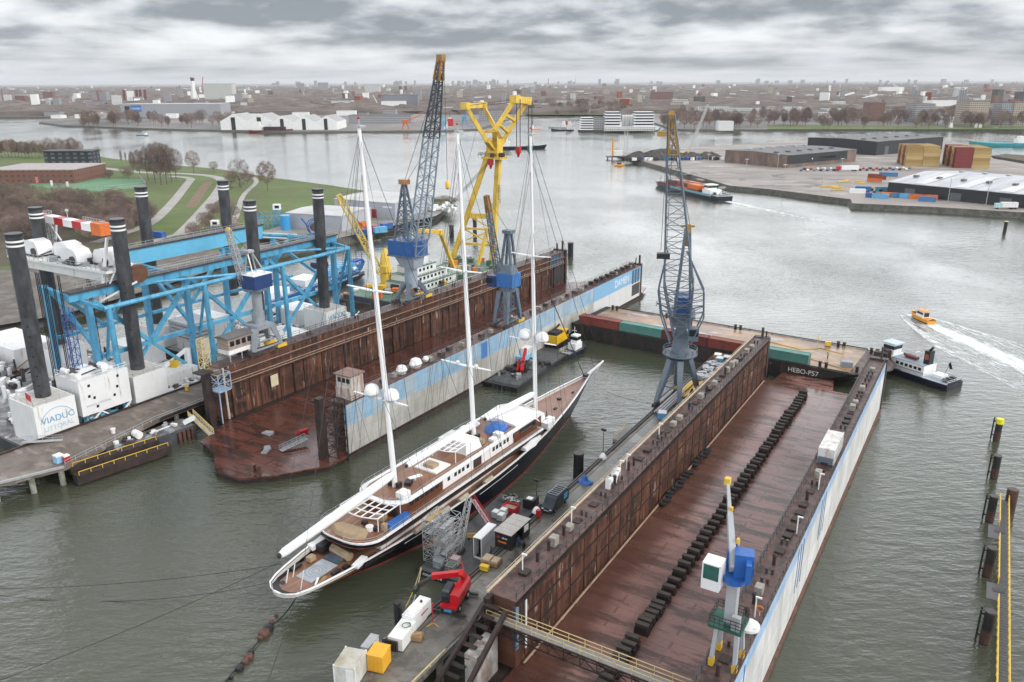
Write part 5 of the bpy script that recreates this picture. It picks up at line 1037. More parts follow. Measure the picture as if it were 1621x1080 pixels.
for sb in (-1.6, 1.6):
    for a0, a1 in ((1.6, .25), (-4.6, -.4)): mb.beam(jd * a0 + js * sb + Vector((0, 0, 18.5)), apexA + jd * a1 + js * sb * .25, .45)
for z in (22, 25.5, 29, 32.5):
    u = (z - 18.5) / 17.5
    for sb in (-1, 1): mb.beam(jd * (1.6 - 2.3 * u) + js * sb * (1.6 - 1.2 * u) + Vector((0, 0, z)), jd * (-4.6 + 3.2 * u) + js * sb * (1.6 - 1.2 * u) + Vector((0, 0, z)), .22); mb.beam(jd * (1.6 - 2.3 * u) + js * sb * (1.6 - 1.2 * u) + Vector((0, 0, z)), jd * (-4.0 + 2.9 * u) + js * sb * (1.5 - 1.2 * u) + Vector((0, 0, z + 3.4)), .18)
kid('a_frame', c, mb)
mb = MB(M('ochre_head', (.42, .25, .06))); mb.box(apexA + Vector((0, 0, .2)), (1.2, 1.2, 1.6), SL); mb.box(apexA + Vector((0, 0, .6)), (.4, 2.6, .4), SL); mb.beam(apexA + Vector((0, 0, -3.4)), apexA, .7, .7); kid('a_frame_head', c, mb)
jb = jd * 2.4 + Vector((0, 0, 14.6)); jt = HT(1063, 182, CB.y - 9) - CB; jt = Vector((jt.x * math.cos(-RR) - jt.y * math.sin(-RR), jt.x * math.sin(-RR) + jt.y * math.cos(-RR), jt.z))
j1 = jb.lerp(jt, .26)
mb = MB(slate); mb.lattice(jb, j1, 2.8, 5.6, 4, .26, 2.0, 3.2, js, .13); mb.lattice(j1, jt, 5.6, 1.1, 14, .26, 3.2, 1.0, js, .11); jib = kid('jib', c, mb)
for sb in (-1, 1): mb.beam(jb, jb, .1) if False else None
mb = MB(slate)
bul = [jb.lerp(jt, .02), jb.lerp(jt, .14), jb.lerp(jt, .42)]
for sb in (-1, 1):
    for f in (-1, 1): q = [bul[0] + js * sb * 2.0 + jd * f * 1.2 - Vector((0, 0, 2)), bul[0] + js * sb * 4.2 + jd * f * 2.0 + Vector((0, 0, 4)), bul[1] + js * sb * 4.4 + jd * f * 1.9 + Vector((0, 0, 4)), bul[2] + js * sb * 1.8]; [mb.beam(a, b, .24) for a, b in zip(q, q[1:])]; [mb.beam(q[1].lerp(q[2], u), bul[0].lerp(bul[1], u) + js * sb * (1.6 - 3 * ((k + 1) % 2)) + Vector((0, 0, 3)), .13) for k, u in enumerate((0, .25, .5, .75, 1))]; mb.beam(q[1], q[2] - jd * f * 3.8, .14)
    q1 = bul[1] + js * sb * 4.6 + Vector((0, 0, 1)); mb.beam(q1 + jd * 1.6, q1 - jd * 1.6, .2); mb.beam(q1, bul[1] + js * sb * 1.8, .22)
kid('jib_outrigger', jib, mb)
mb = MB(M('ochre_head', (.42, .25, .06), .6, .2, 1)); dj = (jt - jb).normalized(); mb.lattice(jt - dj * 7, jt, 1.75, .75, 2, .3, 1.5, .8, js, .2); mb.box(jt, (.7, 1.0, 1.4), SL); mb.box(jt - dj * 3.4 - js * 1.9, (1.2, 1.6, .9), SL); kid('jib_head', jib, mb)
mb = MB(wire); mb.tube(apexA, jt - dj * 3, .06, n=4); mb.tube(apexA + js * .5, jt - dj * 3 + js * .4, .06, n=4); hp = jt + jd * 2.2
for d in (-.5, .5): mb.tube(hp + js * d, Vector((hp.x, hp.y, jt.z - 24)) + js * d, .05, n=4)
kid('hoist_rope', c, mb)
mb = MB(black); mb.box((hp.x, hp.y, jt.z - 25), (1.4, 2.4, 1.0), SL); kid('hook_block', c, mb)
# the big crane on the far dock wall
n0 = skew(-133.6, 160.5)
FB = PL(n0, 160.5, ZW + .1)
c = portal_crane('lattice_crane', 'tall lattice crane with bright blue machinery house on the far rusty wall', FB, RL, 4.6, 3.8, 9, slate)
mb = MB(M('crane_column', (.30, .35, .41), .5, .1, .5)); mb.tube((0, 0, 3.6), (0, 0, 9.0), 1.7, n=16); mb.loft([[(x, y, 9.0) for x, y in ((-1.8, -1.8), (2.6, -1.8), (2.6, 1.8), (-1.8, 1.8))], [(x, y, 12.2) for x, y in ((-3.6, -2.4), (3.0, -2.4), (3.0, 2.4), (-3.6, 2.4))]]); kid('column', c, mb)
mb = MB(blue); mb.slab(-4.8, 3.4, -3.2, 3.2, 12.4, 16.2); hs = kid('machinery_house', c, mb); mb = MB(slate); mb.slab(-5.0, 3.6, -3.4, 3.4, 12.0, 12.4); mb.rail([(-5, -3.4, 16.2), (3.6, -3.4, 16.2), (3.6, 3.4, 16.2)], 1, 2, .09); kid('walkway', hs, mb)
tB = HT(640, 288, FB.y); tJ = HT(698, 92, FB.y - 6); rinv = Matrix.Rotation(-RL, 3, 'Z')
tB, tJ = rinv @ (tB - FB), rinv @ (tJ - FB)
mb = MB(slate)
for a, b in ((-3.4, -2), (1.2, -2), (1.2, 2), (-3.4, 2)): mb.beam((a, b, 16.2), tB + Vector((a * .1, b * .15, 0)), .42)
for k in range(1, 6):
    u = k / 6; R = [Vector((a, b, 16.2)).lerp(tB + Vector((a * .1, b * .15, 0)), u) for a, b in ((-3.4, -2), (1.2, -2), (1.2, 2), (-3.4, 2))]; R2 = [Vector((a, b, 16.2)).lerp(tB + Vector((a * .1, b * .15, 0)), u - 1 / 6) for a, b in ((-3.4, -2), (1.2, -2), (1.2, 2), (-3.4, 2))]
    for i in range(4): mb.beam(R[i], R[(i + 1) % 4], .2); mb.beam(R[i], R2[(i + 1) % 4], .18)
kid('a_frame', c, mb)
mb = MB(M('copper_cap', (.4, .2, .08), .5, .2, 1)); mb.box(tB, (2.6, 1.6, 1.2)); kid('a_frame_head', c, mb)
jb = Vector((3.2, -1.0, 12.6)); mb = MB(slate); sd = Vector((.3, 1, 0)); mb.set(M('blue_grey_jib', (.22, .27, .33), .5, .12, 1)); mb.lattice(jb, jb.lerp(tJ, .12), 2.5, 4.0, 2, .32, 1.8, 3.0, sd, .17); mb.lattice(jb.lerp(tJ, .12), jb.lerp(tJ, .62), 4.0, 3.2, 10, .32, 3.0, 2.4, sd, .15); mb.set(M('dark_jib', (.05, .06, .075), .5, .2, 1)); mb.lattice(jb.lerp(tJ, .62), tJ, 3.2, 1.0, 10, .32, 2.4, .9, sd, .17); jib = kid('jib', c, mb)
mb = MB(M('rust_yellow', (.3, .16, .05), .6, .3, 1)); mb.box(tJ, (1.6, 1.6, 1.6)); mb.lattice(tJ - (tJ - jb).normalized() * 5, tJ, 1.6, 1.1, 2, .4); kid('jib_head', jib, mb)
mb = MB(wire); mb.tube(tB, tJ - Vector((0, 0, 2)), .07, n=4); mb.tube(tB + Vector((0, 1, 0)), jb.lerp(tJ, .6), .06, n=4); h = tJ + Vector((1.6, -1, 0)); mb.tube(h, h - Vector((0, 0, 29)), .07, n=4); kid('hoist_rope', c, mb)
mb = MB(yellow); mb.lathe([(.1, -1.6), (.5, -1.2), (.6, 0), (.2, .6)], h - Vector((0, 0, 29)), 8); kid('hook_block', c, mb)
# small grey crane at the near end of the same wall
SB = PL(skew(-133.5, 110.5), 110.5, ZW + .1)
c = portal_crane('wall_crane', 'small grey wall crane with dark blue cab and lattice jib near the jack-up rigs', SB, RL, 5.6, 3.8, 7.5, grey, 1.5)
mb = MB(grey); mb.box((0, 0, 5.6), (3.4, 4.2, 1.0)); mb.tube((0, 0, 6), (0, 0, 14), 1.05, n=14); mb.box((-1.6, 1.2, 7.2), (1.6, 2.2, 2.2)); kid('column', c, mb)
mb = MB(slate); mb.tube((0, 0, 13.6), (0, 0, 14.1), 2.6, n=16); kid('slewing_ring', c, mb)
mb = MB(M('navy_cab', (.02, .05, .16), .4, .1, 1)); mb.slab(-1.6, 2.4, -2.2, 2.6, 14.1, 17.0); mb.set(white); mb.slab(-1.7, 2.5, -2.3, 2.7, 17.0, 17.15); hs = kid('machinery_house', c, mb)
mb = MB(glass); mb.slab(-4.0, -1.9, -1.4, .6, 14.0, 16.2); mb.set(M('navy_cab', (.02, .05, .16))); mb.slab(-4.1, -1.85, -1.5, .7, 16.2, 16.4); kid('cab', c, mb)
sA = rinv @ (HT(394, 398, SB.y) - SB); sJ = rinv @ (HT(361, 364, SB.y - 2) - SB)
mb = MB(galv)
for a, b in ((-1.2, -1.6), (1.6, -1.6), (1.6, 1.6), (-1.2, 1.6)): mb.beam((a, b, 17), sA + Vector((0, b * .3, 0)), .24)
for u in (.35, .7): mb.beam(Vector((-1.2, -1.6, 17)).lerp(sA, u), Vector((1.6, -1.6, 17)).lerp(sA, u), .14)
mb.box(sA, (1.4, 1.6, .5)); kid('a_frame', c, mb)
mb = MB(galv); mb.lattice((-1.8, -1.2, 14.4), sJ, 1.7, .9, 12, .16, 1.3, .8, None, .11); jib = kid('jib', c, mb); mb = MB(yellow); mb.box(sJ, (.7, .5, .9), .4); mb.beam(sJ, sJ + Vector((-.3, 0, -3)), .15); kid('jib_head', jib, mb)
mb = MB(wire); mb.tube(sA, sJ, .05, n=4); kid('hoist_rope', c, mb)
# crane on the outer wall of the far dock
MBs = PL(-100.6, 159, ZL + .1)
c = portal_crane('wall_crane', 'grey portal crane with blue house on the pale blue dock wall', MBs, RL, 8.6, 3.4, 6.5, slate, 1.4)
mb = MB(slate); mb.tube((0, 0, 8.4), (0, 0, 9.6), 1.9, n=14); mb.lattice((0, 0, 1.2), (0, 0, 8.4), 2.2, 2.2, 5, .14); kid('slewing_ring', c, mb)
mb = MB(M('house_blue', (.04, .16, .42), .45, .1, 1)); mb.slab(-1.9, 2.6, -2.0, 2.0, 9.7, 13.0); hs = kid('machinery_house', c, mb); mb = MB(M('navy_cab', (.02, .05, .16))); mb.slab(-4.6, -1.9, -2.2, 1.2, 9.5, 12.2); mb.set(glass); mb.slab(-4.66, -3, -2.26, 1.26, 10.4, 11.6); kid('cab', c, mb)
mb = MB(slate); tA = Vector((.4, 0, 23))
mb.loft([[(x, y, 13) for x, y in ((-1.4, -1.6), (2.2, -1.6), (2.2, 1.6), (-1.4, 1.6))], [(x, y, 15) for x, y in ((-1, -1.2), (1.6, -1.2), (1.6, 1.2), (-1, 1.2))]])
for y in (-1.1, 1.1): mb.beam((-1, y, 15), tA + Vector((-.4, y * .5, 0)), .5); mb.beam((1.6, y, 15), tA + Vector((.4, y * .5, 0)), .5)
for u in (.3, .6): mb.beam(Vector((-1, -1.1, 15)).lerp(tA, u), Vector((1.6, 1.1, 15)).lerp(tA, u), .2)
mb.box(tA, (2.4, 2.0, .8)); kid('a_frame', c, mb)
mT = rinv @ (HT(770, 310, MBs.y - 2) - MBs); mb = MB(slate); mb.lattice((-2.2, -.6, 12.6), mT, 1.5, .8, 12, .2, 1.2, .8, None, .13); jib = kid('jib', c, mb); mb = MB(M('rust_yellow', (.3, .16, .05))); mb.lattice(mT - (mT - Vector((-2.2, -.6, 12.6))).normalized() * 4, mT, 1.0, .8, 2, .3); kid('jib_head', jib, mb)
mb = MB(wire); mb.tube(tA, mT, .05, n=4); kid('hoist_rope', c, mb)
# modern hydraulic crane on the near dock's river wall
LB = PR(-16.5, 69.5, ZT + .12)
c = T('jib_crane', 'blue and grey hydraulic crane with white glazed cab on the river side wall', 'crane', LB, RR)
c.scale = (.7, .7, .97)
ltgrey = M('light_grey_paint', (.40, .42, .44), .45, .08, .6)
for sx in (-1, 1):
    for sy in (-1, 1):
        mb = MB(ltgrey); mb.beam((sx * 1.7, sy * 1.9, .9), (sx * 1.45, sy * 1.2, 4.6), .55, .7, .6, .9); lg = kid('leg', c, mb); mb = MB(yellow); mb.box((sx * 1.7, sy * 1.9, .45), (.7, 1.0, .9)); kid('bogie', lg, mb)
mb = MB(M('green_platform', (.02, .10, .07), .5, .2, 1)); mb.slab(-2.6, 2.2, -2.2, 2.2, 4.6, 4.9); pf = kid('platform', c, mb); mb = MB(black); mb.rail([(-2.5, -2.1, 4.9), (2.1, -2.1, 4.9), (2.1, 2.1, 4.9), (-2.5, 2.1, 4.9)], 1.2, .8, .06, 3, True); kid('railing', pf, mb)
mb = MB(ltgrey); mb.box((0, 0, 7.4), (1.5, 1.6, 5.0)); mb.set(galv); mb.box((1.2, -1.5, 5.7), (1.2, .8, 1.6)); mb.set(white); mb.lathe([(.2, 0), (1.6, 0), (1.6, .3), (.2, .3)], (2.4, 1.4, 4.2), 12); kid('column', c, mb)
mb = MB(M('crane_blue', (.03, .13, .42), .35, .1, 1)); mb.tube((0, 0, 9.9), (0, 0, 10.5), 1.7, n=14); mb.box((.9, .9, 11.8), (2.6, 2.2, 2.6), .3); mb.box((1.9, -.4, 11.6), (.7, 2.2, 2.2), .3); mb.box((-1.1, 1.3, 11.6), (1.1, 1.0, 2.0), .3); kid('machinery_house', c, mb)
mb = MB(white_clean); CBX = (-2.6, -1.6); 
for dx, dy, dz, sx, sy, sz in [[v * 1.3 if i_ in (0, 1, 3, 4) else v for i_, v in enumerate(r_)] for r_ in ((0, 0, 1.35, 2.0, 2.0, .14), (0, 0, -1.45, 2.0, 2.0, .3), (-.93, -.93, 0, .14, .14, 2.8), (.93, -.93, 0, .14, .14, 2.8), (-.93, .93, 0, .14, .14, 2.8), (.93, .93, 0, .14, .14, 2.8), (.94, 0, 0, .08, 1.8, 2.7), (0, -.94, -.9, 1.8, .08, .9))]: mb.box((CBX[0] + dx, CBX[1] + dy, 10.9 + dz), (sx, sy, sz))
cab = kid('cab', c, mb); mb = MB(M('green_glass', (.04, .13, .11), .1, .2, 1)); mb.box((CBX[0], CBX[1], 10.9), (2.35, 2.35, 2.55)); kid('glazing', cab, mb)
tp = rinv2 = Matrix.Rotation(-RR, 3, 'Z') @ (HT(1152, 762, LB.y + 6) - LB); tp = Vector((tp.x / .7, tp.y / .7, tp.z / .97))
mb = MB(ltgrey); bs = Vector((-.2, -.2, 11.2)); mid_ = bs.lerp(tp, .62); mb.beam(bs, mid_, 1.0, 1.1, .75, .8); mb.beam(mid_, tp, .55, .6, .4, .45); boom = kid('boom', c, mb)
mb = MB(yellow); mb.box(tp, (.8, .9, .8)); mb.box(bs.lerp(tp, .66) + Vector((.2, 0, .2)), (.5, .6, .5)); mb.box(bs.lerp(tp, .3) + Vector((.9, 0, .2)), (.4, .5, .9)); kid('boom_head', boom, mb)
mb = MB(blue); mb.tube((.8, 0, 11.5), bs.lerp(tp, .3) + Vector((.8, 0, 0)), .25); kid('luffing_cylinder', boom, mb)
# ================================================================ VESSELS in the basin behind the far dock
def obj(name, label, cat, loc, rz, parts, group=None):
    o = T(name, label, cat, loc, rz, group)
    for pn, mat, fn in parts:
        mb = MB(mat); fn(mb); kid(pn, o, mb)
    return o
# floating sheerlegs
SX = W(735, 425, 4.2); sh = T('sheerlegs_crane', 'floating sheerlegs with huge yellow forked lifting frame behind the far dock', 'floating crane', (SX.x, SX.y, 0), RL)
loc = lambda v: rinv @ (Vector(v) - Vector((SX.x, SX.y, 0)))
mb = MB(M('crane_ship_hull', (.04, .06, .09), .5, .2, 1)); mb.slab(-13, 11, -48, 16, -1, 3.6); kid('hull', sh, mb)
mb = MB(M('green_deck', (.07, .17, .11), .6, .2, .6, c2=(.2, .2, .18), amt=.4, s2=(.3, .3, .3))); mb.slab(-12.6, 10.6, -47.6, 15.6, 3.6, 3.7); kid('deck', sh, mb)
mb = MB(rigwhite)
for k, (y0, y1, z0, z1) in enumerate(((-35, -14, 3.7, 6.0), (-33, -17, 6.0, 8.3), (-31, -21, 8.3, 10.8), (-29, -23, 10.8, 12.8))): mb.slab(-7 + k, 6.6 - k * 1.6, y0, y1, z0, z1)
mb.set(M('green_deck', (.07, .17, .11))); [mb.slab(-6.6 + k, 6.9 - k * 1.6, y0, y1, z, z + .14) for k, (y0, y1, z) in enumerate(((-35.3, -13.7, 6.0), (-33.3, -16.7, 8.3), (-31.3, -20.7, 10.8)))]; mb.set(rigwhite)
kid('deckhouse', sh, mb)
mb = MB(glass)
for k, (y0, y1, z0) in enumerate(((-34, -15, 4.5), (-32, -18, 6.9), (-30, -22, 9.3), (-28.6, -23.4, 11.4))):
    n = int((y1 - y0) / 2); [mb.slab(6.6 - k * 1.6, 6.66 - k * 1.6, y0 + 2 * j, y0 + 2 * j + 1.0, z0, z0 + .9) for j in range(n)]
kid('window', sh, mb)
mb = MB(white_clean); [mb.rail([(6.8 - k * 1.6, y0, z), (6.8 - k * 1.6, y1, z)], 1.0, 2, .08) for k, (y0, y1, z) in enumerate(((-35, -14, 6.1), (-33, -17, 8.4), (-31, -21, 10.9)))]; mb.rail([(10.4, -47, 3.7), (10.4, 15, 3.7)], 1.0, 2.5, .08); mb.tube((-2, -26, 14.6), (-2, -26, 22), .2); kid('railing', sh, mb)
cl = MB(dark)
for i in range(60):
    cl.set((dark, galv, yellow, grey, M('green_deck', (.07, .17, .11)), orange)[i % 6]); cl.box((RB.uniform(-11, 10), RB.choice((RB.uniform(-13, 15), RB.uniform(-47, 15))), 4.6), (RB.uniform(.8, 3), RB.uniform(.8, 3), RB.uniform(.8, 2.6)), RB.random())
kid('deck_winches', sh, cl)
YS = SX.y + 6
PA, PB = loc(W(716, 411, 4.5)), loc(W(779, 416, 4.5)); HD = loc(HT(783, 238, YS + 2))
crossm = M('sheer_yellow', (.74, .50, .07), .5, .1, .4, c2=(.42, .27, .08), amt=.38, s2=(.4, .4, .15))
mb = MB(crossm)
HL_, HR_ = HD + Vector((-1.6, -1, 0)), HD + Vector((1.2, 1, 0))
mb.beam(PA, HL_, 1.6, 1.6); kid('main_leg', sh, mb); mb = MB(crossm); mb.beam(PB, HR_, 1.7, 1.7); kid('main_leg', sh, mb)
mb = MB(crossm)
l = lambda a, b, u: a.lerp(b, u)
mb.beam(l(PA, HL_, .42), l(PB, HR_, .42), 1.2, 1.8); mb.beam(l(PA, HL_, .30), l(PB, HR_, .30), .7); mb.beam(l(PA, HL_, .16), l(PB, HR_, .16), .9); mb.beam(l(PA, HL_, .30), l(PB, HR_, .16), .45); mb.beam(l(PA, HL_, .16), l(PB, HR_, .30), .45); mb.beam(l(PA, HL_, .42), l(PB, HR_, .30), .4)
kid('cross_beam', sh, mb)
mb = MB(crossm); p0 = loc(W(757, 419, 4.5)); mb.beam(p0, loc(HT(772, 361, YS)), 1.1); kid('strut', sh, mb)
mb = MB(crossm); mb.box(HD, (4.6, 3.6, 4.4)); mb.box(HD + Vector((0, 0, -2.6)), (8, 5, .8)); mb.box(HD + Vector((0, 0, 2.8)), (3, 4.6, 2)); hd = kid('head', sh, mb)
rails = [(-5, -3, -2), (5, -3, -2), (5, 3, -2), (-5, 3, -2)]; mb = MB(dark); mb.rail([HD + Vector(q) for q in rails], 1.1, 1.4, .1, close=True); [mb.box(HD + Vector((RB.uniform(-4, 4), RB.uniform(-3, 3), -1.5)), (1, 1, 1.4)) for _ in range(10)]; kid('head_walkway', hd, mb)
mb = MB(crossm)
J1a, J1b = loc(HT(770, 222, YS - 6)), loc(HT(795, 222, YS + 6)); T1a, T1b = loc(HT(737, 168, YS - 8)), loc(HT(764, 167, YS + 8))
mb.beam(J1a, T1a, 1.3); mb.beam(J1b, T1b, 1.3); mb.beam(T1a, T1b, 1.2, 1.6); mb.beam(l(J1a, T1a, .25), l(J1b, T1b, .25), .9); mb.beam(J1a, HD, 1.6); mb.beam(J1b, HD, 1.6)
for q in (T1a, T1b): mb.box(q, (2.4, 2.4, 2.2))
kid('back_mast', sh, mb)
mb = MB(crossm)
J2a, J2b = loc(HT(783, 206, YS - 6)), loc(HT(797, 222, YS + 4)); T2a, T2b = loc(HT(815, 157, YS - 5)), loc(HT(834, 160, YS + 5))
mb.beam(J2a, T2a, 1.4); mb.beam(J2b, T2b, 1.5); mb.beam(T2a, T2b, 1.8, 2.2); mb.beam(l(J2a, T2a, .5), l(J2b, T2b, .5), .9); mb.beam(l(J2a, T2a, .2), l(J2b, T2b, .2), .9); mb.beam(J2a, HD, 1.6); mb.beam(J2b, HD, 1.6)
for q in (T2a, T2b): mb.box(q, (2.6, 2.6, 2.6))
kid('fly_jib', sh, mb)
mb = MB(wire)
for q, yy in ((T2a, 241), (T2b, 243)):
    w0 = Vector((q.x + 1.4, q.y, q.z)); zb = loc(HT(825, yy, YS)).z
    for d in (-.7, .7): mb.tube(w0 + Vector((d, 0, 0)), Vector((w0.x + d, w0.y, zb + 2)), .16, n=5)
bk = loc(HT(640, 405, YS - 18)); bk2 = loc(HT(690, 325, YS - 14))
for q in (T1a, T1b): mb.tube(q, T2a if q is T1a else T2b, .09, n=4); mb.tube(q, loc(HT(700, 420, YS - 30)), .06, n=4)
for d in (-.6, 0, .6): mb.tube(HD + Vector((d, 0, -2)), bk + Vector((d, 0, 0)), .09, n=4)
mb.tube(HD + Vector((-1, 0, -3)), loc(HT(777, 256, YS)), .1, n=4); kid('wire_ropes', sh, mb)
for q, yy, m_ in ((T2a, 241, red), (T2b, 243, M('teal_hook', (.05, .16, .16))), (None, 262, red)):
    mb = MB(m_); c = Vector((q.x + 1.4, q.y, loc(HT(825, yy, YS)).z)) if q else loc(HT(777, 262, YS)); mb.box(c + Vector((0, 0, 1.2)), (1.6, 1.2, 2.2)); mb.tube(c + Vector((0, 0, .2)), c - Vector((0, 0, 1.2)), .7, .3, n=8); kid('hook_block', sh, mb)
lettering('HEBOLIFT', 1.5, l(PB, HR_, .72) + Vector((1.1, -.5, -4)), (rad(90), rad(90), rad(20)), black, sh)
mb = MB(crossm); e1, e2, e3 = loc(HT(655, 364, YS - 26)), loc(HT(697, 368, YS - 22)), loc(W(719, 426, 5)); mb.beam(e1, e2, 1.3); mb.beam(e2, e3, 1.1); mb.box(e2, (1.8, 1.6, 1.6)); kid('deck_crane', sh, mb)
# pedestal crane barge
PX = W(612, 456, 3); pb = T('crane_barge', 'low cluttered barge carrying a yellow pedestal crane with lattice boom', 'crane barge', (PX.x, PX.y, 0), RL)
loc = lambda v: rinv @ (Vector(v) - Vector((PX.x, PX.y, 0)))
mb = MB(dark); mb.slab(-8, 7, -16, 14, -1, 2); kid('hull', pb, mb)
mb = MB(M('moss_deck', (.13, .14, .09), .8, .3, .5, c2=(.06, .06, .055), amt=.48, s2=(.4, .4, .4))); mb.slab(-7.7, 6.7, -15.7, 13.7, 2, 2.06); kid('deck', pb, mb)
mb = MB(crossm); mb.lathe([(1.9, 3.2), (1.9, 8.2), (2.3, 8.6), (2.0, 9), (1.5, 13), (1.0, 15.8), (.3, 16.4)], n=8); mb.box((1.2, -1.4, 9.8), (1.8, 1.6, 2.0)); kid('pedestal', pb, mb)
mb = MB(grey); mb.tube((0, 0, 2), (0, 0, 3.4), 2.6, n=12); kid('base', pb, mb)
bt = loc(HT(536, 309, PX.y - 6)); mb = MB(M('pale_yellow', (.62, .48, .14), .5, .1, 1)); b0 = Vector((-.8, -1.6, 8.4)); mb.lattice(b0, bt, 2.3, 1.6, 14, .28, 2.0, 1.4, None, .17); mb.lattice(bt.lerp(b0, .1), bt, 2.4, .8, 2, .3); kid('boom', pb, mb)
mb = MB(wire); mb.tube((0, 0, 16.2), bt.lerp(b0, .15), .06, n=4); mb.tube((0, .5, 16.2), bt.lerp(b0, .2), .06, n=4); kid('topping_rope', pb, mb)
clutter(pb, -7, 6, -15, 13, 2.06, 42, [dark, galv, white, dark, orange, grey], tall=1.1)
# blue cargo ship
sa, sb = W(576, 437, 0), W(436, 487, 0); dd = (sa - sb).to_2d(); ang = math.atan2(dd.y, dd.x); LS = dd.length + 32
sd = Vector((-math.sin(ang), math.cos(ang))); mc = sa.to_2d() - Vector((math.cos(ang), math.sin(ang))) * (LS / 2 - 5) + sd * 3.0
ms = T('cargo_ship', 'blue river cargo ship with light blue deck containers moored behind the rigs', 'ship', (mc.x, mc.y, 0), ang)
mkt = M('ship_blue', (.018, .13, .33), .4, .08, .5)
mb = MB(mkt); boat_hull(mb, LS, 10.4, .5, 3.0, 4.4, .7, .9); mb.set(M('ship_dark', (.012, .02, .04))); boat_hull(mb, LS - 1, 10, -1.5, .45, .5, .7, .9); kid('hull', ms, mb)
mb = MB(M('pale_deck', (.42, .47, .5), .5, .2, .5)); mb.slab(-LS / 2 + 1, LS * .38, -4.6, 4.6, 3.0, 3.06); kid('deck', ms, mb)
lettering('MKT', 2.4, (LS / 2 - 33, -5.22, 1.75), (rad(90), 0, 0), white_clean, ms)
lettering('We connect & power solutions', 1.0, (LS / 2 - 17.5, -5.22, 2.0), (rad(90), 0, 0), white_clean, ms)
mb = MB(white_clean); mb.rail([(-LS / 2 + 2, -4.9, 3), (LS * .2, -4.9, 3)], 1, 2.4, .08); mb.slab(LS * .02, LS * .12, -3.6, 3.6, 3.06, 5.6); mb.slab(-LS * .2, -LS * .08, -3.8, 3.8, 3.06, 5.2); kid('deckhouse', ms, mb)
mb = MB(white); mb.slab(LS / 2 - 27.5, LS / 2 - 24.3, -2, 2, 3.06, 7.0); mb.set(M('navy_cab', (.02, .05, .16))); mb.slab(LS / 2 - 27.8, LS / 2 - 24, -2.3, 2.3, 7.0, 9.2); mb.set(glass); mb.slab(LS / 2 - 27.85, LS / 2 - 23.95, -2.35, 2.35, 7.5, 8.6); kid('wheelhouse', ms, mb)
lc = M('container_light_blue', (.12, .37, .60), .5, .1, 1)
for k in range(6): p = Vector((mc.x, mc.y, 0)) + Vector((math.cos(ang), math.sin(ang), 0)) * (LS / 2 - 22.6 + k * 2.7) + Vector((sd.x, sd.y, 0)) * 1.2; container('container', 'light blue deck container in the row on the blue cargo ship', lc, (p.x, p.y, 3.06), ang + math.pi / 2, 6.06, 2.44, 2.6, 'light blue containers on the blue cargo ship', True)
p = Vector((mc.x, mc.y, 0)) + Vector((math.cos(ang), math.sin(ang), 0)) * (LS / 2 - 5.5); cb_ = container('container', 'royal blue lettered container on the bow of the cargo ship', M('royal_blue', (.02, .09, .36)), (p.x, p.y, 3.3), ang, 6.06, 2.44, 2.6)
lettering('MKT', 1.5, (0, -1.26, 1.35), (rad(90), 0, 0), white_clean, cb_)
clutter(ms, -20, LS / 2 - 8, -4, 4, 3.06, 36, [white_clean, galv, dark, M('container_light_blue', (.12, .37, .60))], tall=.8)
mb = MB(dark); mb.box((LS / 2 - 2.2, 0, 4.6), (1.6, 2, 1.2)); mb.tube((LS / 2 - 3, 1.5, 4), (LS / 2 - 3, 1.5, 9), .12); mb.tube((LS / 2 - 1.5, 0, 4), (LS / 2 - 1.5, 0, 8), .1); kid('foremast', ms, mb)
# timber dolphins standing in the basin and river
def dolphin(label, p, h, r, capm=None, group=None):
    o = T('mooring_pile', label, 'mooring pile', (p.x, p.y, 0), 0, group); mb = MB(black); mb.tube((0, 0, -2), (0, 0, h), r, r * .96, n=10); kid('post', o, mb)
    mb = MB(capm or dark); mb.tube((0, 0, h), (0, 0, h + .25), r * 1.05, n=10); kid('cap', o, mb); return o
for lab, px, py, top, r in (('dark mooring pile in open water beyond the far dock', 903, 407, 385, 1.2), ('dark mooring pile left of the yellow sheerlegs legs', 715, 375, 357, 1.1), ('second dark pile between the sheerlegs legs', 752, 378, 340, .9)):
    p = W(px, py, 0); dolphin(lab, p, HT(px, top, p.y).z, r)
# ================================================================ SHEDS and yard behind the basin
def shed(name, label, a, b, depth, h, wall, roof, rise=.8, cat='warehouse', z=3.0, extra=None):
    a, b = Vector(a), Vector(b); d = (b - a).to_2d(); L = d.length; o = T(name, label, cat, (a.x, a.y, z), math.atan2(d.y, d.x))
    mb = MB(wall); mb.loft([[(x, y, zz) for y, zz in ((0, 0), (depth, 0), (depth, h), (depth / 2, h + rise), (0, h))] for x in (0, L)]); kid('wall', o, mb)
    mb = MB(roof); mb.loft([[(x, y, zz) for y, zz in ((-.3, h - .1), (depth / 2, h + rise + .02), (depth + .3, h - .1), (depth + .3, h + .25), (depth / 2, h + rise + .37), (-.3, h + .25))] for x in (-.3, L + .3)]); kid('roof', o, mb)
    if extra: extra(o, L, depth, h)
    return o
clad = M('grey_cladding', (.40, .42, .46), .5, .05, .2); paleroof = M('pale_roof', (.50, .50, .50), .6, .08, .1, c2=(.36, .35, .34), amt=.4, s2=(.1, .1, .1))
def doors(o, L, D, h):
    mb = MB(M('red_door', (.28, .03, .03))); mb.slab(L * .62, L * .7, -.08, 0, .1, h * .55); kid('door', o, mb); mb = MB(white); mb.slab(L * .8, L * .95, -.06, 0, h * .7, h * .78); kid('strip_window', o, mb)
shed('warehouse', 'pale grey metal shed beside the yard of blue reels', W(455, 361, 3), W(542, 367, 3), 26, 7.0, clad, paleroof, .5)
shed('warehouse', 'larger pale grey metal shed with a red door behind the lattice crane', W(531, 340, 3), W(626, 348, 3), 34, 8.0, clad, paleroof, .5, extra=doors)
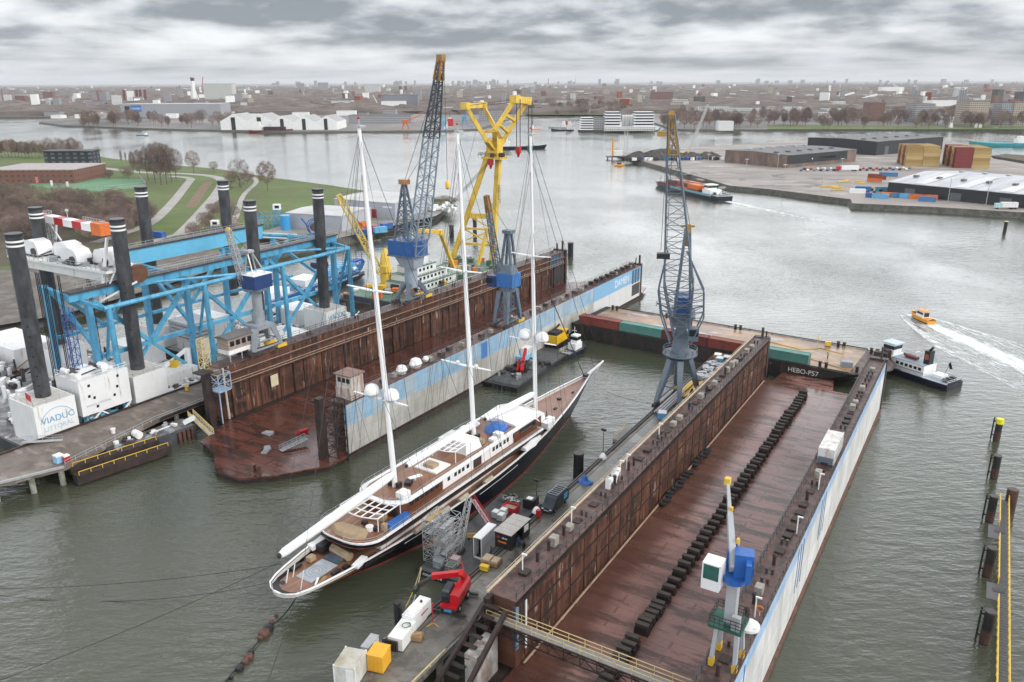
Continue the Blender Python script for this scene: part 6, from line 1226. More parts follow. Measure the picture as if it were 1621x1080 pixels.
obj('cable_basket', 'blue circular cable basket of upright stanchions in the yard', 'cable basket', W(438, 358, 3), 0, [('ring', cyan, lambda m: [m.tube((9 * math.cos(a), 7 * math.sin(a), 0), (9 * math.cos(a), 7 * math.sin(a), 6), .18, n=4) for a in [k * math.pi / 14 for k in range(28)]]), ('floor', cyan, lambda m: m.rail([(9 * math.cos(a), 7 * math.sin(a), .3) for a in [k * math.pi / 14 for k in range(28)]], 5.6, 3, .16, 3, True))])
obj('blue_tank', 'bright blue upright tank beside the circular basket', 'tank', W(453, 364, 3), 0, [('body', M('tank_blue', (.04, .30, .62), .4, .1, 1), lambda m: m.tube((0, 0, 0), (0, 0, 6.5), 2.2, n=16)), ('rim', cyan, lambda m: m.lathe([(1.9, 6.4), (2.35, 6.4), (2.35, 6.8), (1.9, 6.8)], n=16))])
obj('control_tower', 'white control cab on blue lattice legs beside the circular basket', 'control cab', W(441, 357, 3), 0, [('frame', cyan, lambda m: m.lattice((0, 0, 0), (0, 0, 7.5), 3, 3, 3, .3)), ('cab', white, lambda m: m.box((0, 0, 8.8), (3.2, 2.8, 2.6))), ('window', glass, lambda m: m.box((.4, -.1, 9), (2.0, 2.84, 1.2)))])
obj('control_tower', 'white control cab on blue stilts at the head of the deep blue girder', 'control cab', W(342, 368, 3), 0, [('frame', cyan, lambda m: m.lattice((0, 0, 0), (0, 0, 3), 3, 3, 2, .3)), ('cab', white, lambda m: m.box((0, 0, 4.2), (3.2, 2.8, 2.6))), ('window', glass, lambda m: m.box((.4, -.1, 4.4), (2.0, 2.84, 1.2)))])
obj('cable_reel', 'large blue cable reel standing before the pale shed', 'reel', W(500, 372, 3), .5, [('flange', blue, lambda m: [m.lathe([(3.2, 0), (3.6, 0), (3.6, .3), (3.2, .3)], (0, 0, 0), 18) for _ in (0,)]), ('stand', dark, lambda m: [m.tube((0, -1.4, 3.7), (0, 1.4, 3.7), 2.1, n=14), [m.lathe([(.1, -.1), (.1, .1)], (0, 0, 1), 5)]]), ('rim', blue, lambda m: [m.tube((3.4 * math.cos(a), y, 3.7 + 3.4 * math.sin(a)), (3.4 * math.cos(a + .35), y, 3.7 + 3.4 * math.sin(a + .35)), .25, n=5) for y in (-1.5, 1.5) for a in [k * .35 for k in range(18)]]), ('arm', blue, lambda m: m.beam((-3, 0, 3.7), (-6, 0, 8), .6))])
obj('pipe_canopy', 'long low white roofed shelter on the quay before the pale shed', 'shelter', W(420, 385, 3), -.2, [('roof', paleroof, lambda m: m.slab(-9, 12, -4, 6, 2.9, 3.3)), ('post', grey, lambda m: [m.beam((x, y, 0), (x, y, 2.9), .3) for x in (-8, -1, 5, 11) for y in (-3.5, 5.5)]), ('wall', brownconc, lambda m: m.slab(-8.5, 11.5, 5, 5.3, 0, 2.9))])
for i, (px, py, m_, lab) in enumerate(((253, 376, M('royal_blue', (.02, .09, .36)), 'royal blue container on the bank below the pale path'), (573, 372, blue, 'blue container under the edge of the grey shed'), (590, 366, red, 'red container by the shed wall'), (602, 368, lc, 'pale blue container outermost in the yard row'), (612, 362, blue, 'dark blue container inmost in the yard row'), (575, 360, orange, 'orange container among boats beside the shed'))):
    container('container', lab, m_, W(px, py, 3.03), rad(20 * i - 30), 6.06, 2.44, 2.6, None, True)
R5 = random.Random(4)
by = obj('yacht', 'white motor boat propped ashore in the boatyard by the tip of the park', 'boat', W(690, 333, 3.02), .4, [('hull', white_clean, lambda m: boat_hull(m, 9, 2.8, .4, 1.6, 2.0)), ('cabin', white, lambda m: m.box((-.6, 0, 2.4), (3.6, 2.0, 1.3)))], 'boats propped ashore in the boatyard')
for i in range(13):
    copy_tree(by, W(664 + R5.random() * 50, 328 + R5.random() * 9, 3.02), R5.random() * 3, scale=R5.uniform(.6, 1.2))
# ================================================================ THINGS on the near jetty
def wheel(m, x, y, r, w=.3): m.tube((x, y - w / 2, r), (x, y + w / 2, r), r, n=12)
# red rotating telehandler, boom lowered over the water side
th = T('telehandler', 'red rotating telehandler with outriggers down on the wet jetty', 'telehandler', PR(-51.6, 70.6, ZJ), RR + .25)
mb = MB(dark); mb.slab(-1.0, 1.0, -2.4, 2.4, .55, 1.05); mb.beam((-2.3, -2.3, .3), (2.3, -2.3, .3), .28); mb.beam((-2.3, 2.3, .3), (2.3, 2.3, .3), .28); kid('chassis', th, mb)
for x in (-1.0, 1.0):
    for y in (-1.5, 1.5): mb = MB(rubber); mb.tube((x - .2, y, .6), (x + .2, y, .6), .6, n=12); w_ = kid('wheel', th, mb); mb = MB(white); mb.tube((x - .22, y, .6), (x + .22, y, .6), .25, n=8); kid('rim', w_, mb)
hred = M('handler_red', (.50, .012, .018), .3, .1, 1)
mb = MB(hred); mb.slab(-1.15, 1.15, -2.6, 2.6, 1.05, 1.35); mb.loft([[(x, y, z) for x, z in ((.0, 1.35), (1.2, 1.35), (1.2, 2.4), (.9, 2.7), (.0, 2.7))] for y in (-1.9, 2.6)]); kid('body', th, mb)
mb = MB(glass); mb.loft([[(x, y, z) for x, y in ((-1.15, -1.9), (-.1, -1.9), (-.1, 0.3), (-1.15, .3))] for z in (1.4, 2.6)] + [[(x, y, 3.2) for x, y in ((-1.0, -1.5), (-.15, -1.5), (-.15, .2), (-1.0, .2))]]); kid('cab', th, mb)
mb = MB(hred); mb.beam((.45, 2.6, 3.0), (-.9, -1.6, 3.9), .55, .65) if False else mb.beam((.3, 2.6, 2.9), (-.6, 4.2, 3.4), .1); mb.beam((.5, 2.3, 2.6), (.4, 1.2, 4.0), .6, .7); mb.beam((.5, 1.6, 3.7), (-3.4, .6, 3.1), .6, .7); bm = kid('boom', th, mb)
mb = MB(dark); mb.beam((-3.2, .6, 3.0), (-5.2, .2, 1.6), .4, .5); mb.box((-5.4, .1, 1.2), (.4, 1.6, .7)); mb.box((-5.9, -.3, .9), (.9, .12, .12)); kid('fork_carriage', bm, mb)
mb = MB(M('plate_blue', (.05, .3, .65))); mb.slab(-.5, .5, -2.75, -2.62, .7, 1.0); kid('number_plate', th, mb)
def box_unit(name, label, cat, n, s, z, rz, sx, sy, sz, m_, parts=(), group=None):
    o = T(name, label, cat, PR(n, s, z), RR + rz, group); mb = MB(m_); mb.slab(-sx / 2, sx / 2, -sy / 2, sy / 2, .15, sz); kid('body', o, mb)
    mb = MB(dark); mb.slab(-sx / 2 + .05, sx / 2 - .05, -sy / 2 + .05, sy / 2 - .05, 0, .15); kid('skid', o, mb)
    for pn, pm_, fn in parts: mb = MB(pm_); fn(mb); kid(pn, o, mb)
    return o
vents = ('vent', dark, lambda m: [m.slab(-.82, -.76, -1.8 + k * .9, -1.3 + k * .9, .6, 1.4) for k in range(3)])
box_unit('generator', 'white generator cabinet farthest along the jetty edge, by the red telehandler', 'generator', -53.6, 65.2, ZJ, .1, 1.6, 4.2, 2.3, white_clean, [('hood', white, lambda m: m.slab(-.7, .7, -1.9, 1.9, 2.3, 2.45)), ('grille', dark, lambda m: [m.slab(-.7, .7, -2.13, -2.1, .6, 1.6), m.tube((.2, .8, 2.45), (.2, .8, 2.7), .15)]), ('lettering', red, lambda m: m.slab(.8, .82, -.3, 1.3, 1.3, 1.5))])
box_unit('generator', 'white and grey pump unit with hoses, next to the wooden crate', 'generator', -52.9, 61.4, ZJ, .2, 1.9, 3.6, 1.8, white, [('panel', grey, lambda m: m.slab(-.97, -.95, -1.6, 1.6, .3, 1.4)), ('hose', M('green_hose', (.03, .12, .06)), lambda m: [m.path([(.3 + .5 * math.cos(a), .6 + .5 * math.sin(a), 1.9 + .02 * a) for a in [k * .5 for k in range(16)]], .05)]), ('pipework', dark, lambda m: [m.box((-.9 + k * .3, -1.9, .8), (.2, .3, 1.3)) for k in range(5)])])
box_unit('site_container', 'dirty white site container with stained roof at the bottom of the jetty', 'container', -54.0, 53.6, ZJ, .3, 2.6, 3.2, 2.7, M('dirty_white', (.62, .62, .6), .55, .06, .6, c2=(.42, .4, .34), amt=.42, s2=(.7, .7, .4)), [('roof', M('stained_roof', (.5, .48, .42), .6, .12, .6, c2=(.33, .29, .2), amt=.45, s2=(.6, .6, .6)), lambda m: m.slab(-1.22, 1.22, -1.5, 1.5, 2.7, 2.74)), ('door', white, lambda m: m.slab(.2, 1.1, -1.66, -1.6, .3, 2.4)), ('corner_post', white, lambda m: [m.slab(x, x + .16, y, y + .16, 0, 2.78) for x in (-1.32, 1.16) for y in (-1.62, 1.46)])])
box_unit('compressor_box', 'amber yellow compressor box beside the dirty white container', 'compressor', -52.4, 56.6, ZJ, .25, 1.9, 2.2, 2.3, M('amber', (.80, .40, .03), .5, .08, 1), [('roof', M('amber', (.8, .4, .03)), lambda m: m.slab(-1, 1, -1.15, 1.15, 2.3, 2.38)), ('door_bar', yellow, lambda m: [m.slab(x, x + .06, -1.16, -1.1, .3, 2.2) for x in (-.5, 0, .5)])])
box_unit('cable_box', 'grey white cable cabinet behind the amber box', 'cabinet', -54.6, 57.6, ZJ, .2, 1.0, 2.4, 1.9, M('greyish_white', (.5, .52, .54)), [('lid', galv, lambda m: m.slab(-.55, .55, -1.25, 1.25, 1.9, 2.0))])
box_unit('wooden_crate', 'open wooden crate of offcuts beside the pump unit', 'crate', -51.6, 62.6, ZJ, .3, 1.3, 1.2, .7, wood, [('contents', M('cardboard', (.42, .28, .15)), lambda m: [m.box((-.3 + .3 * k, .2 * k - .2, .75), (.4, .3, .25), k) for k in range(3)])])
o = T('hose_heap', 'tangled black hoses and rusty fittings along the jetty edge', 'hoses', PR(-53.8, 59.8, ZJ), RR); mb = MB(black)
for k in range(26): mb.tube((RB.uniform(-.9, .9), RB.uniform(-2.6, 2.6), RB.uniform(.05, .5)), (RB.uniform(-.9, .9), RB.uniform(-2.6, 2.6), RB.uniform(.1, 1.0)), .08, n=5)
kid('hose', o, mb); mb = MB(rust); [mb.box((RB.uniform(-.9, .9), RB.uniform(-2.6, 2.6), .35), (.4, .5, .7), k) for k in range(8)]; kid('fitting', o, mb)
for i, (n, s) in enumerate(((-55.0, 63.2), (-54.5, 63.4))):
    o = T('fender_pile', ('tall black steel fender pile at the jetty edge', 'second black fender pile, touching the tall one')[i], 'pile', PR(n, s, 0), RR); mb = MB(black); mb.slab(-.3, .3, -.3, .3, -2, 7.4 - i * .5); kid('post', o, mb); mb = MB(rustdk); mb.slab(-.36, .36, -.36, .36, 7.4 - i * .5, 7.6 - i * .5); kid('cap', o, mb)
def tripod(label, n, s, z, h):
    o = T('warning_post', label, 'post', PR(n, s, z), RR); mb = MB(red); mb.tube((0, 0, .2), (0, 0, h), .06); mb.box((0, 0, h), (.18, .18, .3)); kid('post', o, mb); mb = MB(yellow); [mb.beam((0, 0, .25), (.9 * math.cos(a), .9 * math.sin(a), .03), .08) for a in (0, 2.1, 4.2)]; kid('foot', o, mb)
tripod('slim red post on yellow tripod foot on the wet jetty', -51.6, 65.8, ZJ, 3.0)
# black kiosk with sliding roof panels
o = T('kiosk', 'black site kiosk with pale panelled roof on the jetty', 'cabin', PR(-53.1, 87.3, ZJ), RR)
mb = MB(M('kiosk_black', (.02, .018, .018), .4, .2, 1)); mb.slab(-1.35, 1.35, -2.7, -1.2, 0, 2.5); mb.slab(-1.35, -1.25, -1.2, 2.7, 0, 2.5); mb.slab(-1.35, 1.35, 2.5, 2.7, 0, 2.5); mb.slab(1.2, 1.35, .6, 2.5, 0, 2.5); kid('body', o, mb)
mb = MB(M('zinc_roof', (.36, .34, .32), .4, .12, .8)); [mb.slab(-1.5, 1.5, -2.85 + k * 1.42, -2.85 + k * 1.42 + 1.36, 2.5, 2.6) for k in range(4)]; kid('roof', o, mb)
mb = MB(white_clean); mb.slab(1.35, 1.4, 1.0, 2.2, 1.1, 2.1); kid('window', o, mb); mb = MB(red); mb.box((-.75, -2.72, 1.75), (.5, .05, .35)); kid('emblem', o, mb); lettering('ebuls', .42, (.3, -2.73, 1.75), (rad(90), 0, 0), white_clean, o); mb = MB(orange); mb.slab(-.8, .6, -2.73, -2.71, .9, 1.15); kid('stripe', o, mb)
# dark van with roof rack
v = T('parked_van', 'dark blue panel van with roof rack parked on the wet jetty', 'van', PR(-52.4, 99.1, ZJ), RR)
vb = M('van_paint', (.025, .035, .05), .25, .15, 1)
prof = [(-2.75, .35), (-2.85, 1.0), (-2.05, 1.35), (-1.35, 2.15), (-.9, 2.35), (2.55, 2.4), (2.8, 2.1), (2.85, .4)]
mb = MB(vb); mb.loft([[(x, y, z) for y, z in prof] for x in (-.98, .98)]); body = kid('body', v, mb)
mb = MB(glass); mb.quad((-.88, -2.0, 1.42), (.88, -2.0, 1.42), (.8, -1.38, 2.16), (-.8, -1.38, 2.16)); [mb.quad((x, -1.75, 1.4), (x, -.6, 1.4), (x, -.6, 2.05), (x, -1.3, 2.05)) for x in (.99, -.99)]; kid('window', v, mb)
for x in (-.9, .9):
    for y in (-1.8, 1.75): mb = MB(rubber); mb.tube((x - .12, y, .36), (x + .12, y, .36), .36, n=12); w_ = kid('wheel', v, mb); mb = MB(galv); mb.tube((x - .13, y, .36), (x + .13, y, .36), .18, n=8); kid('rim', w_, mb)
    mb = MB(white_clean); mb.box((x * .78, -2.8, .85), (.34, .1, .22)); kid('headlight', v, mb)
mb = MB(M('rack_grey', (.25, .26, .28))); [mb.slab(-.85, .85, y, y + .12, 2.42, 2.52) for y in (-.8, -.2, .4, 1.0, 1.6, 2.2)]; [mb.slab(x, x + .08, -.9, 2.4, 2.5, 2.58) for x in (-.85, .77)]; kid('roof_rack', v, mb)
mb = MB(M('sky_decal', (.08, .42, .68))); mb.slab(.985, 1.0, 1.1, 2.3, .9, 1.9); kid('decal', v, mb); mb = MB(galv); mb.box((0, -2.86, .6), (.9, .05, .25)); kid('grille', v, mb)
# light masts on white blocks
for lab, n, s in (('slim floodlight mast on a white block, half way along the jetty edge', -53.1, 118.4), ('slim floodlight mast on a white block beside the dark van', -54.0, 96.0)):
    o = T('light_mast', lab, 'lamp post', PR(n, s, ZJ), RR); mb = MB(white_clean); mb.lathe([(.75, 0), (.7, .3), (.35, .8), (.15, 1.0)], n=8); kid('base', o, mb); mb = MB(dark); mb.tube((0, 0, 1), (0, 0, 5.4), .07); kid('pole', o, mb)
    for a in (-.25, .25): mb = MB(black); mb.box((a, 0, 5.5), (.35, .3, .4)); kid('lamp_head', o, mb)
o = T('tarpaulin', 'crumpled blue tarpaulin on the jetty by the crane rail', 'tarpaulin', PR(-51.9, 108.6, ZJ), RR); mb = MB(tarp); q = random.Random(8)
mb.loft([[(f * (1.2 + q.uniform(-.3, .3)) * math.cos(a), f * (.9 + q.uniform(-.25, .25)) * math.sin(a), z + q.uniform(-.05, .05)) for a in [k * math.pi / 6 for k in range(12)]] for z, f in ((0, 1.25), (.25, 1.0), (.5, .5), (1.2, .3), (1.35, .1))]); kid('sheet', o, mb); mb = MB(dark); mb.box((-.5, .3, .1), (.6, .4, .2)); kid('weight', o, mb)
box_unit('tool_box', 'yellow tool box on the timber pallet stack', 'box', -52.4, 78.7, ZJ, .15, 1.2, .7, .75, M('bright_yellow', (.8, .55, .03)), [('lid', yellow, lambda m: m.slab(-.62, .62, -.37, .37, .75, .82))])
box_unit('pallet_stack', 'brown timber pallets and boards behind the yellow tool box', 'pallets', -52.5, 80.6, ZJ, .1, 2.6, 1.8, .7, wood, [('board', M('pale_board', (.42, .33, .22)), lambda m: [m.slab(-1.2, .0, -.8, .8, .72, .9), m.slab(.2, 1.2, -.7, .7, .72, .85)])])
o = T('fire_cabinet', 'small red cabinet standing beside the dark van', 'cabinet', PR(-52.9, 94.6, ZJ), RR); mb = MB(red); mb.box((0, 0, .75), (.6, .5, 1.3)); kid('body', o, mb); mb = MB(dark); mb.slab(-.25, .25, -.2, .2, 0, .1); kid('foot', o, mb)
# people on the jetty and the dock wall
def person(label, loc, rz, top, legs, step=.12, lean=0.):
    o = T('person', label, 'person', loc, rz)
    vs = [(0, 0, .95), (0, lean, 1.2), (0, lean, 1.45), (0, lean + .03, 1.56), (0, lean + .05, 1.68), (-.19, lean, 1.42), (-.26, lean + .02, 1.15), (-.24, lean + .14, .92), (.19, lean, 1.42), (.26, lean, 1.15), (.25, lean - .06, .9), (-.1, 0, .88), (-.12, step, .48), (-.12, step * .6, .06), (.1, 0, .88), (.12, -step * .5, .48), (.12, -step * 1.4, .06), (-.12, step * .6 + .14, .04), (.12, -step * 1.4 + .14, .04)]
    es = [(0, 1), (1, 2), (2, 3), (3, 4), (2, 5), (5, 6), (6, 7), (2, 8), (8, 9), (9, 10), (0, 11), (11, 12), (12, 13), (0, 14), (14, 15), (15, 16), (13, 17), (16, 18)]
    rr = [.16, .15, .17, .065, .115, .085, .065, .05, .085, .065, .05, .11, .085, .055, .11, .085, .055, .05, .05]
    me = bpy.data.meshes.new('body'); me.from_pydata(vs, es, []); b = bpy.data.objects.new('body', me); COL.objects.link(b); b.parent = o
    sk = b.modifiers.new('skin', 'SKIN'); b.modifiers.new('sub', 'SUBSURF').levels = 1; b.modifiers['sub'].render_levels = 1
    for i, r in enumerate(rr): me.skin_vertices[0].data[i].radius = (r, r)
    me.skin_vertices[0].data[0].use_root = True
    me.materials.append(legs)
    mb = MB(top); mb.loft([[(x * .25, lean * u + y * .17, z) for x, y in ((1, 0), (.7, .8), (0, 1), (-.7, .8), (-1, 0), (-.7, -.8), (0, -1), (.7, -.8))] for z, u in ((.85, 0), (1.2, 1), (1.47, 1))]); kid('jacket', o, mb)
    mb = MB(M('hair_dark', (.02, .015, .012))); mb.ball((0, lean + .03, 1.73), .115, 8); kid('hair', o, mb); return o
person('person in black clothes walking beside the kiosk', PR(-50.1, 85.4, ZJ), RR + .5, black, M('dark_trousers', (.02, .02, .025), .8))
person('person in dark blue overalls stooping at the kiosk door', PR(-51.3, 86.2, ZJ), RR + 1.4, M('overall_blue', (.03, .05, .12), .8), M('overall_blue', (.03, .05, .12)), .05, .2)
person('person in a blue helmet and dark jacket on the rusty dock wall', PR(-41.9, 130.6, ZT + .12), RR, M('jacket_dark', (.03, .04, .06), .8), M('overall_blue', (.03, .05, .12)))
person('person in dark overalls between the pontoon and the pallets', PR(-53.3, 81.8, ZJ), RR + 2, M('overall_blue', (.03, .05, .12)), M('dark_trousers', (.02, .02, .025)))
dk = Vector((math.cos(HAZ), math.sin(HAZ), 0)); hp0 = t_h = None
hb_ = [x for x in COL.objects if x.name == 'barge'][0]
for i, (x, y, lab) in enumerate(((HL / 2 - 22.5, -7.6, 'crew member in yellow jacket bending at the barge edge'), (HL / 2 - 14.5, -2.5, 'crew member in yellow jacket standing on the orange barge deck'))):
    p = Vector(hb_.location) + dk * x + Vector((side.x, side.y, 0)) * y; person(lab, (p.x, p.y, 4.02), 1.0 + i, M('hiviz', (.6, .6, .05), .7), M('dark_trousers', (.02, .02, .025)), .1, .1 if i else .2)
# pipes, racks and carts under the lattice crane
for i, (n, s, lab, fn, m_) in enumerate((
    (-50.6, 158, 'stack of yellow steel frames beyond the lattice crane', lambda m: [m.beam((-1.6 + .5 * k, -5, .2 + .18 * (k % 3)), (-1.6 + .5 * k, 5, .2 + .18 * (k % 3)), .28) for k in range(7)], yellow),
    (-51.8, 149, 'long dark pipe rack between the crane legs', lambda m: [m.tube((-.9 + .3 * k, -7, .3 + .25 * (k % 2)), (-.9 + .3 * k, 6, .3 + .25 * (k % 2)), .2, n=6) for k in range(7)], galv),
    (-50.2, 171, 'heap of grey scrap and white sacks on the far part of the jetty', lambda m: [m.box((RB.uniform(-2, 1.6), RB.uniform(-6, 6), .5), (RB.uniform(.6, 1.6), RB.uniform(.6, 1.8), RB.uniform(.5, 1.1)), RB.random() * 3) for _ in range(40)], galv))):
    o = T('steel_stack', lab, 'stack', PR(n, s, ZJ), RR); mb = MB(m_); fn(mb); kid('steelwork', o, mb); mb = MB(wood); [mb.slab(-1.9, 1.6, y, y + .25, 0, .12) for y in (-4, 0, 4)]; kid('bearer', o, mb)
for i, (n, s, m_, lab) in enumerate(((-50.6, 178.4, lc, 'pale blue skip at the far end of the jetty'), (-49.4, 180, blue, 'dark blue cabin box at the jetty end'), (-51.8, 180.6, orange, 'orange crate at the jetty end'), (-50.4, 140.4, lc, 'pale blue tank in front of the crane leg'))):
    box_unit('equipment_box', lab, 'box', n, s, ZJ, .1 * i, 1.8, 2.0, 1.4, m_, [('lid', white, lambda m: m.slab(-.8, .8, -.9, .9, 1.4, 1.5))])
o = T('cable_drum', 'dark cable drum beside the right foot of the lattice crane', 'drum', PR(-48.3, 153, ZJ), RR); mb = MB(dark); [mb.tube((x, 0, 1.2), (x + .12, 0, 1.2), 1.2, n=16) for x in (-.6, .5)]; kid('flange', o, mb); mb = MB(rubber); mb.tube((-.5, 0, 1.2), (.5, 0, 1.2), .8, n=12); kid('cable', o, mb)
for k, (n, s, h, lab) in enumerate(((-57.0, 116.6, 4.6, 'round timber mooring pile standing in the water beside the yacht'),)):
    dolphin(lab, PR(n, s, 0), h, .95)
o = T('raft', 'grey raft with a cream rail afloat beside the jetty', 'raft', PR(-56.2, 136.5, 0), RR); mb = MB(M('raft_grey', (.3, .29, .28), .6, .2, 1)); mb.slab(-1.6, 1.6, -3.2, 3.2, .1, .6); kid('deck', o, mb); mb = MB(cream); mb.rail([(-1.5, -3, .6), (-1.5, 3, .6)], 1.0, 1, .07); kid('railing', o, mb)
# ================================================================ WORK PONTOON between yacht and jetty
wp = T('work_pontoon', 'dark grey work pontoon moored between the yacht and the jetty', 'pontoon', PR(-60.4, 90.3, 0), RR + .06)
pgrey = M('pontoon_grey', (.075, .078, .082), .6, .3, .5, c2=(.12, .12, .12), amt=.45, s2=(.4, .4, .4))
mb = MB(black); mb.slab(-3.7, 4.1, -12.4, 12.8, -.8, 1.0); kid('hull', wp, mb); mb = MB(pgrey); mb.slab(-3.6, 4.0, -12.3, 12.7, 1.0, 1.05); kid('deck', wp, mb)
lettering('PONTOON 8', .55, (-1.2, -12.44, .5), (rad(90), 0, 0), white_clean, wp)
PW = lambda n, s, z=1.05: wp.matrix_basis @ Vector((n, s, z))
rw = RR + .06
wq = lambda nm, lab, cat, n, s, parts, rz=0: obj(nm, lab, cat, PW(n, s), rw + rz, parts)
wp_m = Matrix.Translation(wp.location) @ Matrix.Rotation(rw, 4, 'Z')
PW = lambda n, s, z=1.05: wp_m @ Vector((n, s, z))
sc = wq('scaffold_tower', 'aluminium scaffold tower with plank platforms beside the yacht hull', 'scaffold', -2.0, -7.6, [('frame', galv, lambda m: [m.lattice((x, y, 0), (x, y, 6.9), 1.9, 1.9, 7, .075, None, None, None, .06) for x in (-1.2, .9) for y in (-1.6, .6)])])
for z, m_ in ((2.2, wood), (4.4, galv), (6.5, M('plank_orange', (.42, .27, .10)))): mb = MB(m_); mb.slab(-1.9, -1.1, -2.2, 1.2, z, z + .06); mb.set(galv); mb.slab(.5, 1.3, -2.2, 1.2, z - .6, z - .54); kid('platform', sc, mb)
mb = MB(galv); mb.beam((-.6, -2, .1), (-.6, 1.6, 4.4), .7, .06); kid('stair', sc, mb)
wq('tower_stair', 'tall white stair unit with a dark open front on the pontoon', 'stair', 2.7, -4.6, [('body', white_clean, lambda m: [m.slab(-.7, .7, 1.6, 3.0, 0, 3.4), m.slab(-.7, -.6, -1.6, 1.6, 0, 3.4), m.slab(.6, .7, -1.6, 1.6, 0, 3.4), m.slab(-.7, .7, -1.6, 3.0, 3.4, 3.5), m.slab(-.7, .7, -1.6, -1.5, 0, .3)]), ('interior', black, lambda m: m.slab(-.6, .6, -.2, 1.6, 0, 3.3))])
wq('boom_lift', 'grey lattice loading boom leaning up towards the yacht rail', 'boom', -.6, -4.2, [('boom', galv, lambda m: m.lattice((0, -2, .6), (-1.2, 3.4, 6.2), 1.0, .7, 8, .09)), ('base', dark, lambda m: m.box((0, -2.2, .4), (1.6, 1.8, .8)))])
wq('gangway', 'red and white gangway reaching from the pontoon to the yacht', 'gangway', -.2, 1.6, [('deck', galv, lambda m: m.beam((3.2, -2.0, .3), (-4.2, 3.0, 2.6), .7, .1)), ('railing', red, lambda m: [m.rail([(3.2, -2.4, .3), (-4.2, 2.6, 2.6)], .8, 1.2, .06), m.rail([(3.2, -1.6, .3), (-4.2, 3.4, 2.6)], .8, 1.2, .06)])])
for i, (n, s, rz, lab) in enumerate(((.1, -1.4, .5, 'yellow slatted barrier curving across the pontoon'), (3.0, 1.2, 1.55, 'yellow slatted barrier along the jetty side of the pontoon'))):
    wq('barrier', lab, 'barrier', n, s, [('panel', M('barrier_yellow', (.75, .45, .04)), lambda m: [m.slab(-1.8, 1.8, -.04, .04, .2 + .3 * k, .38 + .3 * k) for k in range(3)]), ('foot', rubber, lambda m: [m.box((x, 0, .08), (.3, .6, .16)) for x in (-1.5, 0, 1.5)])], rz)
ib = wq('ibc_tank', 'white plastic bulk tank in a cage on the pontoon', 'tank', -.6, 5.4, [('tank', M('tank_white', (.7, .72, .72), .4, .05, 1), lambda m: m.slab(-.5, .5, -.6, .6, .15, 1.15)), ('cage', galv, lambda m: m.rail([(-.53, -.63, .15), (.53, -.63, .15), (.53, .63, .15), (-.53, .63, .15)], 1.05, .4, .03, 3, True)), ('pallet', dark, lambda m: m.slab(-.5, .5, -.6, .6, 0, .14))])
ib['group'] = 'white bulk tanks beside the red skip'
copy_tree(ib, PW(.6, 5.0)); copy_tree(ib, PW(.2, 6.6))
wq('skip', 'red skip full of rubble on the pontoon', 'skip', .7, 8.0, [('bin', red, lambda m: [m.slab(-1.2, 1.2, -.9, -.8, .1, 1.2), m.slab(-1.2, 1.2, .8, .9, .1, 1.2), m.slab(-1.2, -1.1, -.8, .8, .1, 1.2), m.slab(1.1, 1.2, -.8, .8, .1, 1.2)]), ('rubble', M('rubble_tan', (.35, .28, .2), .9, .4, 3), lambda m: m.slab(-1.1, 1.1, -.8, .8, .1, .8))])
wq('welding_set', 'black machine with white panel on the pontoon corner', 'machine', 2.8, 11.2, [('body', black, lambda m: m.box((0, 0, .8), (1.9, 2.2, 1.6))), ('panel', white, lambda m: m.box((0, -.3, 1.62), (1.0, .9, .06)))])
wq('scrap_heap', 'grey scrap and hoses heaped at the outer end of the pontoon', 'scrap', -.8, 10.8, [('scrap', galv, lambda m: [m.box((RB.uniform(-1.6, 1.6), RB.uniform(-1.2, 1.4), .4), (.7, .6, .7), k) for k in range(12)]), ('hose', black, lambda m: [m.tube((RB.uniform(-1.6, 1.6), RB.uniform(-1.2, 1.4), .3), (RB.uniform(-1.6, 1.6), RB.uniform(-1.2, 1.4), .9), .1, n=5) for k in range(10)])])
for i, (n, s, m_, lab) in enumerate(((-1.2, -10.6, M('crate_grey', (.22, .26, .28)), 'grey wire crate at the pontoon near end'), (1.0, -10.8, M('crate_dark', (.10, .13, .10)), 'dark crate with green bags at the pontoon near end'), (.6, -9.0, M('pink_sack', (.5, .36, .36)), 'pinkish sack between the pontoon crates'))):
    wq('crate', lab, 'crate', n, s, [('body', m_, lambda m: m.box((0, 0, .65), (1.2, 1.2, 1.1))), ('frame', galv, lambda m: m.rail([(-.62, -.62, .05), (.62, -.62, .05), (.62, .62, .05), (-.62, .62, .05)], 1.2, .6, .06, 3, True))])
o = T('mooring_lines', 'slack yellow and white mooring ropes from the pontoon to the jetty piles', 'ropes', (0, 0, 0)); mb = MB(ropey); mb.path(sag(PW(-3.4, -12, 1.2), PR(-55, 63.6, 5.5), .9), .07); kid('rope', o, mb); mb = MB(M('rope_white', (.55, .53, .48))); mb.path(sag(PW(-3.2, -12.2, 1.2), PR(-54.8, 63.4, 4.5), 1.8), .07); kid('rope', o, mb)
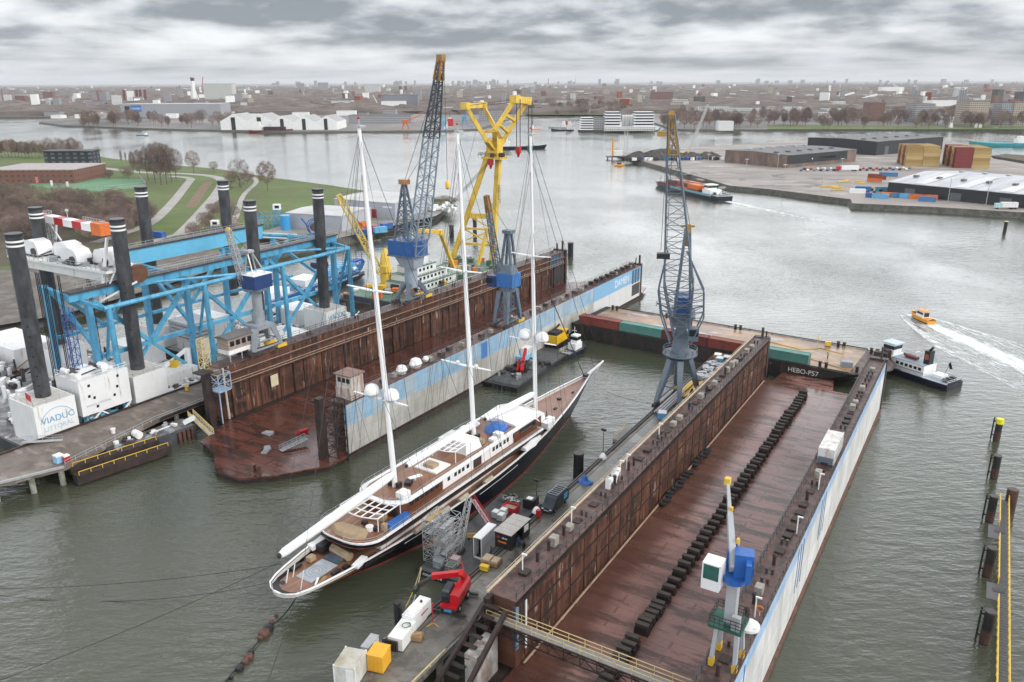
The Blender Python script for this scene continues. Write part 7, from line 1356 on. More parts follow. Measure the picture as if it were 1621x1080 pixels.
# ================================================================ pontoon with yellow machine beside the far dock, small tug
pa, pb2 = W(800, 606, 1.0), W(885, 552, 1.0); pd = (pb2 - pa).to_2d(); pang = math.atan2(pd.y, pd.x); pm0 = (pa + pb2) / 2
wp2 = T('work_pontoon', 'flat black pontoon beside the pale blue dock wall with a red pusher frame', 'pontoon', (pm0.x + 1, pm0.y + 2, 0), pang)
mb = MB(black); barge_hull(mb, pd.length + 9, 9.0, 2.2, -1.0, .02); kid('hull', wp2, mb); mb = MB(M('pontoon_grey', (.075, .078, .082))); mb.slab(-pd.length / 2 - 3, pd.length / 2 + 1, -4, 4, 1.2, 1.23); kid('deck', wp2, mb)
clutter(wp2, -pd.length / 2, 3, -3.6, 3.6, 1.23, 26, [dark, black, galv, dark], tall=.6)
q2 = lambda x, y, z=1.23: (Matrix.Translation(wp2.location) @ Matrix.Rotation(pang, 4, 'Z')) @ Vector((x, y, z))
obj('hydraulic_grab', 'red hydraulic machine folded on the black pontoon', 'machine', q2(-8, -.4), pang + .3, [('boom', hred, lambda m: [m.beam((-2.4, 0, .8), (1.6, .4, 2.6), .8, .8), m.beam((1.6, .4, 2.6), (3.4, .2, 4.6), .6, .6), m.beam((-2, 1.2, .6), (1.8, 1.4, 2.2), .5)]), ('base', black, lambda m: [m.box((0, 0, .6), (2.6, 2, 1.2)), m.ball((.3, .2, 1.8), .8, 8)])])
obj('work_boat', 'pale blue and white workboat behind the red machine', 'boat', q2(1, 3.2), pang, [('hull', M('light_blue', (.25, .5, .7)), lambda m: boat_hull(m, 9, 2.6, .2, 1.6, 2.2)), ('cabin', white, lambda m: m.box((-1, 0, 2.4), (3, 1.8, 1.6))), ('railing', galv, lambda m: m.rail([(-4, -1.2, 1.6), (4, -1, 2)], 1.2, 1, .07))])
obj('crawler_crane', 'yellow crane cabin with black engine deck on the pontoon end', 'crane', q2(14, 1.5), pang, [('body', M('crane_yellow', (.78, .46, .02), .4, .08, 1), lambda m: [m.slab(-3.4, 1.0, -1.7, 1.7, 1.2, 3.4), m.slab(1.0, 3.4, -1.7, 1.4, 1.2, 3.9)]), ('engine_deck', black, lambda m: [m.slab(-2.8, .6, -1.3, 1.3, 3.4, 4.2), m.beam((-2, .5, 4), (3, .8, 4.8), .4)]), ('track', black, lambda m: [m.slab(-3.2, 3.2, y, y + .8, 0, 1.0) for y in (-1.9, 1.1)]), ('window', glass, lambda m: m.slab(2.2, 3.45, -1.75, -.6, 2.4, 3.6))])
def tug(label, loc, rz, L, hullm_, bw):
    return obj('tug', label, 'tug', loc, rz, [('hull', hullm_, lambda m: boat_hull(m, L, L * .34, -.6, 1.3, 2.2)), ('deck', grey, lambda m: m.slab(-L * .44, L * .2, -L * .13, L * .13, 1.3, 1.36)), ('wheelhouse', white_clean, lambda m: [m.slab(-L * .15, L * .15, -L * .11, L * .11, 1.36, 3.2), m.slab(-L * .06, L * .12, -L * .09, L * .09, 3.2, 5.2)]), ('window', glass, lambda m: m.slab(-L * .065, L * .125, -L * .095, L * .095, 3.9, 4.8)), ('mast', white_clean, lambda m: [m.tube((-.3, 0, 5.2), (-.3, 0, 7.4), .08), m.box((-.3, 0, 6.4), (.1, 1.4, .1)), m.rail([(-L * .45, -L * .15, 1.3), (-L * .45, L * .15, 1.3), (L * .1, L * .16, 1.3)], .9, 1, .06)]), ('fender', rubber, lambda m: m.tube((L * .44, -1.2, 1.8), (L * .44, 1.2, 1.8), .35))])
tp0 = W(910, 560, 0); tug('small white tug with dark hull beside the yellow crane cabin', (tp0.x, tp0.y, 0), rad(52), 10.5, navy, 1)
obj('workboat', 'small black open boat tied astern of the white tug', 'boat', W(887, 571, 0), rad(30), [('hull', black, lambda m: boat_hull(m, 6.4, 2.4, -.2, .9, 1.1)), ('thwart', red, lambda m: m.slab(-1, 1, -.8, .8, .9, 1.0))])
# ================================================================ RIVER CRAFT
def foam_material():
    m = bpy.data.materials.new('wake_foam'); m.use_nodes = True; t = m.node_tree; N = t.nodes; Lk = t.links; b = N['Principled BSDF']
    b.inputs['Base Color'].default_value = (.8, .82, .82, 1); b.inputs['Roughness'].default_value = .7
    tc = N.new('ShaderNodeTexCoord'); mp = N.new('ShaderNodeMapping'); mp.inputs['Scale'].default_value = (.22, .9, 1); Lk.new(tc.outputs['Object'], mp.inputs[0])
    n = N.new('ShaderNodeTexNoise'); n.inputs['Scale'].default_value = 1; n.inputs['Detail'].default_value = 8; n.inputs['Roughness'].default_value = .7; Lk.new(mp.outputs[0], n.inputs['Vector'])
    at = N.new('ShaderNodeAttribute'); at.attribute_name = 'foam'
    a = N.new('ShaderNodeMath'); a.operation = 'ADD'; Lk.new(n.outputs[0], a.inputs[0]); Lk.new(at.outputs['Fac'], a.inputs[1])
    r = N.new('ShaderNodeMapRange'); r.inputs[1].default_value = .82; r.inputs[2].default_value = 1.08; Lk.new(a.outputs[0], r.inputs[0]); Lk.new(r.outputs[0], b.inputs['Alpha']); return m
FOAM = foam_material()
def wake(label, rows, loc, rz):
    """rows along x: (x, [(y, density), ...]) a torn sheet of foam 1 cm above the water"""
    v, f, d = [], [], []; k = len(rows[0][1])
    for i, (x, ys) in enumerate(rows):
        for y, q in ys: v.append((x, y, .02 + .06 * q)); d.append(q)
        if i:
            for j in range(k - 1): f.append(((i - 1) * k + j, i * k + j, i * k + j + 1, (i - 1) * k + j + 1))
    me = bpy.data.meshes.new('wake_foam'); me.from_pydata(v, [], f); me.materials.append(FOAM); at = me.attributes.new('foam', 'FLOAT', 'POINT'); at.data.foreach_set('value', d)
    o = bpy.data.objects.new('wake_foam', me); COL.objects.link(o); o.location = loc; o.rotation_euler = (0, 0, rz); return tag(o, label, 'foam', None, 'stuff')
pl0 = W(1458, 507, 0); pw1 = W(1621, 580, 0); pv = (pl0 - pw1).to_2d(); pr = math.atan2(pv.y, pv.x)
def sm(k, n): return k / n
rows = []
for k in range(24):
    x = 6 - k * 3.0; u = max(0, (6 - x)) / 66; w = 2.6 + 7.5 * min(1, u * 2.2) ** .7 + 3.5 * u
    rows.append((x, [(-w * 1.12, .05), (-w, .52 - .2 * u), (-w * .62, .42 - .12 * u), (-w * .35, .36), (-w * .12, .66 - .12 * u), (w * .12, .7 - .12 * u), (w * .35, .4), (w * .62, .42 - .1 * u), (w, .56 - .2 * u), (w * 1.12, .05)]))
wake('white foam wake spreading astern of the orange pilot boat', rows, (pl0.x, pl0.y, 0), pr)
porange = M('pilot_orange', (.72, .30, .03), .4, .08, 1)
obj('pilot_boat', 'orange and white pilot boat speeding across the open river', 'boat', (pl0.x, pl0.y, 0), pr, [('hull', porange, lambda m: boat_hull(m, 9.6, 3.2, -.3, 1.3, 2.0)), ('chine', navy, lambda m: boat_hull(m, 9.0, 3.26, -.4, .4, .5)), ('wheelhouse', white_clean, lambda m: m.loft([[(x, y, z) for x, y in ((-2.2, -1.1), (1.4, -1.1), (1.4, 1.1), (-2.2, 1.1))] if z < 2 else [(x, y, z) for x, y in ((-2.0, -.95), (.9, -.95), (.9, .95), (-2.0, .95))] for z in (1.3, 3.1)])), ('window', glass, lambda m: [m.slab(-1.8, .9, -1.06, 1.06, 2.1, 2.75), m.slab(-2.2, -2.1, -.8, .8, 1.6, 2.8)]), ('roof', porange, lambda m: [m.slab(-2.3, 1.1, -1.1, 1.1, 3.1, 3.25), m.tube((-.8, 0, 3.2), (-.8, 0, 4.6), .06)]), ('fender', dark, lambda m: [m.slab(-4.8, -3.6, -1.3, 1.3, 1.0, 1.3), m.box((3, 0, 1.7), (1.2, 1.4, .3))])])
ca, cbw = W(1034, 294, 0), W(1138, 318, 0); cdv = (ca - cbw).to_2d(); cang = math.atan2(cdv.y, cdv.x); CLn = cdv.length + 4; cm_ = (ca + cbw).to_2d() / 2 + Vector((-math.sin(cang), math.cos(cang))) * -3
CLM = lambda x, y, z=0: Matrix.Translation((cm_.x, cm_.y, 0)) @ Matrix.Rotation(cang, 4, 'Z') @ Vector((x, y, z))
teal = M('teal_stripe', (.17, .36, .43), .5, .1, 1)
cs = obj('container_barge', 'river barge loaded with orange and red containers heading upriver', 'ship', (cm_.x, cm_.y, 0), cang, [('hull', navy, lambda m: boat_hull(m, CLn, 11.4, -1.5, 2.6, 3.8, .75, .9)), ('stripe', teal, lambda m: [m.slab(-CLn * .42, CLn * .16, y, y + .1, 1.9, 3.2) for y in (-5.8, 5.7)]), ('deck', M('deck_grey', (.3, .31, .31), .6, .2, 1), lambda m: m.slab(-CLn * .48, CLn * .3, -5, 5, 2.6, 2.66)), ('wheelhouse', white_clean, lambda m: [m.slab(-CLn * .38, -CLn * .27, -4, 4, 2.6, 5.2), m.slab(-CLn * .33, -CLn * .28, -3, 3, 5.2, 7.8)]), ('window', glass, lambda m: m.slab(-CLn * .335, -CLn * .275, -3.06, 3.06, 6.2, 7.2)), ('wheelhouse_roof', white_clean, lambda m: m.slab(-CLn * .345, -CLn * .265, -3.4, 3.4, 7.8, 8.0)), ('mast', dark, lambda m: [m.tube((CLn * .42, 0, 3), (CLn * .42, 0, 8), .15), m.tube((-CLn * .42, 0, 3), (-CLn * .46, 0, 6), .12), m.box((-CLn * .4, 2, 3.4), (2, 1, 1.4)), m.rail([(-CLn * .49, -4, 2.6), (-CLn * .49, 4, 2.6)], 1, 1, .1)])])
for i in range(4):
    for j in range(4):
        for k in range(2 if i < 3 else 1):
            p = CLM(-CLn * .235 + 6.2 + i * 12.4, -3.75 + j * 2.5, 2.68 + k * 2.6 - 1.2)
            m_ = (orange, cr_red, orange, cr_red, cr_dark)[(i + j * 2 + k) % 5] if i < 3 else (cr_green, cr_red)[j % 2]
            container('container', {orange: 'orange', cr_red: 'brown red', cr_dark: 'dark red', cr_green: 'green'}[m_] + ' container stowed in the hold of the moving river barge', m_, p, cang, 12.19, 2.44, 2.6, 'containers on the moving river barge', True)
rows = [(-CLn / 2 - 2 - k * 7, [(-3 - k * .7, .1), (-1.3 - k * .2, .62 - .022 * k), (1.3 + k * .2, .5 - .02 * k), (3 + k * .7, .1)]) for k in range(22)]
wake('white wake trailing astern of the container barge', rows, (cm_.x, cm_.y, 0), cang)
# fender posts and yellow railed walkway on the river side
for i, (px, py, h) in enumerate(((1577, 697, 4.5), (1573, 757, 4.4), (1566, 825, 4.5), (1562, 912, 4.6), (1558, 1018, 4.7))):
    p = W(px, py, 0); o = T('mooring_post', ('black mooring post with a fluorescent yellow cap', 'black mooring post next to the yellow capped one', 'black mooring post beside the brown pile at the walkway end', 'black mooring post beside the small railed platform', 'black mooring post lowest along the yellow railed walkway')[i], 'mooring post', p, RR - .1)
    mb = MB(black); mb.tube((0, 0, -2), (0, 0, h), .62, n=12); mb.set(rust); mb.tube((0, 0, .2), (0, 0, h * .45), .64, n=12); kid('post', o, mb); mb = MB(M('fluo_yellow', (.75, .72, .02)) if i == 0 else dark); mb.tube((0, 0, h - (.9 if i == 0 else .1)), (0, 0, h + .1), .67, n=12); kid('cap', o, mb)
    mb = MB(black); [mb.beam((-1.0, dy, .2), (-1.0, dy, h + .1), .22) for dy in (-.35, .35)]; [mb.beam((-1, 0, z), (0, 0, z), .2) for z in (1, h - .6)]; kid('fender', o, mb)
wz = 3.0; wa, wb = W(1589, 792, wz), W(1586, 1130, wz); wv = (wa - wb); wl = wv.to_2d().length; wr = math.atan2(wv.y, wv.x)
o = T('walkway', 'grey grated walkway with yellow railings beside the mooring posts', 'walkway', wb, wr)
mb = MB(M('walk_grate', (.10, .10, .105), .6, .2, 3)); mb.slab(0, wl, -.55, .55, -.15, 0); [mb.slab(k * .6, k * .6 + .08, -.55, .55, 0, .03) for k in range(int(wl / .6))]; mb.slab(wl * .74, wl * .82, .55, 2.0, -.15, 0); mb.slab(wl * .42, wl * .5, .55, 1.9, -.15, 0); kid('deck', o, mb)
wy = M('walk_yellow', (.75, .50, .06), .5, .1, 1); mb = MB(wy); mb.rail([(0, -.6, 0), (wl, -.6, 0)], 1.1, 1.6, .11); mb.rail([(0, .6, 0), (wl * .42, .6, 0)], 1.1, 1.6, .11); mb.rail([(wl * .5, .6, 0), (wl * .74, .6, 0)], 1.1, 1.6, .11); mb.rail([(wl * .82, .6, 0), (wl, .6, 0)], 1.1, 1.6, .11); kid('railing', o, mb)
mb = MB(dark); [mb.beam((wl * u, 0, -wz - 1), (wl * u, 0, -.15), .3) for u in (.1, .35, .6, .85)]; [mb.slab(wl * u, wl * u + .8, -.2, 1.2, -.02, .06) for u in (.46, .78)]; kid('support', o, mb)
p = W(1595, 818, 0); o = T('steel_pile', 'thick rust brown tubular pile at the head of the yellow railed walkway', 'pile', p); mb = MB(rust); mb.tube((0, 0, -2), (0, 0, 5.0), .85, n=16); kid('tube', o, mb); mb = MB(rusttop); mb.tube((0, 0, 5), (0, 0, 5.05), .8, n=16); kid('cap', o, mb)
p = W(1590, 368, 0); dolphin('dark channel post with a yellow cap far out in the river', p, 5, .8, M('fluo_yellow', (.75, .72, .02)))
obj('buoy_boat', 'small orange brown launch off the tip of the terminal', 'boat', W(981, 263, 0), .3, [('hull', porange, lambda m: boat_hull(m, 9, 3.2, -.3, 1.3, 2)), ('cabin', dark, lambda m: m.box((-.5, 0, 2.1), (3, 2.2, 1.5)))])
# fender line and mooring lines in the foreground
o = T('fender_string', 'string of dark red and black fender floats trailing from the yacht stern', 'fender string', (0, 0, 0))
ka, kb = W(472, 940, 2.0), W(352, 1085, .2); mb = MB(black); mb.path(sag(ka, W(430, 990, .3), .6, 6) + [W(352, 1085, .15)], .09); kid('line', o, mb)
fm = M('float_rust', (.11, .05, .038), .7, .4, 2)
for i, (px, py, r) in enumerate(((424, 996, .75), (418, 1003, .8), (412, 1010, .4), (397, 1033, .45), (394, 1040, .6), (388, 1047, .5), (379, 1058, .55), (430, 985, .35), (437, 972, .28), (366, 1072, .3))):
    p = W(px, py, .2); mb = MB(fm if i % 3 else black); mb.lathe([(.05, -r * .9), (r * .8, -r * .6), (r, 0), (r * .8, r * .5), (.05, r * .7)], p, 9); kid('float', o, mb)
o = T('mooring_lines', 'long dark mooring wires running from the yacht stern across the water', 'mooring wires', (0, 0, 0)); mb = MB(black)
for a, b, dr in (((447, 893, 8.2), (-40, 932, 1.0), 1.0), ((428, 922, 3.6), (-40, 938, 1.0), 2.2), ((445, 889, 8.5), (-30, 1088, .5), .6), ((470, 940, 3.5), (420, 1090, .2), .3), ((545, 880, 5), (410, 780, .5), .4), ((960, 990 - 370, 1), (1035, 640, 5), .4)): mb.path(sag(W(*a), W(*b), dr), .045, 4)
kid('wires', o, mb)
# white container on the river side wall of the near dock
o = container('container', 'rust streaked white container on the river side dock wall', M('rusty_white_box', (.68, .68, .66), .5, .05, .6, c2=(.32, .16, .1), amt=.40, s2=(.9, .9, .5)), PR(-16.6, 125, ZT + .12), RR + math.pi / 2, 8, 2.44, 2.6); mb = MB(slate); mb.slab(-4.3, -4.05, -1.1, 1.1, .1, 1.2); kid('grille', o, mb)
o = T('life_ring', 'orange life ring on the river side dock wall', 'life ring', PR(-15.5, 78.5, ZT + 1.0), RR); mb = MB(orange); mb.loft([[(.36 * math.cos(a) * f, z, .36 * math.sin(a) * f) for a in [k * math.pi / 6 for k in range(12)]] for f, z in ((1, -.08), (1.3, 0), (1, .08), (.75, 0), (1, -.08))], caps=False); kid('ring', o, mb); mb = MB(white); mb.beam((0, 0, -1), (0, 0, -.3), .08); kid('stand', o, mb)
for i, (n, s) in enumerate(((-42.4, 101), (-42.4, 103.5), (-42.4, 85), (-42.4, 117), (-15.8, 112), (-15.8, 98), (-15.9, 78), (-42.4, 72))):
    o = T('wall_lamp_post', ('white hooked lamp post on the rusty dock wall', 'short white lamp post on the river side dock wall')[1 if n > -20 else 0], 'lamp post', PR(n, s, ZT + .12), RR, ('lamp posts on the rusty inner dock wall', 'lamp posts on the river side dock wall')[1 if n > -20 else 0]); mb = MB(white); mb.tube((0, 0, 0), (0, 0, 2.6), .08); kid('pole', o, mb); mb = MB(white); mb.box((.25, 0, 2.6), (.7, .2, .16)); kid('lamp_head', o, mb)
for i, (n, s) in enumerate(((-42.3, 96.6), (-42.3, 98.6), (-42.6, 100))):
    o = T('vent_cowl', 'white vent housing in the cluster on the rusty dock wall', 'vent', PR(n, s, ZT + .12), RR, 'white vents on the rusty dock wall'); mb = MB(white); mb.box((0, 0, .8), (.7, .6, 1.6)); mb.box((.3, 0, 1.5), (.6, .8, .5)); kid('housing', o, mb); mb = MB(galv); mb.tube((0, 0, 1.6), (0, 0, 1.9), .2); kid('cap', o, mb)
# ================================================================ TREES (bare winter crowns)
bark = M('bark', (.13, .105, .09), .9, .25, 2); twig = M('bare_twigs', (.25, .185, .155), .95, .25, .25); twigd = M('bare_twigs_dark', (.19, .14, .125), .95, .3, .25)
def tree_meshes(seed, spread, up, ntw, tm, base=.18):
    q = random.Random(seed); tr = MB(bark); cr = MB(tm); tips = []
    def grow(p, d, L, r, lev):
        e = p + d * L; (tr if lev < 1 else cr).tube(p, e, r, r * .6, 4 if lev < 2 else 3, False)
        if lev == 3: tips.append((p, e, d)); return
        for k in range((5, 4, 4)[lev]):
            a = q.uniform(0, 6.28); o = Vector((math.cos(a), math.sin(a), q.uniform(-.1, .5) + up)); nd = (d * .6 + o * spread * q.uniform(.5, 1.1)).normalized()
            grow(p.lerp(e, q.uniform(.45, 1)), nd, L * q.uniform(.5, .78), r * .5, lev + 1)
    grow(Vector((0, 0, 0)), Vector((q.uniform(-.05, .05), q.uniform(-.05, .05), 1)), .36, .016, 0)
    cz, rx, rz_ = .63, .30 * spread + .05, .37
    while ntw:
        v = Vector((q.uniform(-1, 1), q.uniform(-1, 1), q.uniform(-1, 1))); L2 = v.length
        if L2 > 1 or q.random() > .25 + .75 * L2: continue
        lump = math.sin(5 * v.x + seed) * math.sin(4.3 * v.y + 2 * seed) * math.sin(4.7 * v.z)
        if lump < -.04 and q.random() < .88: continue
        ntw -= 1; b = Vector((v.x * rx, v.y * rx, cz + v.z * rz_)); nd = (v + Vector((q.gauss(0, .45), q.gauss(0, .45), q.gauss(.5, .4)))).normalized()
        L = q.uniform(.04, .10); s = nd.cross(Vector((q.random(), q.random(), q.random()))).normalized() * q.uniform(.0025, .0055); cr.quad(b - s, b + s, b + nd * L)
    return tr.build('trunk', mesh_only=True), cr.build('crown', mesh_only=True, smooth=False)
PROT = [tree_meshes(k, sp, up_, 2300, tm) for k, (sp, up_, tm) in enumerate(((.8, .25, twig), (.95, .15, twig), (.55, .6, twigd), (.85, .3, twigd)))]
BUSH = [tree_meshes(20 + k, 1.15, .1, 2200, (twigd, twig)[k]) for k in range(2)]
def tree(p, h, k, label, group, name='bare_tree', w=1.0, pr=None):
    o = T(name, label, 'tree' if name != 'bare_bush' else 'bush', p, RT.uniform(0, 6.28), group); o.scale = (h * w, h * w, h)
    for nm, me in zip(('trunk', 'crown'), (pr or PROT)[k]): c = bpy.data.objects.new(nm, me); COL.objects.link(c); c.parent = o
RT = random.Random(77)
for (px, py, top, k, w, lab) in ((222, 283, 240, 2, .8, ''), (235, 286, 236, 2, .8, ''), (246, 290, 232, 2, .8, ''), (255, 293, 230, 2, .9, ''), (264, 292, 232, 2, .9, ''), (272, 288, 233, 2, .8, ''), (279, 284, 238, 3, .9, ''), (212, 276, 242, 2, .6, ''), (193, 260, 240, 2, .4, ''), (200, 259, 242, 2, .35, '')):
    p = W(px, py, 3); tree(p, (HT(px, top, p.y).z - 3) * 1.05, k, 'tall bare poplar in the clump between the pitch and the pale path', 'bare poplars beside the pitch', w=w)
for px, py, top, k, w, lab in ((307, 274, 240, 0, 1.1, 'broad bare tree alone on the river bank beside the poplars'), (155, 249, 233, 1, 1, 'small bare tree alone at the water beyond the dark roofed school'), (339, 273, 256, 1, 1.2, 'low bare tree at the bank between the broad tree and the tall bushes'), (380, 297, 254, 3, 1.15, 'dense bare tree beside the bend of the narrow path'), (424, 302, 258, 0, 1.1, 'round bare tree standing alone on the green tip of the park'), (400, 358, 328, 1, 1.3, 'bare brown bush at the park edge by the tall spud')):
    p = W(px, py, 3); tree(p, (HT(px, top, p.y).z - 3) * 1.05, k, lab, None, w=w)
for i in range(26):
    px = -8 + i * 5.4; py = 247 + RT.uniform(0, 5) - (abs(px - 60) < 65) * 1; p = W(px, py, 3); tree(p, RT.uniform(13, 17), i % 4, 'grey bare tree in the row along the river behind the school', 'bare trees along the near river bank', w=.9)
n = 0
while n < 150:
    px, py = RT.uniform(-10, 245), RT.uniform(318, 384)
    lim = 318 + max(0, (px - 150)) * .35
    if py < lim or (px > 205 and py > 372) or px > 238: continue
    p = W(px, py, 3); n += 1; tree(p, RT.uniform(7, 11) * (1.15 if py < 340 else 1), n % 2, 'brown bare bush in the thicket between the pitch and the rigs', 'bare bushes of the thicket', 'bare_bush', 1.15, BUSH)
for i in range(34):
    px, py = ((RT.uniform(300, 375), RT.uniform(330, 385)) if i < 20 else (RT.uniform(350, 400), RT.uniform(283, 305))) if i < 28 else (RT.uniform(160, 215), RT.uniform(277, 284))
    if i < 20 and px < 322 - (py - 330) * .5: px += 30
    p = W(px, py, 3); tree(p, RT.uniform(4, 8), i % 2, 'small brown bare bush beside the pale paths', 'bare bushes beside the paths', 'bare_bush', 1.2, BUSH)
for i in range(12):
    p = W(640 + i * 7.3, 324 + RT.uniform(-1, 2), 3); tree(p, RT.uniform(3.5, 6), i % 2, 'low bare bush on the stony point by the boatyard', 'bare bushes on the stony point', 'bare_bush', 1.4, BUSH)
# far bank trees
for i in range(290):
    px = RT.choice((RT.uniform(1050, 1640), RT.uniform(1050, 1640), RT.uniform(1050, 1640), RT.uniform(830, 1000), RT.uniform(130, 420)))
    py = RT.uniform(196, 204) if px > 1045 else (RT.uniform(176, 181) if px > 820 else RT.uniform(194, 203)); p = W(px, py, 2.5)
    if px > 820 and RT.random() < .45: p = W(px, py - RT.uniform(3, 11), 2.5)
    tree(p, RT.uniform(14, 25), i % 4, 'bare tree in the brown row along the far river bank', 'bare trees along the far bank', w=1.15)
# ================================================================ BUILDINGS
def facade(name, wall, win, fx=3.2, fz=3.1, w=.55, rough=.7):
    m = bpy.data.materials.new(name); m.use_nodes = True; t = m.node_tree; N = t.nodes; Lk = t.links; b = N['Principled BSDF']; b.inputs['Roughness'].default_value = rough
    tc = N.new('ShaderNodeTexCoord'); sp = N.new('ShaderNodeSeparateXYZ'); Lk.new(tc.outputs['Object'], sp.inputs[0]); cb = N.new('ShaderNodeCombineXYZ')
    ad = N.new('ShaderNodeMath'); Lk.new(sp.outputs[0], ad.inputs[0]); Lk.new(sp.outputs[1], ad.inputs[1]); Lk.new(ad.outputs[0], cb.inputs[0]); Lk.new(sp.outputs[2], cb.inputs[1])
    br = N.new('ShaderNodeTexBrick'); br.offset = 0; mp = N.new('ShaderNodeMapping'); mp.inputs['Scale'].default_value = (1 / fx, 1 / fz, 1); Lk.new(cb.outputs[0], mp.inputs[0]); Lk.new(mp.outputs[0], br.inputs['Vector'])
    br.inputs['Scale'].default_value = 1; br.inputs['Brick Width'].default_value = 1; br.inputs['Row Height'].default_value = 1; br.inputs['Mortar Size'].default_value = (1 - w) / 2; br.inputs['Mortar Smooth'].default_value = 0
    br.inputs['Color1'].default_value = (*win, 1); br.inputs['Color2'].default_value = (*[x * 1.6 for x in win], 1); br.inputs['Mortar'].default_value = (*wall, 1); Lk.new(br.outputs[0], b.inputs['Base Color']); return m
fw = facade('facade_white', (.62, .62, .60), (.10, .11, .12)); fb = facade('facade_brick', (.20, .105, .085), (.06, .06, .065), 3.4, 3.2, .45); fg = facade('facade_grey', (.33, .33, .34), (.07, .08, .09)); ft = facade('facade_tan', (.42, .36, .29), (.10, .10, .10)); fband = facade('facade_bands', (.68, .68, .67), (.03, .035, .04), 400, 3.6, .5)
rf_d = M('roof_dark', (.09, .085, .085), .8, .25, .05); rf_r = M('roof_red', (.26, .085, .05), .8, .25, .1); rf_w = M('roof_white', (.62, .62, .62), .6, .1, .05)
def bld(name, label, cat, px0, px1, pyb, pyt, wall, depth=18, roof=None, pitch=0, group=None, z=2.5, yaw=None):
    a, b = W(px0, pyb, z), W(px1, pyb, z); L = (b - a).length; h = max(3, HT((px0 + px1) / 2, pyt, a.y).z - z)
    o = T(name, label, cat, a, yaw or 0, group); mb = MB(wall)
    if pitch: mb.loft([[(x, y, zz) for y, zz in ((0, 0), (depth, 0), (depth, h * .7), (depth / 2, h * .7 + .01), (0, h * .7))] for x in (0, L)])
    else: mb.slab(0, L, 0, depth, 0, h)
    kid('wall', o, mb); mb = MB(roof or rf_d)
    if pitch: mb.loft([[(x, y, zz) for y, zz in ((-.4, h * .7), (depth / 2, h), (depth + .4, h * .7), (depth / 2, h * .7 + .02))] for x in (-.3, L + .3)])
    else: mb.slab(-.2, L + .2, -.2, depth + .2, h, h + .6)
    kid('roof', o, mb); return o, L, h
# terminal island
def longshed(label, a, b, depth, h, wall, roof, side=None, strips=0, rise=.6):
    o = shed('warehouse', label, a, b, depth, h, wall, roof, rise); L = (Vector(b) - Vector(a)).length
    for k in range(12): mb = MB(silv if k % 2 else bitu); mb.box((L * (.06 + .08 * k), depth * (.25 + .5 * (k % 2)), h + .9 + rise * .5), (2.2, 3.5, 1.0)); kid('roof_vent', o, mb)
    for k in range(3): mb = MB(M('shed_door', (.10, .11, .12), .5, .15, .5)); mb.slab(L * (.12 + .3 * k), L * (.12 + .3 * k) + 6, -.12, -.03, .1, h * .62); kid('door', o, mb)
    if strips:
        mb = MB(rf_w); s = (depth * .5) 
        for k in range(strips):
            x = L * (.16 + .27 * k / 1.0); 
            for s0, s1, z0, z1 in ((2, depth / 2 - 3, h + .3 + rise * 4 / depth, h + rise * .94 + .4),): mb.quad((x, s0, z0 + .12), (x + 7, s0, z0 + .12), (x + 7, s1, z1 + .12), (x, s1, z1 + .12))
        kid('skylight', o, mb)
    return o
blk = M('black_cladding', (.022, .024, .028), .6, .15, .1); silv = M('silver_roof', (.42, .43, .45), .4, .15, .03, c2=(.26, .27, .29), amt=.46, s2=(.18, .015, .1)); brn = M('brown_brick', (.20, .145, .115), .8, .2, .1, c2=(.12, .09, .075), amt=.45, s2=(.3, .3, .1)); bitu = M('bitumen_roof', (.10, .10, .105), .7, .3, .03, c2=(.17, .17, .175), amt=.5, s2=(.15, .02, .1))
longshed('long black shed with silver roof and pale rooflights on the terminal quay', W(1404, 307, 3), W(1660, 334, 3), 92, 7.0, blk, silv, strips=3, rise=3.0)
o = longshed('brown brick and black fronted warehouse facing the terminal yard', (215, 632, 3), (290, 685, 3), 62, 9.5, brn, bitu, rise=.8)
mb = MB(blk); mb.slab(-.5, 78, -.6, -.02, 3.0, 9.6); mb.set(glass); mb.slab(40, 62, -.66, -.6, 5, 6.5); mb.set(white); mb.slab(30, 31, -.7, -.6, 5, 6.2); kid('front_panel', o, mb)
longshed('wide black shed beyond the brown brick warehouse', (330, 738, 3), (424, 804, 3), 72, 12, blk, bitu, rise=1.0)
ochre = M('container_ochre', (.42, .29, .11), .6, .12, .1); ochre2, ochre3 = M('container_ochre_pale', (.50, .36, .16), .6, .1, .1), M('container_ochre_dark', (.34, .225, .08), .6, .1, .1); mar = M('container_maroon', (.20, .035, .035), .6, .12, .1)
pa, pb3 = W(1446, 266, 3), W(1483, 266, 3)
YX = (W(1540, 267, 3) - pb3).normalized(); YY = Vector((-YX.y, YX.x, 0)); YB = math.atan2(YX.y, YX.x)
for gx, (px, py, cols, hts) in enumerate(((1432, 263, 9, (5, 6, 6, 5, 6, 6, 6, 5, 6)), (1509, 266, 10, (6, 6, 6, 6, 6, 6, 6, 5, 6, 6)))):
    base = W(px, py, 3.0)
    for c in range(cols):
        for lv in range(hts[c]):
            for q_ in range(2):
                if c > 1 and c < cols - 1 and lv < hts[c] - 1 and q_ == 1: continue
                m_ = mar if (c + gx * 2) % 4 in (2, 3) and not (q_ == 1) else (ochre, ochre2, ochre3)[(lv * 2 + c + q_) % 3]
                p = base + YX * (6.1 + q_ * 12.4) + YY * (c * 3.4); container('container', ('maroon' if m_ is mar else 'ochre yellow') + ' container in the high stacks behind the terminal yard', m_, (p.x, p.y, 3 + lv * 2.6), YB, 12.19, 2.44, 2.58, 'stacked containers on the terminal', True)
R7 = random.Random(31)
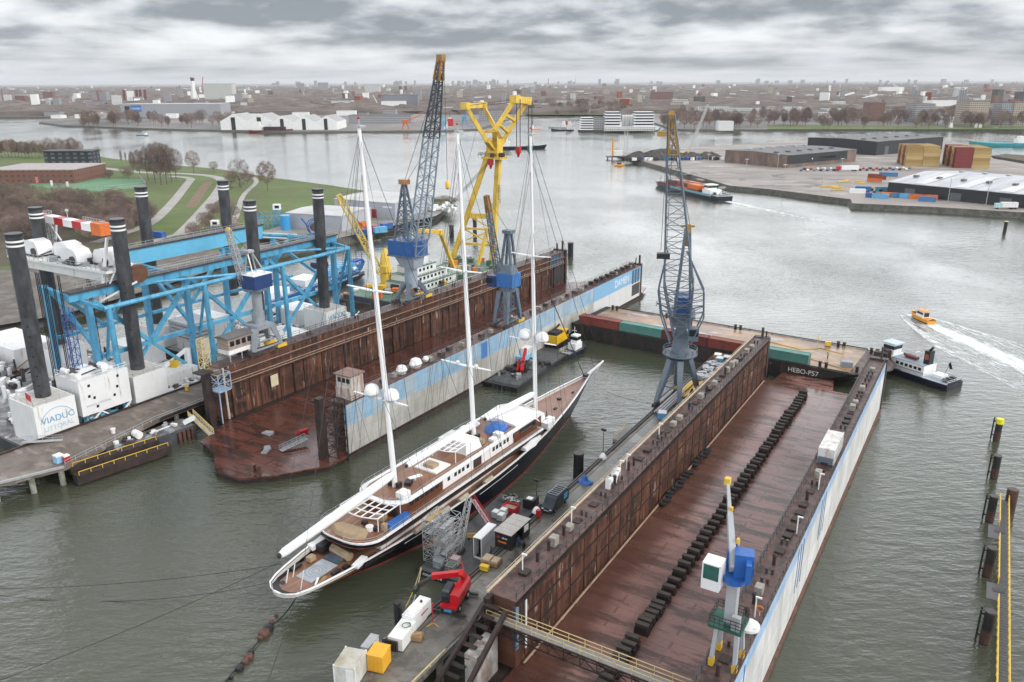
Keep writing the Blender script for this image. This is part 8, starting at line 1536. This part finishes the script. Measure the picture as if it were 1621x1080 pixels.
for i, (px, py, m_, lab, st) in enumerate(((1383, 313, blue, 'blue container next to the pale blue one on the terminal quay edge', 0), (1393, 314, lc, 'pale blue container on the terminal quay edge', 0), (1407, 312, orange, 'orange container by the corner of the black shed', 0), (1424, 313, M('container_mid_blue', (.06, .19, .38)), 'mid blue container between two orange ones', 0), (1437, 314, lc, 'small pale blue container next to the mid blue one', 0), (1452, 315, orange, 'orange container in the middle of the quay row', 0), (1470, 316, orange, 'orange container last in the quay row', 0), (1428, 308, orange, 'orange container standing behind the mid blue one', 0), (1467, 319, M('container_mid_blue', (.06, .19, .38)), 'flat blue container in front of the last orange one', 0), (1398, 303, M('teal_box', (.05, .25, .36)), 'teal container against the black shed end', 0), (1384, 288, orange, 'orange container at the foot of the yard stack', 0), (1384, 288, cr_red, 'brown red container on top of the yard stack', 1), (1391, 284, cr_red, 'brown red container behind the yard stack', 0), (1406, 279, M('container_mid_blue', (.06, .19, .38)), 'long blue container beside the silver roof', 0), (1366, 302, M('tarp_blue', (.03, .16, .36)), 'blue sheeted load on the yard', 0), (1357, 306, white, 'white and blue container at the quay corner', 0))):
    p = W(px, py, 3.0); container('container', lab, m_, (p.x, p.y, 3.0 + st * 2.6), R7.uniform(-.5, -.2), 12.19 if i in (13,) else 9, 2.44, 2.6, None, True)
o = T('steel_racks', 'yellow steel racks lying on the terminal yard beside the blue sheeted load', 'racks', W(1362, 298, 3)); mb = MB(yellow)
for k in range(9): mb.box((R7.uniform(-22, 14), R7.uniform(-12, 40), .6), (R7.uniform(4, 9), .8, .8), R7.uniform(-.4, .4))
kid('rack', o, mb); mb = MB(rust); [mb.box((R7.uniform(-8, 14), R7.uniform(-26, -8), .6), (2, 1.5, 1.2), k) for k in range(14)]; kid('scrap', o, mb)
carb = [M('car_' + n_, c_, .3, .05, 1) for n_, c_ in (('black', (.015, .015, .018)), ('grey', (.2, .21, .22)), ('white', (.7, .7, .7)), ('red', (.35, .02, .02)), ('blue', (.03, .08, .2)))]
carp = []
for m_ in carb:
    mb = MB(m_); mb.loft([[(x, y, z) for x, z in ((-2.2, .3), (2.2, .3), (2.2, .85), (1.2, .95), (.6, 1.45), (-1.3, 1.45), (-2.0, .95), (-2.2, .9))] for y in (-.85, .85)]); me1 = mb.build('body', mesh_only=True)
    mb = MB(glass); [mb.slab(-1.2, .6, y, y + .02, .98, 1.38) for y in (-.87, .85)]; mb.quad((1.22, -.75, .97), (1.22, .75, .97), (.64, .7, 1.43), (.64, -.7, 1.43)); me2 = mb.build('window', mesh_only=True)
    mb = MB(rubber); [mb.tube((x, y - .1, .32), (x, y + .1, .32), .32, n=8) for x in (-1.35, 1.35) for y in (-.8, .8)]; carp.append((me1, me2, mb.build('wheel', mesh_only=True)))
def car(p, rz, k):
    o = T('parked_car', ('black', 'grey', 'white', 'red', 'blue')[k] + ' car parked in the row before the brick warehouse', 'car', p, rz, 'cars parked before the warehouse')
    for nm, me in zip(('body', 'window', 'wheel'), carp[k]): c = bpy.data.objects.new(nm, me); COL.objects.link(c); c.parent = o
for i in range(34):
    px = 1268 + i * 5.2; p = W(px, 271 - .05 * i + (i % 2) * -2.2, 3.02)
    if not 1325 < px < 1356: car(p, 1.3 + R7.uniform(-.15, .15), R7.choice((0, 0, 1, 2, 3, 4)))
obj('parked_truck', 'white articulated truck with red cab before the brick warehouse', 'truck', W(1341, 271, 3.02), -.05, [('trailer', white_clean, lambda m: m.slab(-5, 8, -1.25, 1.25, 1.1, 4)), ('cab', red, lambda m: m.slab(-8, -5.4, -1.2, 1.2, .6, 3.6)), ('wheel', rubber, lambda m: [m.tube((x, y - .2, .5), (x, y + .2, .5), .5, n=8) for x in (-7, 4, 6) for y in (-1, 1)])])
obj('parked_truck', 'white flatbed truck on the quay before the black shed', 'truck', W(1590, 331, 3.02), -.1, [('body', white, lambda m: m.slab(-2, 6, -1.25, 1.25, 1, 3.6)), ('cab', M('pale_teal', (.4, .6, .6)), lambda m: m.slab(-5, -2.2, -1.2, 1.2, .6, 3.0)), ('wheel', rubber, lambda m: [m.tube((x, y - .2, .5), (x, y + .2, .5), .5, n=8) for x in (-4, 3, 5) for y in (-1, 1)])])
hp_ = M('scrap_heap', (.045, .042, .042), .9, .5, .3, c2=(.10, .09, .085), amt=.5, s2=(.4, .4, .4))
for i, (px, py, w, h) in enumerate(((1010, 252, 26, 7), (1036, 252, 30, 8), (1064, 251, 30, 7), (1092, 251, 26, 6), (1120, 251, 26, 6), (1050, 246, 40, 6))):
    p = W(px, py, 3); o = T('scrap_heap', ('black scrap heap next to the point of the terminal', 'largest black scrap heap on the terminal', 'black scrap heap behind the lattice crane jib', 'black scrap heap beside the blue bins', 'mixed scrap heap beside the brown warehouse', 'low black scrap heap at the back of the terminal')[i], 'scrap heap', p)
    mb = MB(hp_); rings = []
    for z, f in ((0, 1), (.35, .85), (.7, .55), (.95, .2)): rings.append([(w / 2 * f * math.cos(a) * R7.uniform(.8, 1.15), w / 3 * f * math.sin(a) * R7.uniform(.8, 1.15), h * z * R7.uniform(.8, 1.1)) for a in [k * math.pi / 9 for k in range(18)]])
    mb.loft(rings); kid('heap', o, mb); mb = MB(M('blue_skip', (.04, .12, .3)))
    for k in range(8): mb.set((M('blue_skip', (.04, .12, .3)), rust, white, blk)[k % 4]); mb.box((R7.uniform(-w / 2, w / 2), -w / 3 - R7.uniform(1, 6), 1.2), (4, 2.4, 2.4), R7.random())
    kid('skip', o, mb)
obj('harbour_light', 'yellow beacon post and white hut on the terminal point', 'beacon', W(975, 247, 3), 0, [('post', M('beacon_yellow', (.7, .33, .03)), lambda m: m.tube((-3, 0, 0), (-3, 0, 16), .9, n=8)), ('hut', white, lambda m: m.slab(-2, 6, 0, 5, 0, 4.5)), ('mast', wirelt, lambda m: m.lattice((9, 3, 0), (9, 3, 25), 3, 3, 9, .22)), ('jetty', rustdk, lambda m: [m.slab(-9, 8, -6, 6, -.8, -.4)] + [m.tube((x, -5, -4), (x, -5, -.8), .5) for x in (-8, -4)])])
obj('scrap_crane', 'pale lattice crane with yellow cab working the black scrap heaps', 'crane', W(1088, 250, 3), 0, [('jib', wirelt, lambda m: m.lattice((0, 0, 3), (17, 8, 45), 2.2, 1.2, 14, .28)), ('cab', yellow, lambda m: m.slab(-8, 3, -3, 3, 1.5, 5)), ('track', black, lambda m: m.slab(-5, 5, -3.4, 3.4, 0, 1.5)), ('rope', wire, lambda m: m.tube((17, 8, 45), (17, 8, 21), .14, n=4))])
# offices on the pier and tugs
def banded(label, px0, px1, pyb, pyt, fl, depth=22):
    o, L, h = bld('office_building', label, 'office', px0, px1, pyb, pyt, glass, depth, rf_w); mb = MB(white_clean)
    for k in range(fl): z = h * (k + .02) / fl; mb.slab(-.8 - .3 * (fl - k), L + .8, -.8 - .5 * (fl - k) * .3, depth, z, z + h / fl * .48)
    kid('balcony', o, mb)
banded('white banded office block at the outer corner of the pier', 920, 938, 206, 187, 5); banded('white banded office tower in the middle of the pier', 959, 981, 205, 178, 6); banded('white banded office tower beside the white tanks', 1005, 1034, 205, 178, 6)
bld('office_building', 'grey glazed hall between the white pier offices', 'office', 938, 960, 205, 187, fg, 20); bld('pier_deck_building', 'low white glazed base running under the pier offices', 'office', 957, 1038, 207.5, 202, fw, 10, rf_w)
for i in range(5): obj('silo', 'white tank in the row between the pier office towers', 'tank', W(986 + i * 4, 203, 2.5), 0, [('body', white, lambda m: m.tube((0, 0, 0), (0, 0, 17), 2, n=10)), ('cap', white, lambda m: m.lathe([(2.1, 17), (.3, 18.5)], n=10))], 'white tanks between the pier offices')
bld('white_pavilion', 'white pavilion standing at the far bank marina', 'office', 1137, 1161, 207, 193, fband, 16, rf_w)
def ship(label, px, py, L, rz, hm, parts=2, bh=8, extra=()):
    p = W(px, py, 0); return obj('moored_ship', label, 'ship', p, rz, [('hull', hm, lambda m: boat_hull(m, L, L * .17, -1, L * .05, L * .08)), ('deckhouse', white, lambda m: [m.slab(-L * .4, -L * .2, -L * .06, L * .06, L * .05, L * .05 + bh * .6), m.slab(-L * .36, -L * .24, -L * .05, L * .05, L * .05 + bh * .6, L * .05 + bh)]), ('deck', grey, lambda m: m.slab(-L * .42, L * .25, -L * .06, L * .06, L * .05, L * .055)), ('mast', dark, lambda m: m.tube((-L * .3, 0, bh), (-L * .3, 0, bh * 1.6 + 3), .2))] + list(extra))
ship('navy tug with white house and red funnel off the white pier', 890, 207, 34, 2.9, navy, bh=11, extra=[('funnel', red, lambda m: m.slab(-8, -5, -1.2, 1.2, 8, 13))])
ship('pale tug behind the navy tug off the pier', 883, 203, 30, 2.9, M('pale_hull', (.35, .38, .42)), bh=9); ship('orange pilot launch on the far reach', 848, 205, 16, .4, porange, bh=6); ship('long dark barge beyond the yellow hooks', 824, 236, 56, .05, navy, bh=8); ship('teal tanker barge at the right end of the far bank', 1585, 232, 70, 3.1, M('teal_hull', (.05, .32, .36)), bh=7); ship('red and black coaster at the far shipyard quay', 430, 210, 62, 0, M('maroon_hull', (.16, .02, .025)), bh=12, extra=[('cargo', blk, lambda m: m.slab(-10, 20, -4, 4, 3, 8))])
ship('small dark launch on the far reach beyond the school', 225, 215, 18, 3.0, M('teal_dark', (.05, .12, .13)), bh=3); ship('red and blue supply vessel in the far yard', 726, 204, 44, .1, M('supply_blue', (.03, .12, .3)), bh=14, extra=[('superstructure', red, lambda m: m.slab(-16, -8, -3.5, 3.5, 4, 15))]); ship('white yacht hull on the far slip', 300, 183, 40, 2.9, M('pale_blue_hull', (.3, .42, .5)), bh=16); ship('grey barge against the far green bank', 868, 182, 80, 0, blk, bh=8)
for lab, px, py, c_, L in (('orange and black dredger in the far left basin', 10, 186, orange, 60), ('small white boat by the far quay', 713, 207, white, 22), ('blue crane pontoon under the far bank towers', 1512, 205, lc, 24), ('grey barge under the far bank towers', 1560, 205, grey, 40)): ship(lab, px, py, L, .1, c_)
# far shipyard
o, L, h = bld('ship_hall', 'very long grey ship hall with a blue and white sign across the river', 'hall', 193, 345, 186, 165, M('hall_grey', (.30, .31, .33), .6, .05, .02), 60, M('hall_roof', (.40, .41, .42), .6))
mb = MB(M('sign_blue', (.04, .16, .42))); mb.slab(20, 41, -.4, -.05, h * .42, h * .92); sg = kid('sign', o, mb); lettering('DAMEN', 5.2, (30.5, -.5, h * .66), (rad(90), 0, 0), white_clean, o); mb = MB(blk); mb.slab(8, 18, -.3, -.02, 0, h * .86); kid('door', o, mb)
def saw(label, px0, px1, pyb, pyt, n):
    a, b = W(px0, pyb, 2.5), W(px1, pyb, 2.5); Lw = (b - a).length / n; h = HT(px0, pyt, a.y).z - 2.5; o = T('ship_shed', label, 'hall', a); mb = MB(white); m2 = MB(M('saw_roof', (.36, .37, .38))); m3 = MB(blk)
    for k in range(n):
        x = k * Lw; mb.loft([[(x, y, 0), (x + Lw, y, 0), (x + Lw, y, h * .55), (x + Lw * .5, y, h), (x, y, h * .55)] for y in (0, 70)]); m3.slab(x + Lw * .42, x + Lw * .58, -.3, -.02, 0, h * .8)
        for j in range(7):
            for s in (0, 1): xa, xb = (x + .2, x + Lw * .49) if s == 0 else (x + Lw * .51, x + Lw - .2); za, zb = (h * .56, h) if s == 0 else (h, h * .56); m2.quad((xa, 3 + j * 9.6, za + .3), (xb, 3 + j * 9.6, zb + .3), (xb, 8 + j * 9.6, zb + .3), (xa, 8 + j * 9.6, za + .3))
    kid('wall', o, mb); kid('roof', o, m2); kid('door', o, m3)
saw('white gabled ship sheds at the water, with the coaster before them', 350, 430, 206, 181, 2); saw('white gabled sheds next to the coaster stern', 430, 532, 206, 184, 3)
SPEC = [(325, 367, 164, 133, fw, 'white glass office block above the far ship hall'), (367, 393, 164, 150, fw, 'low white office wing above the far ship hall'), (147, 168, 164, 145, fg, 'grey slab under scaffolding beyond the far basin'), (26, 40, 168, 152, fb, 'dark brick block at the far left basin'), (70, 84, 163, 146, fb, 'reddish block beyond the far basin'), (504, 518, 145, 131, fg, 'dark tower block on the skyline'), (471, 481, 147, 132, fg, 'narrow dark tower near the skyline tower'), (604, 661, 176, 151, M('yard_hall', (.17, .18, .2)), 'dark grey ship hall with white doors across the river'), (604, 640, 177, 161, white, 'white doors of the dark ship hall'), (552, 650, 196, 183, fg, 'long pale roofed workshop on the far quay'), (525, 556, 170, 159, fw, 'white office row in the far yards'), (528, 550, 153, 145, ft, 'tan flats near the skyline tower'), (560, 577, 153, 141, ft, 'pale flats in the middle distance'), (577, 600, 150, 135, fw, 'white long flats under the skyline'), (623, 631, 140, 130, fg, 'small dark tower under the jib head'), (700, 711, 152, 138, ft, 'tan tower near the big jib'), (830, 846, 142, 133, fw, 'white stepped tower on the far plain'), (955, 965, 155, 141, ft, 'cream flats above the pier'), (1032, 1065, 165, 146, fb, 'brown tower block behind the pier offices'), (1066, 1090, 173, 160, fw, 'white flats at the far marina'), (975, 1000, 163, 155, fw, 'white long school above the pier'), (1102, 1160, 188, 168, fw, 'long white gallery flats on the far bank'), (1162, 1216, 190, 170, fw, 'second long gallery flats on the far bank'), (1216, 1224, 152, 136, ft, 'pale tower at the head of the far bank'), (1375, 1399, 192, 163, fb, 'brown brick tower of flats among the far bank trees'), (1447, 1478, 194, 165, fg, 'dark grey tower of flats among the far bank trees'), (1530, 1562, 200, 161, ft, 'tan twin tower of flats at the far bank'), (1581, 1600, 199, 163, fg, 'grey tower of flats beside the last tan tower'), (1600, 1630, 199, 162, ft, 'last tan tower of flats at the edge'), (1474, 1523, 176, 160, white, 'huge white hall behind the far bank towers'), (1395, 1433, 150, 138, white, 'bright white hospital block on the far plain'), (1302, 1308, 150, 140, fg, 'grey tower with mast on the far plain'), (1230, 1270, 180, 168, fw, 'white flats above the far bank trees'), (1290, 1330, 166, 158, ft, 'tan works hall behind the far bank trees')]
for x0, x1, yb, yt, m_, lab in SPEC: bld('far_building', lab, 'building', x0, x1, yb, yt, m_, min(40, (x1 - x0) * 1.2), rf_w if m_ in (white,) else None)
for lab, px, py, top, r, m_ in (('dark chimney at the far left basin', 7, 168, 143, 1.8, fb), ('thin mast tower on the far plain', 1308, 142, 127, 1.5, dark), ('thin tower on the skyline', 911, 134, 124, 6, fg), ('reddish chimney on the skyline', 868, 134, 124, 10, fb), ('red and white mast on the far right plain', 1571, 142, 134, 2, red)):
    p = W(px, py, 2.5); obj('chimney', lab, 'chimney', p, 0, [('shaft', m_, lambda m: m.tube((0, 0, 0), (0, 0, HT(px, top, p.y).z), r, r * .7, n=10)), ('rim', dark, lambda m: m.tube((0, 0, HT(px, top, p.y).z), (0, 0, HT(px, top, p.y).z + 1), r * .8, n=10))])
p = W(212, 164, 2.5); obj('moored_jackup', 'jack-up vessel with dark red legs lying behind the far ship hall', 'jack-up', p, 0, [('leg', M('leg_red', (.13, .03, .03)), lambda m: [m.tube((x, y, 0), (x + 2, y, 44), 4) for x, y in ((-30, 0), (8, 10), (24, 0), (40, 0))]), ('superstructure', white, lambda m: [m.slab(-20, 0, 0, 14, 0, 40), m.slab(0, 34, 2, 10, 0, 18)])])
p = W(309, 164, 2.5); obj('wind_vessel_crane', 'tall white crane tower with red head behind the far ship hall', 'crane', p, 0, [('tower', white, lambda m: [m.tube((0, 0, 0), (0, 0, 70), 9, 5), m.beam((-14, 0, 0), (-4, 0, 52), 3), m.beam((15, 0, 0), (3, 0, 50), 3)]), ('head', M('leg_red', (.13, .03, .03)), lambda m: [m.box((0, 0, 76), (10, 8, 10)), m.beam((-6, 0, 82), (3, 0, 76), 1.6)]), ('jib', red, lambda m: m.beam((26, 0, 40), (36, 0, 84), 1.8))])
for lab, px, py, jx, jy, m_ in (('orange dockside crane across the river', 642, 205, 668, 182, M('dock_orange', (.6, .12, .02))), ('blue dockside crane behind the big lattice jib', 702, 207, 692, 168, lc), ('second blue dockside crane in the far yard', 735, 198, 741, 172, M('crane_mid_blue', (.08, .28, .5))), ('white gantry frame beside the dark ship hall', 597, 172, 590, 150, white)):
    p = W(px, py, 2.5); q_ = HT(jx, jy, p.y) - p; obj('dock_crane', lab, 'crane', p, 0, [('tower', m_, lambda m: [m.beam((-5, 0, 0), (-2, 0, 9), 1.6), m.beam((5, 0, 0), (2, 0, 9), 1.6), m.box((0, 0, 11), (7, 5, 5))]), ('jib', m_, lambda m: m.beam((2, 0, 12), q_, 1.8, 1.8, 1, 1))])
for x0, y0, x1, y1 in ((1310, 159, 1352, 147), (1350, 162, 1388, 150)): a = W(x0, y0, 2.5); obj('conveyor', ('longer' if x0 == 1310 else 'shorter') + ' white sloping conveyor gallery on the far plain', 'conveyor', a, 0, [('gallery', white, lambda m: m.beam((0, 0, 3), HT(x1, y1, a.y) - a, 6)), ('leg', grey, lambda m: m.beam(((HT(x1, y1, a.y) - a).x * .6, 0, 0), (HT(x1, y1, a.y) - a) * .6, 2))])
# houses and blocks of the town, each its own building
GB = [(fw, rf_d, 'pale flat roofed block in the town beyond the river', 0), (fb, rf_r, 'red roofed brick houses in the town beyond the river', 1), (ft, rf_d, 'tan flat roofed block in the town beyond the river', 0), (fg, rf_d, 'grey flat roofed block in the town beyond the river', 0), (white, rf_w, 'low white shed in the yards beyond the river', 0)]
for i in range(235):
    if i < 90: px, py = RT.uniform(840, 1621), RT.uniform(150, 176)
    elif i < 160: px, py = RT.uniform(1060, 1630), RT.uniform(152, 192)
    else: px, py = RT.uniform(20, 800), RT.uniform(150, 192)
    k = RT.choice((0, 1, 1, 2, 3, 4, 4)) if px > 820 else RT.choice((0, 3, 4, 4, 4, 1))
    s = 1.0 * (py - 128) / 45; w = RT.uniform(8, 30) * s; hh = (RT.uniform(3, 7) if k in (1, 4) else RT.uniform(5, 13)) * s
    m_, r_, lab, pt = GB[k]; bld('town_building', lab, 'building', px, px + w, py, py - hh, m_, RT.uniform(12, 24), r_, pt, 'town buildings beyond the river')
tm_ = MB(fw); RC = random.Random(12)
def far_xy():
    d = 1500 * (9.0 ** RC.random()); px = RC.uniform(-150, 1780); f = ray(px, 133); return f[0] / f[1] * d, d
for i in range(4200):
    x, y = far_xy(); s = RC.uniform(8, 30); b = RC.random(); m_ = (fw, fb, white, ft, fg, rf_d, white, ft, white, rf_r, fw, fg)[RC.randrange(12)]
    if y < 2000 and x < -100: continue
    if y < 1850: continue
    h = RC.uniform(5, 11) if b < .93 else RC.uniform(16, 42)
    tm_.set(m_); tm_.box((x, y, 2.4 + h / 2), (s * (1.6 if h < 12 else .8), s * .7, h), RC.uniform(-.5, .5))
for i in range(60):
    px = RC.choice((RC.uniform(720, 790), RC.uniform(420, 1000), RC.uniform(700, 1600))); f = ray(px, 133); d = RC.uniform(11000, 14000); tm_.set(fg); tm_.box((f[0] / f[1] * d, d, 2.4 + 40), (RC.uniform(25, 60), 30, RC.uniform(30, 110)))
tag(tm_.build('far_town', smooth=False), 'distant town of small pale and brick buildings fading to the horizon', 'town', None, 'stuff')
wm = MB(M('far_woods', (.15, .125, .112), .95, .35, .02))
for i in range(5200):
    x, y = far_xy()
    if y < 1750: continue
    s = RC.uniform(9, 26) * (1 + y / 9000); h = RC.uniform(7, 16); L_ = RC.uniform(1.5, 5)
    R_ = [[(x + L_ * s * f * math.cos(a) * RC.uniform(.7, 1.2), y + s * f * math.sin(a), 2.3 + h * z * RC.uniform(.75, 1.15)) for a in [k * math.pi / 4 for k in range(8)]] for z, f in ((0, 1), (.6, .9), (1, .45))]
    wm.loft(R_)
tag(wm.build('far_woods', smooth=False), 'brown bare woods scattered through the distant town', 'woods', None, 'stuff')
# greens along the far bank
gm = MB(grass)
for pts in (((1215, 205), (1621, 205), (1621, 200), (1215, 198)), ((838, 181.5), (955, 182), (955, 178), (838, 177))): gm.poly([W(x, y, 2.5).to_2d() for x, y in pts], 2.5, 2.53)
struct(gm.build('lawn'))
# school with brick walls and dark top, the pitch's goals, flags
br_ = facade('school_brick', (.19, .085, .06), (.05, .05, .055), 4, 3.4, .4)
bld('school', 'red brick school building beside the green pitch', 'school', -20, 117, 291, 270, br_, 45, M('school_roof', (.36, .31, .3)), z=3)
p = W(62, 275, 3); obj('school_tower', 'dark glazed upper storey block on top of the school', 'building', W(64, 268, 3), 0, [('wall', facade('dark_glazing', (.03, .035, .045), (.09, .1, .11), 6, 3.2, .5), lambda m: m.slab(0, 38, 8, 22, 0, 13)), ('roof', rf_d, lambda m: m.slab(-1, 39, 7, 23, 13, 13.6))])
for lab, px, py in (('white goal at the far end of the pitch', 88, 284), ('white goal near the school', 40, 289)): obj('goal', lab, 'goal', W(px, py, 3.03), .3, [('frame', white_clean, lambda m: [m.beam((-3.6, 0, 0), (-3.6, 0, 2.6), .25), m.beam((3.6, 0, 0), (3.6, 0, 2.6), .25), m.beam((-3.6, 0, 2.6), (3.6, 0, 2.6), .25), m.beam((-3.6, 2, 0), (-3.6, 0, 2.6), .15), m.beam((3.6, 2, 0), (3.6, 0, 2.6), .15)]), ('net', M('net_grey', (.5, .5, .5)), lambda m: [m.beam((x, 2, 0), (x, 0, 2.6), .05) for x in (-2, 0, 2)])])
for lab, px, py, m_ in (('pinkish banner flag beside the pitch', 58, 292, M('flag_pink', (.6, .15, .2))), ('white banner flag at the near touch line', 81, 298, white), ('second white banner flag on the near touch line', 106, 300, white)): obj('banner_flag', lab, 'flag', W(px, py, 3.03), 0, [('pole', galv, lambda m: m.tube((0, 0, 0), (0, 0, 5), .1)), ('banner', m_, lambda m: m.slab(.1, 1.6, -.05, .05, 1, 5))])
o = T('pitch_fence', 'grey post and rail fence along the near side of the pitch', 'fence', (0, 0, 0)); mb = MB(galv); mb.rail([PC[5], PC[4], PC[3], PC[2]], 3.0, 6, .14); kid('rails', o, mb)
for i, (px, py) in enumerate(((1120, 275), (1180, 285), (1240, 296), (1300, 302), (1230, 275), (1330, 284), (1500, 322), (1560, 328))): obj('yard_lamp', 'tall grey lamp post on the terminal yard', 'lamp post', W(px, py, 3.0), 0, [('pole', galv, lambda m: m.tube((0, 0, 0), (0, 0, 14), .16)), ('lamp_head', white, lambda m: m.box((0, 0, 14), (2.4, .4, .25)))], 'lamp posts on the terminal yard')
mb = MB(M('yard_stain', (.15, .135, .125), .6, .3, .2)); RS = random.Random(6)
for i in range(26):
    c_ = W(RS.uniform(1080, 1330), RS.uniform(272, 300), 3.0); a_ = RS.uniform(0, 3)
    if 249 + (c_.x - 95) * .6 > 0 and c_.y < 640: mb.poly([(c_.x + RS.uniform(.5, 1) * 9 * math.cos(k) * math.cos(a_) - 2.5 * math.sin(k) * math.sin(a_), c_.y + RS.uniform(.5, 1) * 9 * math.cos(k) * math.sin(a_) + 2.5 * math.sin(k) * math.cos(a_)) for k in [j * .628 for j in range(10)]], 3.0, 3.012 + i * .004)
struct(mb.build('yard_ground_stains'))
# ================================================================ AIR
m = bpy.data.materials.new('haze_air'); m.use_nodes = True; t_ = m.node_tree; t_.nodes.clear()
pv_ = t_.nodes.new('ShaderNodeVolumePrincipled'); pv_.inputs['Color'].default_value = (.95, .97, 1.0, 1); pv_.inputs['Density'].default_value = 3.2e-5; pv_.inputs['Anisotropy'].default_value = .2
out_ = t_.nodes.new('ShaderNodeOutputMaterial'); t_.links.new(pv_.outputs[0], out_.inputs['Volume'])
mb = MB(m); mb.slab(-30500, 30500, -400, 44500, -2.5, 205); o = mb.build('haze', smooth=False); tag(o, 'thin pale winter haze over the river and town', 'haze', None, 'stuff')
